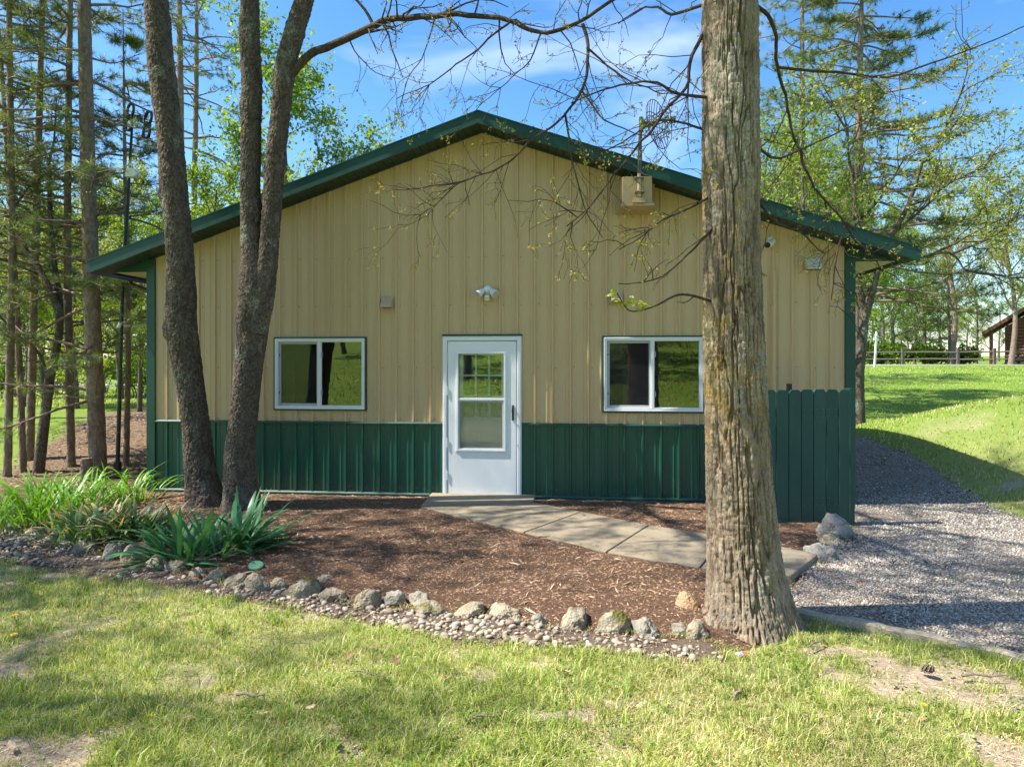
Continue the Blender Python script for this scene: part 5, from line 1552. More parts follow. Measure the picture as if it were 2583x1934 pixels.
# ------------------------------------------------------------------ trees
class Tubes:
    def __init__(self): self.V, self.Q, self.T, self.n = [], [], [], 0
    def add(self, pts, rad, sides=5):
        P = np.asarray(pts, float); R = np.asarray(rad, float)
        k = len(P)
        T = np.gradient(P, axis=0)
        T /= np.linalg.norm(T, axis=1)[:, None] + 1e-9
        ref = np.array((0.31, 0.95, 0.07)) if abs(T[0, 1]) < 0.85 else np.array((0.95, 0.05, 0.3))
        A = np.cross(T, ref); A /= np.linalg.norm(A, axis=1)[:, None] + 1e-9
        B = np.cross(T, A)
        th = np.arange(sides) * 2 * PI / sides
        ring_ = P[:, None] + (A[:, None] * np.cos(th)[None, :, None] + B[:, None] * np.sin(th)[None, :, None]) * R[:, None, None]
        i = np.arange(k - 1)[:, None] * sides + self.n; j = np.arange(sides)[None]
        q = np.stack([i + j, i + (j + 1) % sides, i + sides + (j + 1) % sides, i + sides + j], -1).reshape(-1, 4)
        self.V.append(ring_.reshape(-1, 3)); self.Q.append(q); self.n += k * sides
    def cones(self, P0, P1, r):
        """many thin three-sided shoots at once"""
        P0 = np.asarray(P0, float); P1 = np.asarray(P1, float); n = len(P0)
        D = P1 - P0; D /= np.linalg.norm(D, axis=1)[:, None] + 1e-9
        A = np.cross(D, (0.3, 0.8, 0.52)); A /= np.linalg.norm(A, axis=1)[:, None] + 1e-9
        B = np.cross(D, A)
        r = np.broadcast_to(np.asarray(r, float), (n,))[:, None]
        V = np.stack([P0 + A * r, P0 + (-0.5 * A + 0.87 * B) * r, P0 + (-0.5 * A - 0.87 * B) * r, P1], 1).reshape(-1, 3)
        b = (np.arange(n) * 4)[:, None] + self.n
        T = np.concatenate([np.array([[0, 1, 3]]) + b, np.array([[1, 2, 3]]) + b, np.array([[2, 0, 3]]) + b])
        self.V.append(V); self.T.append(T); self.n += 4 * n
    def mesh(self, name, mat, smooth=True):
        return np_mesh(name, np.concatenate(self.V), np.concatenate(self.Q) if self.Q else None, np.concatenate(self.T) if self.T else None, mat, smooth)
    def build(self, name, mat, parent, smooth=True):
        if not self.V: return None
        return link(name, self.mesh(name, mat, smooth), parent)

class Leaves:
    """small folded leaf faces, each with its own colour"""
    def __init__(self): self.p, self.d, self.s = [], [], []
    def add(self, p, d, s): self.p.append(p); self.d.append(d); self.s.append(s)
    def addn(self, P, D, S): self.p += list(P); self.d += list(D); self.s += list(S)
    def build(self, name, mat, parent, cols, aspect=0.55, droop=0.3):
        if not self.p: return None
        return link(name, self.mesh(name, mat, cols, aspect, droop), parent)
    def mesh(self, name, mat, cols, aspect=0.55, droop=0.3):
        P, D, S = np.array(self.p), np.array(self.d), np.array(self.s)
        n = len(P)
        D = D / (np.linalg.norm(D, axis=1)[:, None] + 1e-9); D[:, 2] -= droop * rng.random(n)
        D /= np.linalg.norm(D, axis=1)[:, None] + 1e-9
        N = rng.normal(0, 1, (n, 3)); N[:, 2] += 0.7
        A = np.cross(D, N); A /= np.linalg.norm(A, axis=1)[:, None] + 1e-9
        U = np.cross(A, D)
        L = S[:, None]
        V = np.stack([P, P + D * L * 0.5 + A * L * aspect / 2 + U * L * 0.10, P + D * L, P + D * L * 0.5 - A * L * aspect / 2 + U * L * 0.10], 1)
        T = np.array([(0, 1, 2), (0, 2, 3)])[None] + (np.arange(n) * 4)[:, None, None]
        C = cols[rng.integers(0, len(cols), n)] * rng.uniform(0.75, 1.25, (n, 1))
        return np_mesh(name, V.reshape(-1, 3), None, T.reshape(-1, 3), mat, False, np.repeat(C, 4, 0))

class Needles:
    def __init__(self): self.c, self.a, self.L = [], [], []
    def add(self, c, a, L): self.c.append(c); self.a.append(a); self.L.append(L)
    def build(self, name, mat, parent, cols, per=26, wid=0.006):
        C, A, L = np.array(self.c), np.array(self.a), np.array(self.L)
        n = len(C)
        A = A / (np.linalg.norm(A, axis=1)[:, None] + 1e-9)
        D = rng.normal(0, 1, (n, per, 3)); D /= np.linalg.norm(D, axis=2)[..., None]
        D = D * 0.85 + A[:, None] * 0.75
        D /= np.linalg.norm(D, axis=2)[..., None]
        LL = (L[:, None] * rng.uniform(0.7, 1.15, (n, per)))[..., None]
        base = C[:, None] - A[:, None] * LL * rng.uniform(0, 0.5, (n, per, 1))
        S = np.cross(D, rng.normal(0, 1, (n, per, 3))); S /= np.linalg.norm(S, axis=2)[..., None] + 1e-9
        V = np.stack([base - S * wid / 2, base + S * wid / 2, base + D * LL], 2)
        T = np.arange(n * per * 3).reshape(-1, 3)
        cc = cols[rng.integers(0, len(cols), n)] * rng.uniform(0.7, 1.3, (n, 1))
        return link(name, np_mesh(name, V.reshape(-1, 3), None, T, mat, False, np.repeat(cc, per * 3, 0)), parent)

def unit(v): return v / (np.linalg.norm(v) + 1e-9)
def spline(P, n):
    """Catmull-Rom through the rows of P (any number of columns)"""
    P = np.asarray(P, float)
    Q = np.vstack([2 * P[0] - P[1], P, 2 * P[-1] - P[-2]])
    m = len(P) - 1
    d = np.concatenate([[0], np.cumsum(np.linalg.norm(np.diff(P[:, :3], axis=0), axis=1))]); d /= d[-1]
    out = []
    for t_ in np.linspace(0, 1, n):
        i = min(m - 1, int(np.searchsorted(d, t_, 'right') - 1))
        f = (t_ - d[i]) / (d[i + 1] - d[i] + 1e-9)
        p0, p1, p2, p3 = Q[i], Q[i + 1], Q[i + 2], Q[i + 3]
        out.append(0.5 * (2 * p1 + (p2 - p0) * f + (2 * p0 - 5 * p1 + 4 * p2 - p3) * f * f + (3 * p1 - p0 - 3 * p2 + p3) * f ** 3))
    return np.array(out)

def bark_trunk(name, rows, parent, mat, rings, sides, style, seed=0, flare=0.0, flare_h=0.3, lobes=5, knots=(), buttress=()):
    """rows: x, y, z, r from the foot up; the bark relief is real geometry"""
    S = spline(rows, rings)
    C, R = S[:, :3], S[:, 3]
    th = np.arange(sides) * 2 * PI / sides
    T = np.gradient(C, axis=0); T /= np.linalg.norm(T, axis=1)[:, None]
    A = np.tile((1.0, 0, 0), (rings, 1)); A -= T * (A * T).sum(1)[:, None]; A /= np.linalg.norm(A, axis=1)[:, None]
    B = np.cross(T, A)
    arc = np.concatenate([[0], np.cumsum(np.linalg.norm(np.diff(C, axis=0), axis=1))])
    ct, st = np.cos(th), np.sin(th)
    Rm = R[:, None] * np.ones(sides)[None]
    if flare:
        hz = C[:, 2] - C[0, 2]
        Rm = Rm * (1 + flare * np.exp(-hz / flare_h)[:, None] * (0.7 + 0.5 * np.cos(lobes * th + seed) + 0.3 * np.cos(3 * th + 2 + seed))[None])
    for (ba, amt_, bh_, pw) in buttress:      # root flares: angle, reach, height, narrowness
        Rm = Rm + R[:, None] * amt_ * np.exp(-((C[:, 2] - C[0, 2]) / bh_))[:, None] * np.clip(np.cos(th - ba), 0, 1)[None] ** pw
    X = (R[:, None] * ct).ravel(); Y = (R[:, None] * st).ravel(); Z = np.repeat(arc, sides)
    # slow lumps
    Rm = Rm * (1 + 0.10 * (fbm(np.stack([X * 4, Y * 4, Z * 1.5], 1) + seed, 3, seed) - 0.5)).reshape(Rm.shape)
    if style == 'ridge':
        wx = 0.026 * (fbm(np.stack([X * 5, Y * 5, Z * 3], 1), 3, seed + 1) - 0.5); wy = 0.026 * (fbm(np.stack([X * 5, Y * 5, Z * 3], 1), 3, seed + 2) - 0.5)
        P = np.stack([(X + wx) * 34, (Y + wy) * 34, Z * 2.4], 1)
        n1 = fbm(P, 2, seed + 4)
        rid = sstep(0.012, 0.055, np.abs(n1 - 0.5))
        P2 = np.stack([(X + wy) * 70, (Y + wx) * 70, Z * 5.0], 1)
        rid2 = sstep(0.0, 0.16, np.abs(fbm(P2, 2, seed + 6) - 0.5))
        crack = sstep(0.0, 0.10, np.abs(fbm(np.stack([X * 9, Y * 9, Z * 22], 1), 2, seed + 8) - 0.5))
        rough = fbm(np.stack([X * 90, Y * 90, Z * 60], 1), 3, seed + 7) - 0.5
        disp = 0.031 * (rid - 1) + 0.008 * (rid2 - 1) + 0.006 * (crack - 1) * rid + 0.010 * rough
    elif style == 'plate':
        P = np.stack([X * 26, Y * 26, Z * 20], 1)
        P = P + 0.9 * (np.stack([vnoise(P * 0.8 + k * 7, seed + k) for k in range(3)], 1) - 0.5)
        d1, d2, cid = worley(P, seed)
        edge = sstep(0.0, 0.22, d2 - d1)
        rough = fbm(np.stack([X * 70, Y * 70, Z * 70], 1), 3, seed + 7) - 0.5
        big = fbm(np.stack([X * 10, Y * 10, Z * 6], 1), 2, seed + 3) - 0.5
        disp = 0.008 * (edge - 1) + 0.009 * (cid - 0.5) * edge + 0.006 * rough + 0.010 * big
    else:
        P = np.stack([X * 22, Y * 22, Z * 7], 1)
        d1, d2, cid = worley(P, seed)
        disp = 0.006 * (sstep(0.0, 0.2, d2 - d1) - 1) + 0.006 * (cid - 0.5)
    Rm = Rm + disp.reshape(Rm.shape)
    for (ka, kh, kr, amp) in knots:       # angle, height along trunk, size, relief
        da = (th - ka + PI) % (2 * PI) - PI
        dd = np.hypot(da[None] * R[:, None], (arc - kh)[:, None])
        Rm = Rm + amp * np.exp(-(dd / kr) ** 2) - amp * 0.6 * np.exp(-(dd / (kr * 0.4)) ** 2)
    V = C[:, None] + Rm[..., None] * (A[:, None] * ct[None, :, None] + B[:, None] * st[None, :, None])
    i = np.arange(rings - 1)[:, None] * sides; j = np.arange(sides)[None]
    q = np.stack([i + j, i + (j + 1) % sides, i + sides + (j + 1) % sides, i + sides + j], -1).reshape(-1, 4)
    return link(name, np_mesh(name, V.reshape(-1, 3), q, None, mat, True), parent)

BUDC = np.array([(0.36, 0.36, 0.07), (0.42, 0.33, 0.10), (0.28, 0.34, 0.05), (0.40, 0.24, 0.12), (0.34, 0.40, 0.06)])
def twig(tb, lv, p, d, L, r, level, droop=0.25, bud=0.022, budn=2, kink=0.35, leaves=1.0):
    """a thin branch that forks, with opening buds along its last shoots"""
    k = max(4, int(L / 0.14)) if level else max(3, int(L / 0.09))
    pts = [np.array(p)]; dd = unit(np.array(d))
    for i in range(k):
        dd = unit(dd + rng.normal(0, kink / math.sqrt(k) * 1.3, 3) + np.array((0, 0, -droop / k)))
        pts.append(pts[-1] + dd * L / k)
    pts = np.array(pts)
    rad = np.linspace(r, max(r * 0.35, 0.0016), k + 1)
    tb.add(pts, rad, 5 if r > 0.008 else (4 if r > 0.004 else 3))
    if level > 0:
        nc = max(2, int(L / (0.24 if level > 1 else 0.15)))
        for c in range(nc):
            t_ = rng.uniform(0.18, 0.98)
            i = min(k - 1, int(t_ * k)); q = pts[i] + (pts[i + 1] - pts[i]) * (t_ * k - i)
            ax = unit(pts[i + 1] - pts[i])
            side = unit(np.cross(ax, rng.normal(0, 1, 3)))
            a = rng.uniform(0.5, 1.1)
            twig(tb, lv, q, ax * math.cos(a) + side * math.sin(a), L * rng.uniform(0.28, 0.6) * (1.1 - 0.5 * t_), rad[i] * rng.uniform(0.45, 0.7), level - 1, droop * 0.9, bud, budn, kink, leaves)
    if level <= 1:
        step = max(1, k // 3)
        for q in list(pts[step::step]) + [pts[-1]]:
            if rng.random() > leaves: continue
            for b in range(rng.integers(1, budn + 2)):
                lv.add(q + rng.normal(0, 0.004, 3), unit(dd + rng.normal(0, 0.9, 3)), bud * rng.uniform(0.6, 1.3))
    return pts

def limb(tb, lv, pix, r0, r1, sides=9, n=30, every=0.22, tw_len=0.8, level=2, t0=0.12, droop=0.35, bud=0.019, leaves=0.55, upbias=0.0):
    """a main limb given as (u, v, depth) points, carrying forking twigs"""
    P = np.array([W(*p) for p in pix])
    S = spline(P, n)
    tt = np.linspace(0, 1, n)
    S = S + 0.07 * (np.stack([fbm(np.stack([tt * n * 0.22, np.full(n, r0 * 431 + pix[0][0]), np.full(n, k * 9.0)], 1), 3, k) for k in range(3)], 1) - 0.5) * np.sin(tt * PI)[:, None] ** 0.5
    R = r0 + (r1 - r0) * tt ** 0.8
    tb.add(S, R, sides)
    Ltot = np.linalg.norm(np.diff(S, axis=0), axis=1).sum()
    for c in range(int(Ltot / every)):
        t_ = rng.uniform(t0, 1.0)
        i = min(n - 2, int(t_ * (n - 1)))
        ax = unit(S[i + 1] - S[i])
        side = unit(np.cross(ax, rng.normal(0, 1, 3)) + np.array((0, 0, upbias)))
        a = rng.uniform(0.5, 1.15)
        twig(tb, lv, S[i], ax * math.cos(a) + side * math.sin(a), tw_len * rng.uniform(0.5, 1.2), max(0.004, R[i] * rng.uniform(0.25, 0.45)) if R[i] < 0.04 else rng.uniform(0.006, 0.014), level, droop, bud, 2, 0.4, leaves)
    return S

def crown(tb, lv, p, d, L, r, level, leaf, per, spread=0.8, up=0.25, minr=0.006, wander=0.28):
    """recursive deciduous branching, leaves on the last two levels"""
    k = 5 if level > 1 else 3
    N = rng.normal(0, wander / 1.6 * (1 if k == 5 else 1.3), (k, 3)); N[:, 2] += up / k
    pts = np.empty((k + 1, 3)); pts[0] = p
    dd = np.array(d, float); dd /= math.sqrt(dd @ dd)
    for i in range(k):
        dd = dd + N[i]; dd /= math.sqrt(dd @ dd)
        pts[i + 1] = pts[i] + dd * (L / k)
    rad = np.linspace(r, max(minr * 0.6, r * 0.4), k + 1)
    tb.add(pts, rad, 7 if level > 2 else (5 if level > 1 else 3))
    nc = {4: 6, 3: 6, 2: 5, 1: 6}.get(level, 5)
    if level > 1:
        for c in range(nc):
            t_ = 0.25 + 0.75 * (c + rng.random()) / nc
            i = min(k - 1, int(t_ * k)); q = pts[i] + (pts[i + 1] - pts[i]) * min(1, t_ * k - i)
            ax = unit(pts[i + 1] - pts[i]); side = unit(np.cross(ax, rng.normal(0, 1, 3)))
            a = rng.uniform(0.5, 1.0) * spread
            crown(tb, lv, q, ax * math.cos(a) + side * math.sin(a), L * rng.uniform(0.5, 0.72), max(minr, rad[i] * 0.6), level - 1, leaf, per, spread, up, minr, wander)
    else:
        idx = rng.integers(0, k, nc); f = rng.random((nc, 1))
        q = pts[idx] * (1 - f) + pts[idx + 1] * f
        e = dd + rng.normal(0, 0.75, (nc, 3)); e[:, 2] += up * 0.5
        e /= np.linalg.norm(e, axis=1)[:, None]
        tip = q + e * (L * rng.uniform(0.4, 0.75, (nc, 1)))
        tb.cones(q, tip, minr * 0.6)
        m = per * nc
        ii = rng.integers(0, nc, m); g = rng.uniform(0.15, 1.05, (m, 1))
        P = q[ii] * (1 - g) + tip[ii] * g + rng.normal(0, leaf * 0.6, (m, 3))
        lv.addn(P, rng.normal(0, 1, (m, 3)), leaf * rng.uniform(0.6, 1.25, m))

LIME = np.array([(0.21, 0.32, 0.028), (0.16, 0.275, 0.025), (0.28, 0.375, 0.04), (0.12, 0.22, 0.02)])
YELG = np.array([(0.32, 0.36, 0.045), (0.27, 0.34, 0.04), (0.36, 0.37, 0.07), (0.20, 0.28, 0.03)])
MIDG = np.array([(0.09, 0.17, 0.022), (0.13, 0.22, 0.025), (0.17, 0.26, 0.03), (0.07, 0.13, 0.018)])

# ---- the big rough-barked tree on the right
def edges_to_rows(tbl, Y):
    out = []
    for (v, c, w) in tbl:
        p = W(c, v, Y)
        out.append((p[0], p[1], p[2], w / 2 / FPX * Y))
    return out
YT = 4.62
rows = [(W(1880, 1598, YT)[0], YT, -0.12, 0.265)] + edges_to_rows([(1560, 1880, 186), (1500, 1878, 178), (1420, 1873, 172), (1300, 1868, 166), (1200, 1864, 161), (1050, 1858, 155), (900, 1852, 149), (700, 1847, 144), (500, 1844, 141), (250, 1842, 139), (0, 1841, 137), (-350, 1838, 132)], YT)
big = tag(empty('big_tree', (rows[0][0], YT, 0.0)), 'thick rough-barked trunk with yellow lichen standing before the right window', 'tree')
def local(parent, o):
    if o is None: return
    o.matrix_parent_inverse = Matrix.Translation(-Vector(parent.location))
    return o
local(big, bark_trunk('trunk', rows, big, M['oak_bark'], 520, 280, 'ridge', 3, flare=0.22, flare_h=0.25, lobes=3, buttress=[(-0.25, 0.75, 0.30, 6), (-1.75, 0.55, 0.20, 8), (-2.75, 0.40, 0.18, 10), (-1.05, 0.30, 0.22, 12)]))
top = np.array(rows[-1][:3])
tb, lv, lv2 = Tubes(), Leaves(), Leaves()
hi = [top, top + (0.05, 0.1, 1.5), top + (0.0, 0.25, 3.5), top + (0.15, 0.3, 6.0)]
tb.add(spline(hi, 12), np.linspace(rows[-1][3], 0.07, 12), 16)
limb(tb, lv, [(1875, -15, 4.62), (1912, 18, 4.66), (1942, 48, 4.7), (1957, 100, 4.8), (1962, 175, 4.9), (1990, 265, 5.0), (2012, 380, 5.1), (2058, 478, 5.2), (2120, 545, 5.2), (2155, 580, 5.2)], 0.015, 0.007, 9, 44, 0.16, 0.7, 2, 0.2, 0.4, leaves=0.5)
limb(tb, lv, [(2120, 545, 5.2), (2160, 600, 5.2), (2200, 640, 5.1), (2230, 690, 5.1)], 0.009, 0.004, 7, 14, 0.10, 0.5, 2, 0.1, 0.5)
limb(tb, lv, [(2130, 570, 5.2), (2115, 640, 5.15), (2100, 720, 5.1), (2090, 790, 5.0)], 0.009, 0.003, 7, 14, 0.08, 0.5, 2, 0.1, 0.45)
limb(tb, lv, [(1885, 465, 4.62), (1960, 560, 4.7), (2020, 590, 4.8), (2080, 640, 4.8)], 0.012, 0.004, 7, 14, 0.13, 0.45, 2, 0.1, 0.4)
limb(tb, lv, [(1885, 345, 4.62), (1960, 400, 4.8), (2020, 380, 5.0), (2100, 340, 5.3), (2200, 290, 5.6)], 0.012, 0.004, 7, 14, 0.22, 0.6, 2, 0.1, 0.2)
limb(tb, lv, [(1960, 170, 4.9), (2100, 180, 5.0), (2250, 190, 5.2), (2450, 120, 5.5), (2600, 60, 5.8)], 0.012, 0.004, 7, 18, 0.25, 0.6, 2, 0.1, 0.2, leaves=0.6)
# twig mass to the left of the trunk over roof and wall
limb(tb, lv, [(1808, 35, 4.62), (1745, 140, 4.6), (1738, 215, 4.6), (1690, 275, 4.6), (1625, 355, 4.55), (1560, 430, 4.5), (1490, 520, 4.45), (1430, 570, 4.4)], 0.015, 0.004, 8, 34, 0.08, 0.62, 2, 0.2, 0.45)
limb(tb, lv, [(1808, 488, 4.6), (1720, 530, 4.5), (1660, 560, 4.45), (1600, 600, 4.4), (1560, 630, 4.4)], 0.010, 0.003, 7, 16, 0.10, 0.40, 2, 0.1, 0.3)
limb(tb, lv, [(1808, 565, 4.6), (1735, 640, 4.45), (1680, 690, 4.4), (1600, 708, 4.35), (1560, 715, 4.3)], 0.009, 0.003, 7, 16, 0.20, 0.35, 1, 0.1, 0.3)
limb(tb, lv, [(1808, 250, 4.6), (1700, 235, 4.5), (1620, 210, 4.5), (1520, 230, 4.5), (1440, 260, 4.5)], 0.013, 0.004, 7, 22, 0.13, 0.6, 2, 0.1, 0.3)
limb(tb, lv, [(1808, 340, 4.6), (1700, 300, 4.7), (1600, 330, 4.8), (1500, 400, 4.9)], 0.010, 0.004, 7, 18, 0.14, 0.55, 2, 0.1, 0.4)
limb(tb, lv, [(1808, -5, 4.62), (1700, 40, 4.8), (1640, 20, 5.0), (1560, 60, 5.2)], 0.014, 0.005, 7, 18, 0.16, 0.6, 2, 0.1, 0.3)
# out of frame crown
for k in range(6):
    a = k * 2.4; b = np.array(hi[1 + k % 3]) + (0, 0, 0.25 * k % 1.0)
    crown(tb, lv, b, (math.cos(a), math.sin(a), 0.55), 2.6, 0.055, 3, 0.05, 1, 0.8, 0.2, 0.005)
for (dx, dy, dz, z0) in ((-1, -0.55, 0.25, 0.9), (-1, -0.15, 0.35, 1.6), (-0.9, -0.9, 0.3, 2.2)):
    crown(tb, lv2, top + (0, 0, z0), (dx, dy, dz), 3.0, 0.05, 3, 0.08, 4, 0.75, 0.1, 0.005)
local(big, lv2.build('crown', M['leaf'], big, LIME, 0.6))
local(big, tb.build('branches', M['twig_bark'], big))
local(big, lv.build('crown', M['bud'], big, BUDC, 0.6))
# the one low shoot with fresh palmate leaves
tb, lv = Tubes(), Leaves()
S = spline([W(1808, 765, 4.56), W(1745, 745, 4.45), W(1705, 745, 4.4), W(1660, 768, 4.35), W(1620, 782, 4.32), W(1588, 784, 4.3), W(1570, 762, 4.3), W(1553, 733, 4.3)], 24)
tb.add(S, np.linspace(0.011, 0.003, 24), 7)
tb.add(spline([W(1750, 748, 4.46), W(1730, 762, 4.44), W(1708, 762, 4.43)], 8), np.linspace(0.005, 0.002, 8), 5)
for c_ in ((1545, 738), (1556, 760), (1590, 762), (1603, 756), (1616, 768), (1630, 772), (1565, 765), (1600, 775), (1552, 748)):
    p = W(c_[0], c_[1], 4.3)
    for q in range(5):
        a = rng.uniform(-0.4, 3.6)
        lv.add(p + rng.normal(0, 0.008, 3), np.array((math.cos(a) * 0.8, rng.normal(0, 0.5), math.sin(a) * 0.5 - 0.2)), rng.uniform(0.035, 0.06))
sh = local(big, tb.build('low_shoot', M['twig_bark'], big))
sh2 = lv.build('fresh_leaves', M['leaf'], big, np.array([(0.38, 0.46, 0.05), (0.30, 0.42, 0.04), (0.44, 0.48, 0.08)]), 0.42)
local(big, sh2)

# ---- scaly-barked pair at the left: a single leaning trunk and a forked one
YA = 8.25
rowsA = [(W(522, 1290, YA)[0], YA, -0.12, 0.29)] + edges_to_rows([(1262, 520, 104), (1234, 513, 92), (1170, 503, 80), (1065, 493, 72), (938, 475, 73), (820, 458, 80), (727, 457, 75), (592, 450, 69), (444, 436, 70), (338, 428, 66), (169, 407, 68), (0, 394, 61), (-250, 372, 56), (-500, 356, 50)], YA)
rowsA = [(a_, b_, c_, d_ * 0.93) for a_, b_, c_, d_ in rowsA]
ta_ = tag(empty('leaning_tree', (rowsA[0][0], YA, 0)), 'dark scaly-barked tree leaning left in front of the wall, leftmost of the pair', 'tree')
local(ta_, bark_trunk('trunk', rowsA, ta_, M['cherry_bark'], 520, 130, 'plate', 12, flare=0.22, flare_h=0.22, knots=[(PI * 1.08, 2.3, 0.09, 0.05), (PI * 1.0, 3.95, 0.07, 0.05), (PI * 1.6, 3.0, 0.10, 0.02)]))
YB = 8.05
rowsB = [(W(608, 1305, YB)[0], YB, -0.12, 0.28)] + edges_to_rows([(1275, 609, 100), (1240, 608, 90), (1149, 605, 80), (1022, 617, 74), (896, 629, 78), (803, 640, 84), (727, 645, 88), (640, 640, 66), (600, 634, 56), (465, 631, 54), (232, 635, 54), (85, 630, 54), (0, 630, 50), (-250, 622, 46), (-500, 612, 40)], YB)
rowsB = [(a_, b_, c_, d_ * 0.93) for a_, b_, c_, d_ in rowsB]
tbk = tag(empty('forked_tree', (rowsB[0][0], YB, 0)), 'dark scaly-barked tree forking into two stems, right of the leaning trunk', 'tree')
local(tbk, bark_trunk('trunk', rowsB, tbk, M['cherry_bark'], 520, 130, 'plate', 22, flare=0.20, flare_h=0.22, knots=[(PI * 1.95, 3.7, 0.09, 0.045), (PI * 1.3, 2.4, 0.10, 0.03), (PI * 1.1, 4.9, 0.08, 0.03)]))
rowsB2 = edges_to_rows([(840, 648, 52), (760, 662, 56), (690, 672, 52), (592, 681, 47), (423, 693, 49), (254, 711, 48), (169, 719, 50), (85, 742, 50), (0, 768, 46), (-150, 812, 44), (-350, 850, 38)], YB - 0.06)
st2 = local(tbk, bark_trunk('second_stem', rowsB2, tbk, M['cherry_bark'], 380, 100, 'plate', 32, knots=[(PI * 1.7, 2.9, 0.09, 0.03)]))
# long limb sweeping right across the top of the picture, with its twigs
tb, lv = Tubes(), Leaves()
limb(tb, lv, [(722, 205, 8.0), (760, 160, 7.95), (800, 127, 7.9), (880, 96, 7.75), (940, 62, 7.6), (1000, 47, 7.5), (1100, 40, 7.3), (1190, 36, 7.15), (1290, 52, 7.0), (1365, 83, 6.9), (1420, 72, 6.8), (1480, 45, 6.7), (1560, -8, 6.5)], 0.052, 0.015, 10, 60, 0.14, 0.75, 2, 0.25, 0.35, leaves=0.6)
limb(tb, lv, [(1470, 62, 6.7), (1485, 110, 6.65), (1482, 160, 6.6), (1468, 230, 6.55), (1425, 285, 6.5), (1370, 335, 6.45), (1310, 385, 6.4), (1250, 425, 6.4), (1175, 455, 6.35), (1110, 505, 6.3), (1048, 552, 6.3)], 0.019, 0.004, 8, 44, 0.09, 0.70, 2, 0.12, 0.25)
limb(tb, lv, [(1175, 455, 6.35), (1120, 465, 6.3), (1060, 478, 6.3), (990, 478, 6.3)], 0.010, 0.004, 6, 18, 0.12, 0.45, 2, 0.1, 0.1)
limb(tb, lv, [(1425, 285, 6.5), (1440, 350, 6.5), (1450, 430, 6.45), (1480, 530, 6.4), (1520, 600, 6.4)], 0.012, 0.004, 6, 18, 0.14, 0.55, 2, 0.1, 0.5)
limb(tb, lv, [(1290, 52, 7.0), (1240, 100, 6.9), (1180, 140, 6.8), (1100, 200, 6.7), (1000, 250, 6.6)], 0.014, 0.004, 6, 22, 0.15, 0.6, 2, 0.1, 0.3, leaves=0.9)
limb(tb, lv, [(1100, 40, 7.3), (1080, 110, 7.2), (1030, 190, 7.1), (1010, 270, 7.0)], 0.010, 0.003, 6, 18, 0.15, 0.55, 2, 0.1, 0.3)
limb(tb, lv, [(940, 62, 7.6), (920, 20, 7.6), (860, -40, 7.6)], 0.020, 0.012, 7, 10, 0.3, 0.5, 2)
limb(tb, lv, [(880, 96, 7.75), (900, 140, 7.7), (950, 180, 7.6), (1010, 200, 7.5)], 0.010, 0.003, 6, 12, 0.18, 0.5, 2)
limb(tb, lv, [(1365, 83, 6.9), (1330, 160, 6.8), (1250, 230, 6.7), (1200, 270, 6.6)], 0.010, 0.003, 6, 14, 0.16, 0.5, 2)
limb(tb, lv, [(1480, 120, 6.65), (1560, 190, 6.6), (1650, 230, 6.5), (1740, 240, 6.4)], 0.012, 0.004, 6, 18, 0.15, 0.6, 2, 0.1, 0.2)
limb(tb, lv, [(1468, 230, 6.55), (1520, 300, 6.5), (1600, 340, 6.5), (1690, 330, 6.5)], 0.010, 0.003, 6, 16, 0.15, 0.55, 2, 0.1, 0.2)
local(tbk, tb.build('long_limb', M['twig_bark'], tbk))
local(tbk, lv.build('buds', M['bud'], tbk, BUDC, 0.6))
# crowns above the frame, thin spring leaf
def high_crown(root, tip, r, n, L, per, leaf=0.055, seed=0):
    tb, lv = Tubes(), Leaves()
    tip = np.array(tip)
    ln = [tip, tip + (0.1, 0.2, 2.0), tip + (0.0, 0.3, 4.5)]
    tb.add(spline(ln, 10), np.linspace(r, r * 0.35, 10), 10)
    for k in range(n):
        a = k * 2.4 + seed; t_ = (k + 0.5) / n
        b = np.array(ln[0]) * (1 - t_) + np.array(ln[2]) * t_
        crown(tb, lv, b, (math.cos(a), math.sin(a), 0.6), L * (1 - 0.4 * t_), r * 0.45, 3, leaf, per, 0.8, 0.2, 0.006)
    local(root, tb.build('branches', M['grey_bark'], root))
    local(root, lv.build('crown', M['leaf'], root, LIME, 0.6))
def forward_limbs(root, tip, dirs):
    # limbs reaching out over the bed, above the picture; their leaves dapple mulch, walk and lawn
    tb, lv = Tubes(), Leaves()
    for (dx, dy, dz, up_, L) in dirs:
        crown(tb, lv, np.array(tip) + (0, 0, up_), (dx, dy, dz), L, 0.06, 3, 0.09, 6, 0.7, 0.08, 0.006)
    local(root, tb.build('branches', M['grey_bark'], root))
    local(root, lv.build('crown', M['leaf'], root, LIME, 0.6))
forward_limbs(ta_, rowsA[-1][:3], [(-0.75, -0.9, 0.15, 0.0, 3.0), (-0.2, -1.0, 0.2, 0.6, 3.2), (-0.9, -0.4, 0.3, 1.0, 2.6)])
forward_limbs(tbk, rowsB2[-1][:3], [(-0.3, -1.0, 0.15, 0.0, 3.2), (0.35, -1.0, 0.2, 0.8, 3.0)])
high_crown(ta_, rowsA[-1][:3], rowsA[-1][3], 6, 2.4, 2, seed=1)
high_crown(tbk, rowsB[-1][:3], rowsB[-1][3], 5, 2.3, 2, seed=2)
high_crown(tbk, rowsB2[-1][:3], rowsB2[-1][3], 5, 2.3, 2, seed=3)

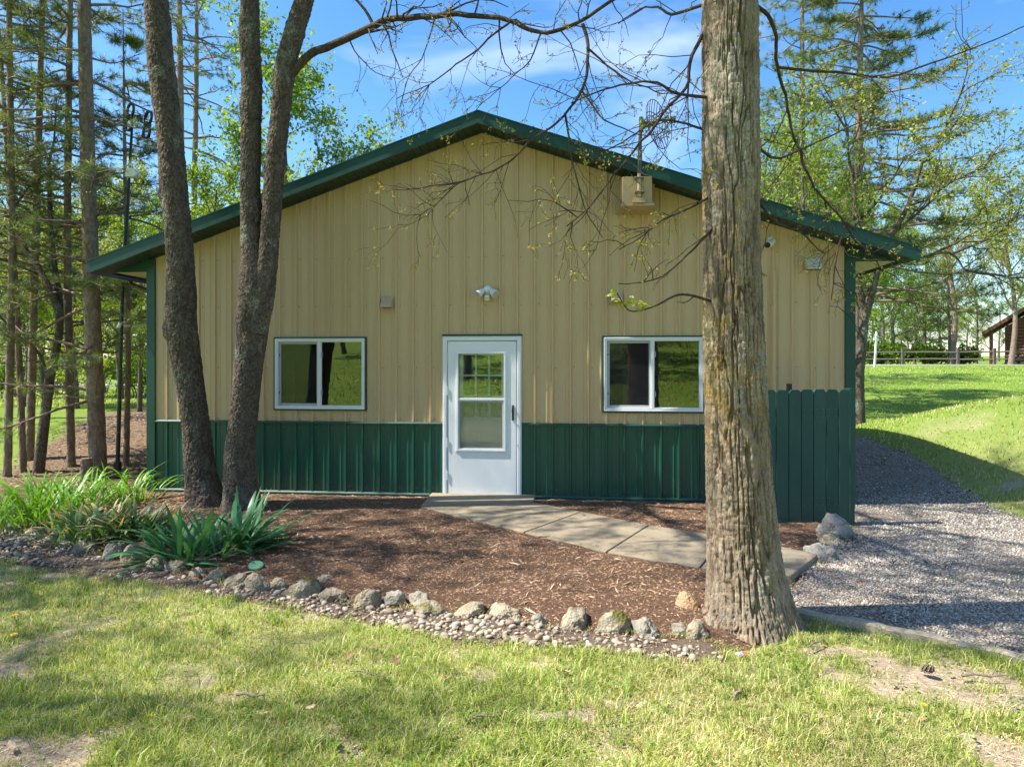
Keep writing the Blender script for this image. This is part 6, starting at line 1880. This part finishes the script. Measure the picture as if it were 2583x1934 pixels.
# ---- pines
NEED = np.array([(0.10, 0.165, 0.05), (0.15, 0.215, 0.06), (0.22, 0.27, 0.085), (0.075, 0.125, 0.045), (0.29, 0.32, 0.12)])
def pine(label, foot, top_u, H, r, green_from, Lb, ntuft=13, bare_from=1.6, per=20, seed=0, wid=0.007, nl=0.145, lean=0, whorl=0.55, ntop=None, side=None, group='pine trees'):
    x, y, z = foot
    o = tag(empty('pine_tree', (x, y, z)), label, 'tree', group)
    ctr = np.array([(x, y, z - 0.1), (x + top_u * 0.3 + 0.05 * math.sin(seed), y, z + H * 0.3), (x + top_u * 0.7 - 0.05 * math.sin(seed * 2), y, z + H * 0.7), (x + top_u, y, z + H)])
    rw = np.column_stack([ctr, (r * 1.08, r * 0.92, r * 0.62, r * 0.12)])
    vis = min(1.0, 9.0 / H)
    local(o, bark_trunk('trunk', rw, o, M['pine_bark'], int(H * 9), 18, 'scale', seed, flare=0.15, flare_h=0.15))
    tb, nd = Tubes(), Needles()
    S = spline(ctr, 60)
    def at_z(h_): return S[min(59, int(h_ / H * 59))]
    h_ = bare_from
    while h_ < H - 0.3:
        alive = h_ > green_from
        n = rng.integers(3, 5) if alive else rng.integers(0, 3)
        prof = math.sin(min(1, max(0.0, (H - h_) / (H - green_from + 0.01))) ** 0.7 * PI / 2) if alive else 0.6
        for k in range(n):
            a = rng.uniform(0, 2 * PI)
            if side is not None and alive and rng.random() < 0.35: a = side + rng.normal(0, 0.5)
            L = Lb * prof * rng.uniform(0.55, 1.1) if alive else rng.uniform(0.25, 1.1)
            p = at_z(h_) + (0, 0, rng.uniform(-0.12, 0.12))
            d = np.array((math.cos(a), math.sin(a), rng.uniform(-0.05, 0.35) if alive else rng.uniform(-0.3, 0.2)))
            kk = 6; pts = [p]; dd = unit(d)
            for i in range(kk):
                dd = unit(dd + rng.normal(0, 0.10, 3) + np.array((0, 0, (-0.10 if i < 3 else 0.14) if alive else -0.06)))
                pts.append(pts[-1] + dd * L / kk)
            pts = np.array(pts)
            br = (0.010 + 0.011 * L) if alive else 0.010
            tb.add(pts, np.linspace(br, 0.004, kk + 1), 5)
            if alive:
                for c in range(ntuft if h_ < 8.2 or y > 15 else max(2, ntuft // 4)):
                    t_ = rng.uniform(0.3, 1.0) ** 0.7; i = min(kk - 1, int(t_ * kk)); q = pts[i] + (pts[i + 1] - pts[i]) * (t_ * kk - i)
                    ax = unit(pts[i + 1] - pts[i]); sd = unit(np.cross(ax, (0, 0, 1)) * rng.choice((-1, 1)) + rng.normal(0, 0.3, 3))
                    e = q + (ax * 0.6 + sd) * rng.uniform(0.10, 0.38) * min(1, L)
                    e[2] += rng.uniform(-0.02, 0.08)
                    tb.add(np.array([q, (q + e) / 2 + rng.normal(0, 0.015, 3), e]), (0.006, 0.005, 0.003), 3)
                    nd.add(e, e - q + (0, 0, 0.04), nl * rng.uniform(0.8, 1.2))
                    if rng.random() < 0.6: nd.add((q + e) / 2, e - q, nl * 0.9)
                nd.add(pts[-1], dd, nl * 1.1)
            elif rng.random() < 0.7:
                for c in range(3):
                    q = pts[rng.integers(2, kk + 1)]
                    e = q + rng.normal(0, 0.14, 3); tb.add(np.array([q, (q + e) / 2 + rng.normal(0, 0.02, 3), e]), (0.005, 0.004, 0.002), 3)
        h_ += whorl * rng.uniform(0.7, 1.3)
    local(o, tb.build('branches', M['pine_bark'], o))
    if nd.c: local(o, nd.build('crown', M['needle'], o, NEED, per, wid))
    return o
def foot(u, v, Y): 
    p = W(u, v, Y); return (p[0], Y, min(float(ground_h(p[0], Y)), p[2]) - 0.02)
gz = lambda u, Y: ((u - CX) / FPX * Y, Y, float(ground_h((u - CX) / FPX * Y, Y)))
#        label, foot, top shift, H, r, green_from, branch length
pine('thin straight pine nearest the left edge of the picture', gz(18, 10.6), 0.10, 12, 0.055, 3.3, 1.5, seed=1)
pine('slender pine leaning left whose foot is second from the left edge', gz(60, 10.9), -0.55, 9, 0.05, 3.6, 1.2, seed=2)
pine('slim straight pine third from the left edge', gz(74, 11.5), 0.35, 13, 0.062, 2.9, 1.8, seed=3)
pine('slim pine with dark tufts between crooked dark tree and the thickest pine', gz(180, 11.2), -0.05, 13, 0.062, 1.6, 1.5, seed=5, side=-1.2)
pine('thickest pine of the left stand, branches with needle tufts low down', gz(249, 10.5), -0.45, 14, 0.118, 1.5, 1.9, ntuft=12, seed=6, side=-2.5)
pine('small reddish pine trunk between black mast and building corner', gz(318, 11.2), -0.05, 7.5, 0.045, 2.6, 1.2, seed=8)
pine('pine further back on the far left', gz(-40, 14), 0.1, 14, 0.09, 3.2, 2.2, ntuft=12, seed=9)
pine('tall bare-stemmed pine rising behind the roof beside the leaning trunk, left one', gz(468, 24), -0.3, 19, 0.15, 10.8, 2.6, bare_from=5, seed=11, wid=0.011, nl=0.16)
pine('tall pine rising behind the roof beside the leaning trunk, right one', gz(488, 26), 0.1, 18, 0.13, 8.4, 3.0, bare_from=5, seed=12, wid=0.012, nl=0.16)
pine('tall pine with bare lower stem right of the big trunk, behind the roof', gz(2026, 25), 0.0, 19, 0.12, 8.6, 2.8, ntuft=14, bare_from=5, seed=13, wid=0.014, per=18, nl=0.19)
pine('full pine with long feathery branches right of the big trunk, behind the roof', gz(2150, 21), 0.35, 15, 0.15, 3.6, 4.3, ntuft=32, bare_from=2.5, seed=14, wid=0.015, per=16, nl=0.20, whorl=0.34, side=0.1)
pine('distant dark pine beyond the rail fence, right of the white post', gz(2330, 60), 0.2, 11, 0.16, 2.0, 3.4, ntuft=12, bare_from=1.5, seed=15, wid=0.022, per=16, nl=0.26, side=0.0)

# ---- crooked dark tree among the left pines
cr = gz(95, 10.9)
o = tag(empty('crooked_tree', cr), 'dark crooked forked deciduous tree among the slim pines', 'tree')
tb, lv = Tubes(), Leaves()
tb.add(spline([(cr[0], cr[1], -0.1), W(110, 1080, 10.9), W(128, 940, 10.9), W(150, 830, 10.9), W(138, 760, 10.9), W(100, 680, 10.9), W(60, 620, 10.9), W(20, 500, 10.9)], 30), np.linspace(0.088, 0.03, 30), 12)
tb.add(spline([W(150, 840, 10.9), W(150, 760, 11.0), W(135, 660, 11.1), W(128, 560, 11.2), W(122, 400, 11.3)], 18), np.linspace(0.06, 0.03, 18), 10)
tb.add(spline([W(125, 950, 10.9), W(90, 880, 10.7), W(40, 840, 10.6)], 10), np.linspace(0.03, 0.01, 10), 7)
for p, d in (((60, 620), (-1, 0, 0.4)), ((122, 420), (0.4, -0.5, 0.7)), ((130, 600), (0.8, -0.4, 0.2)), ((100, 690), (-0.8, -0.4, 0.3)), ((30, 530), (0.2, 0.3, 1)), ((40, 840), (-0.7, -0.3, 0.5))):
    crown(tb, lv, W(p[0], p[1], 10.9), d, 1.2, 0.022, 2, 0.05, 5, 0.8, 0.2)
local(o, tb.build('trunk', M['cherry_bark'], o)); local(o, lv.build('crown', M['leaf'], o, LIME, 0.6))
# tree stump beside the mast
p = gz(217, 10.2)
o = tag(empty('stump', p), 'weathered low stump at the foot of the thickest pine', 'stump')
local(o, bark_trunk('stem', [(p[0], p[1], -0.1, 0.085), (p[0], p[1], 0.1, 0.08), (p[0] + 0.01, p[1], 0.34, 0.078)], o, M['pine_bark'], 30, 30, 'scale', 4, flare=0.2, flare_h=0.1))
MB().tube([(0.01, 0, 0.325), (0.01, 0, 0.345)], 0.074, 18).build('cut_face', M['tan_timber'], o)

# ---- deciduous trees
PROTO = {}
def proto_tree(key):
    """a ten metre tree at the origin: trunk, branches and crown meshes, shared by its copies"""
    if key in PROTO: return PROTO[key]
    cname, dens, first, bark_, kind = key
    cols = {'lime': LIME, 'yel': YELG, 'mid': MIDG}[cname]
    tb, lv, tk = Tubes(), Leaves(), Tubes()
    H = 10.0
    S = spline([(0, 0, -0.2), (0.1, 0, H * 0.3), (-0.1, 0.1, H * 0.65), (0.1, 0.1, H * 0.95)], 24)
    S[:, 0] += 0.10 * np.sin(np.linspace(0, 7, 24) + kind * 2)
    R = np.linspace(0.15, 0.035, 24); R[0] *= 1.25
    tk.add(S, R, 12)
    n = 12
    for k in range(n):
        t_ = first + (1 - first) * (k + rng.random() * 0.6) / n
        i = min(22, int(t_ * 23)); a = k * 2.4 + rng.uniform(-.4, .4) + kind
        crown(tb, lv, S[i], (math.cos(a), math.sin(a), 0.55 + 0.4 * t_), 2.9 * (1.15 - 0.55 * t_) * rng.uniform(0.8, 1.15), R[i] * 0.5, 3, 0.135, dens, 0.8, 0.3, 0.006)
    PROTO[key] = (tk.mesh('trunk', M[bark_]), tb.mesh('branches', M[bark_]), lv.mesh('crown', M['leaf'], cols, 0.62))
    return PROTO[key]
def leafy(label, foot_, H, key, group, name='leafy_tree', rz=None, wide=1.0):
    o = tag(empty(name, foot_, random.uniform(0, 6.28) if rz is None else rz), label, 'tree', group)
    s = H / 10.0
    for nm, me in zip(('trunk', 'branches', 'crown'), proto_tree(key)):
        link(nm, me, o, scale=(s * wide, s * wide, s))
    return o
LD, LT = ('lime', 6, 0.25, 'grey_bark', 0), ('lime', 2, 0.34, 'grey_bark', 1)
YD, YT_ = ('yel', 5, 0.25, 'grey_bark', 2), ('yel', 2, 0.30, 'pine_bark', 3)
MD = ('mid', 6, 0.15, 'grey_bark', 4)
BG = 'spring trees behind the building'
for lab, u, Y, H, key, wd in [
    ('bright green leafy tree behind the roof, between leaning trunk and gable peak', 720, 21, 10.2, LD, 1.0),
    ('lime green tree low behind the left roof slope', 535, 18, 6.0, LD, 1.0),
    ('yellow green leafy tree behind the thickest pine', 300, 21, 6.8, YD, 0.9),
    ('low lime green tree behind the black mast', 352, 16, 4.3, LD, 0.9),
    ('low bright green tree behind the slim pines', 60, 18, 4.6, LD, 1.1),
    ('bright green tree filling the gap behind the crooked tree', 115, 23, 6.5, LD, 1.1),
    ('lime green tree filling the gap left of the black mast', 262, 26, 7.0, LD, 1.1),
    ('low yellow green tree between crooked tree and thickest pine', 190, 17, 4.2, YD, 1.1),
    ('pale green tree far behind the slim pines', 40, 30, 7.5, YT_, 1.1),
    ('lime green tree far behind the crooked tree', 170, 36, 8, LT, 1.1),
    ('bushy green tree at the far left edge behind the pines', -90, 22, 7.5, MD, 1.0),
    ('yellow green thin tree right of the big trunk behind the roof', 1960, 23, 8.0, YD, 1.0),
    ('thin spring tree behind the roof just left of the big trunk', 1735, 26, 7.8, YT_, 0.8),
    ('lime green tree behind the feathery pine', 2100, 27, 8.2, LD, 1.0),
    ('bright green tree seen right of the dark forked trunk', 2225, 53, 11.5, LD, 1.0),
    ('pale thin-leaved tree rising over the right eave beyond the fence', 2400, 54, 15, YT_, 1.0),
    ('tall forked pale tree beside the log house', 2550, 47, 13.0, YT_, 0.95),
    ('dark-limbed thin tree standing behind the rail fence', 2395, 56, 9.0, LT, 1.1),
    ('green tree behind the rail fence near the white post', 2245, 58, 10, LD, 1.2),
    ('bushy tree behind the rail fence, middle', 2310, 62, 7.0, MD, 1.3),
    ('thin tree behind the rail fence left of the log house', 2465, 66, 8.5, LT, 1.1),
    ('green tree at the right edge beyond the log house', 2660, 72, 11, LD, 1.2)]:
    leafy(lab, gz(u, Y), H, key, BG, wide=wd)
for lab, u, Y, H, key in [('distant lime tree at the left edge beyond the lane', -60, 78, 8, LD), ('distant dark green tree beyond the lane, second from the left', 30, 90, 8, MD), ('distant yellow green tree beyond the lane', 130, 74, 6.5, YD),
                     ('distant lime tree behind the thickest pine', 235, 82, 8, LD), ('distant green tree beside the building corner', 330, 76, 8, MD),
                     ('distant green tree behind the white post', 2200, 84, 8, MD), ('distant yellow green tree left of the log house', 2440, 88, 7, YD), ('distant bushy tree behind the log house', 2520, 92, 8, MD), ('distant dark tree between fence posts', 2290, 90, 7, MD), ('distant lime tree beyond the rail fence', 2370, 98, 9, LD)]:
    leafy(lab, gz(u, Y), H, key, 'distant trees', wide=1.3)
# dark forked trunk right behind the building corner
c = gz(2172, 17.5)
o = tag(empty('forked_dark_tree', c), 'dark forked trunk growing just behind the right building corner', 'tree')
tb, lv = Tubes(), Leaves()
tb.add(spline([(c[0] - 0.05, c[1], c[2] - 0.1), W(2165, 960, 17.5), W(2172, 880, 17.5), W(2180, 790, 17.5), W(2165, 720, 17.5), W(2162, 600, 17.5), W(2150, 420, 17.5)], 24), np.linspace(0.16, 0.05, 24), 12)
tb.add(spline([W(2180, 800, 17.5), W(2195, 750, 17.4), W(2210, 690, 17.3), W(2240, 610, 17.2), W(2290, 520, 17.0), W(2330, 400, 16.8)], 18), np.linspace(0.12, 0.03, 18), 10)
tb.add(spline([W(2215, 680, 17.3), W(2300, 655, 17), W(2400, 640, 16.8), W(2450, 720, 16.6)], 14), np.linspace(0.05, 0.015, 14), 8)
for (u, v, d) in ((2330, 410, (0.6, -0.2, 0.6)), (2290, 520, (0.8, -0.3, 0.3)), (2240, 600, (0.7, -0.5, 0.3)), (2430, 680, (0.6, -0.4, -0.2)), (2340, 650, (0.5, -0.5, 0.5)), (2160, 560, (0.3, -0.8, 0.5)), (2155, 450, (-0.2, -0.4, 0.9)), (2400, 642, (0.9, 0.2, 0.4))):
    crown(tb, lv, W(u, v, 17.2), d, 1.9, 0.04, 3, 0.085, 4, 0.85, 0.1)
local(o, tb.build('trunk', M['cherry_bark'], o)); local(o, lv.build('crown', M['leaf'], o, YELG, 0.6))

# shrubs and undergrowth
def shrub(label, foot_, R, H, cols, leaf, n, name='shrub', group='undergrowth shrubs'):
    o = tag(empty(name, foot_), label, 'shrub', group)
    tb, lv = Tubes(), Leaves()
    f = np.array(foot_)
    for k in range(n):
        a = rng.uniform(0, 2 * PI)
        crown(tb, lv, f + (0.15 * R * math.cos(a), 0.15 * R * math.sin(a), -0.05), (0.55 * math.cos(a), 0.55 * math.sin(a), 1.0), H * rng.uniform(0.45, 0.7), 0.02, 2, leaf, 12, 0.9, 0.2)
    local(o, tb.build('stems', M['grey_bark'], o)); local(o, lv.build('foliage', M['leaf'], o, cols, 0.65))
    return o
for u, Y, R, H, cs, lab in [(2190, 53, 2, 2.6, MIDG, 'shrub behind the rail fence nearest the building'), (2235, 55, 2, 2.2, LIME, 'bright shrub behind the rail fence by the white post'), (2290, 56, 2, 2.0, MIDG, 'dark shrub behind the fence post'), (2345, 55, 2, 1.8, LIME, 'low bright shrub behind the middle of the rail fence'),
                            (2440, 57, 2, 1.8, MIDG, 'low shrub behind the rail fence towards the log house'), (350, 22, 1.5, 2.4, LIME, 'bright shrub seen between mast and building corner'), (285, 27, 2, 2.6, YELG, 'yellow green shrub behind the thickest pine'), (140, 30, 2, 2.4, LIME, 'lime shrub behind the crooked tree'), (10, 28, 2, 2.8, MIDG, 'dark green shrub at the left edge')]:
    shrub(lab, gz(u, Y), R, H, cs, 0.004 * Y + 0.02, 8)

# trees beside and behind the photographer: they throw the broken shade on the lawn and show in the glass
OFF = 'trees standing outside the picture'
def on_ground(x, y): return (x, y, float(ground_h(x, y)))
BT = ('lime', 1, 0.42, 'grey_bark', 5)
leafy('thin spring tree left of the picture beside the pebble strip', on_ground(-8.8, 4.5), 8.6, BT, OFF, wide=0.8)
leafy('nearly bare tree left of the picture, nearer the camera', on_ground(-7.4, 3.1), 9, BT, OFF, wide=0.5)
leafy('spring tree left of the picture level with the mulch bed', on_ground(-9.4, 6.2), 12, LT, OFF, wide=0.75)
for k, (x, y, H, key, lab) in enumerate([(1.7, -4.2, 11, LT, 'spring tree close behind the camera on the right'), (-7.0, -14, 12, MD, 'spring tree on the slope behind the camera, left'), (6.0, -20, 12, LD, 'bushy tree on the slope behind the camera, right'), (-2.0, -30, 13, LT, 'thin tree high on the slope behind the camera'),
                                   (14, -26, 12, MD, 'dark tree at the right of the slope behind the camera'), (-18, -24, 12, LD, 'leafy tree at the left of the slope behind the camera')]):
    leafy(lab, on_ground(x, y), H, key, OFF)
for (x, y, H, key, lab) in [(7.6, 17.6, 7.5, LT, 'thin tree hidden behind the right end of the building'), (9.8, 23.5, 9, LT, 'spring tree behind the building near the feathery pine'), (14.0, 33, 11, LT, 'spring tree on the far lawn behind the roof'),
                            (-12, -17, 12, LD, 'leafy tree low on the slope behind the camera'), (1.5, -17, 11, MD, 'dark tree straight behind the camera'), (-4.5, -22, 12, MD, 'dark tree further up the slope behind the camera'), (10, -15, 11, LD, 'leafy tree right behind the camera'), (-10, -34, 14, MD, 'tall dark tree high on the slope'), (5, -36, 14, MD, 'tall dark tree at the top of the slope')]:
    leafy(lab, on_ground(x, y), H, key, OFF)

# ------------------------------------------------------------------ circle-loop antenna on the black mast
b0, b1 = W(295, 1238, 10.4), W(333, 318, 10.4)
o = tag(empty('mast_antenna', (b0[0], b0[1], 0)), 'tall black mast with four-loop antenna beside the left building corner', 'antenna')
def L_(p): return tuple(np.array(p) - np.array(o.location))
mid1, mid2 = W(310, 705, 10.4), W(304, 930, 10.4)
MB().tube([L_((b0[0], b0[1], -0.1)), L_(mid2), L_(mid1), L_(W(322, 520, 10.4))], [0.032, 0.027, 0.027, 0.024], 12).build('mast', M['black_metal'], o, smooth=True)
MB().tube([L_(W(322, 525, 10.4)), L_(b1)], 0.020, 12).build('upper_mast', M['black_metal'], o, smooth=True)
MB().tube([L_((b0[0], b0[1], -0.1)), L_(W(297, 1165, 10.4))], 0.055, 14).build('sleeve', M['black_metal'], o, smooth=True)
for v in (705, 770, 850, 930, 1010, 1090):
    u = np.interp(v, (705, 1238), (310, 295))
    MB().tube([L_(W(u, v - 2, 10.4)), L_(W(u, v + 2, 10.4))], 0.031, 12).build('band', M['grey_pole'], o)
wallp = BM @ Vector((-HW - 0.01, 1.35, 0)); bz = W(304, 822, 10.4)
MB().tube([L_(bz), L_((wallp.x, wallp.y, bz[2] + 0.03))], 0.016, 8).tube([L_(bz + (-0.02, 0, -0.03)), L_(bz + (0.01, 0, 0.04))], 0.04, 10).build('wall_brace', M['bright_metal'], o, smooth=True)
box = W(334, 437, 10.4)
MB().prism([(-0.07, -0.075), (0.06, -0.075), (0.12, -0.03), (0.07, 0.05), (-0.045, 0.055)], 'y', -0.09, 0.03).build('amplifier_box', M['white_plastic'], o, bevel=0.008, loc=L_(box))
MB().ring(-0.03, 0.03, 0.06, 0.14, 0.012, -0.05, -0.03).build('box_bracket', M['bright_metal'], o, loc=L_(box))
def loop(mb, c, rx, rz, w, ax, up_):
    """flat ring lying in the plane of ax and up_"""
    c = np.array(c); ax = unit(np.array(ax)); up_ = unit(np.array(up_) - ax * np.dot(ax, up_)); nn = np.cross(ax, up_)
    n = 36; vs_, fs_ = [], []
    for k in range(n):
        a = 2 * PI * k / n; e = ax * math.cos(a) * rx + up_ * math.sin(a) * rz
        f = ax * math.cos(a) * (rx - w) + up_ * math.sin(a) * (rz - w * 0.9)
        for q in (e + nn * 0.014, e - nn * 0.014, f - nn * 0.014, f + nn * 0.014): vs_.append(c + q)
    for k in range(n):
        for j in range(4): fs_.append((k * 4 + j, k * 4 + (j + 1) % 4, ((k + 1) % n) * 4 + (j + 1) % 4, ((k + 1) % n) * 4 + j))
    mb.add(vs_, fs_)
la, lb = W(327, 296, 10.4), W(372, 315, 10.3)
axl = np.array((0.80, -0.58, -0.12)); upl = np.array((0.05, 0.0, 1.0))
for c in (la, lb):
    for sg in (1, -1):
        mb = MB(); loop(mb, np.array(L_(c)) + sg * 0.105 * upl + (0.006 * sg, 0.004 * sg, 0), 0.115, 0.115, 0.034, axl, upl)
        mb.build('loop', M['black_metal'], o)
    MB().sphere(L_(c), (0.06, 0.05, 0.045)).build('hub', M['black_metal'], o, smooth=True)
md = (la + lb) / 2
MB().tube([L_(la), L_(lb)], 0.014, 8).tube([L_(la + (0, 0, 0.05)), L_(lb + (0, 0, 0.05))], 0.006, 6).tube([L_(la + (-0.04, 0, 0.11)), L_(la + (0.2, 0, 0.03))], 0.006, 6).build('boom', M['black_metal'], o)
MB().box(-0.05, 0.05, -0.05, 0.04, -0.03, 0.05).build('combiner', M['black_metal'], o, bevel=0.01, loc=L_(md + (0, 0, 0.03)))
MB().tube([L_(b1), L_(la + (0.02, 0, 0))], 0.018, 8).build('antenna_mount', M['black_metal'], o)

# ------------------------------------------------------------------ rail fence, white post, log house
fp = [(2145, 51.5), (2277, 50.0), (2416, 48.5), (2508, 47.6), (2600, 46.8), (2700, 46)]
fw = [gz(u, Y) for u, Y in fp]
f = tag(empty('rail_fence', fw[0]), 'weathered two-rail split fence along the far lane', 'fence')
for i, p in enumerate(fw):
    MB().box(-0.09, 0.09, -0.09, 0.09, -0.2, 1.18).build('post', M['fence_wood'], f, bevel=0.02, loc=tuple(np.array(p) - np.array(fw[0])))
    if i < len(fw) - 1:
        q = fw[i + 1]
        for h_ in (0.42, 0.92):
            a = np.array(p) - np.array(fw[0]) + (0, 0, h_ + rng.uniform(-.03, .03)); b = np.array(q) - np.array(fw[0]) + (0, 0, h_ + rng.uniform(-.03, .03))
            MB().tube([a, (a + b) / 2 + (0, 0, 0.02), b], [0.055, 0.07, 0.055], 6).build('rail', M['fence_wood'], f)
p = gz(2206, 40.5)
o = tag(empty('white_post', p), 'leaning white post with a small cross bracket on the far lawn', 'post')
MB().box(-0.05, 0.05, -0.05, 0.05, -0.2, 2.15).build('post', M['white_plastic'], o, bevel=0.01, rot=(0, 0.06, 0))
MB().box(-0.05, 0.24, -0.04, 0.04, 1.62, 1.75).build('bracket', M['white_plastic'], o, bevel=0.01)

hx, hy, hz = gz(2512, 56)
h = tag(empty('log_house', (hx, hy, hz), math.radians(-36)), 'red-brown log house with a gable roof at the right edge', 'house')
wall = MB(); wall.prism([(0.6, 0), (11.4, 0), (11.4, 3.05), (6.0, 6.85), (0.6, 3.05)], 'y', 0.12, 8.0)
wl_ = wall.build('wall', M['log_wood'], h)
for k in range(24):
    z = 0.95 + 0.27 * k
    xa = 0.6 if z < 3.05 else 0.6 + (z - 3.05) / 3.8 * 5.4
    xb = 12.0 - xa
    if xb - xa < 0.4: break
    MB().tube([(xa, 0.05, z), (xb, 0.05, z)], 0.135, 8).build('log', M['log_wood'], wl_, smooth=True)
V4, F4 = ICO2
for r_ in range(3):
    for c in range(11):
        x0 = 0.6 + c * 0.98 + (0.4 if r_ % 2 else 0)
        P_ = V4 * (1 + 0.2 * (fbm(V4 * 1.3 + r_ * 7 + c, 2, c) - 0.5))[:, None] * (0.48, 0.22, 0.145)
        link('stone', np_mesh('stone', P_, None, F4, M['limestone'], True), wl_, loc=(x0 + 0.4, 0.0, 0.14 + r_ * 0.28))
rfm = MB(); rfm.prism([(-0.9, 2.42), (6.0, 7.25), (12.9, 2.42), (12.9, 2.62), (6.0, 7.5), (-0.9, 2.62)], 'y', -0.9, 9.0)
rf = rfm.build('roof', M['house_roof'], h)
for sg in (0, 1):
    mb = MB(); mb.prism([(-0.92, 2.34), (6.0, 7.18), (6.0, 7.54), (-0.92, 2.68)] if sg == 0 else [(12.92, 2.34), (6.0, 7.18), (6.0, 7.54), (12.92, 2.68)], 'y', -0.98, -0.9)
    mb.build('barge_board', M['log_wood'], rf)
for x0 in (-0.3, 2.4):
    MB().tube([(x0, -0.6, -0.1), (x0, -0.6, 2.7)], 0.13, 8).build('porch_post', M['log_wood'], h)
wnd = MB().ring(2.9, 4.1, 1.4, 2.5, 0.09, -0.12, 0.02).build('window', M['white_vinyl'], h)
MB().box(2.99, 4.01, -0.07, -0.05, 1.49, 2.41).build('pane', M['window_glass'], wnd)

for ob in bpy.data.objects:          # twigs, needles and leaves too small to pick apart
    if ob.parent is not None and ob.name.split('.')[0] in ('branches', 'crown', 'buds', 'foliage', 'fresh_leaves', 'stems', 'long_limb'):
        ob['kind'] = 'stuff'
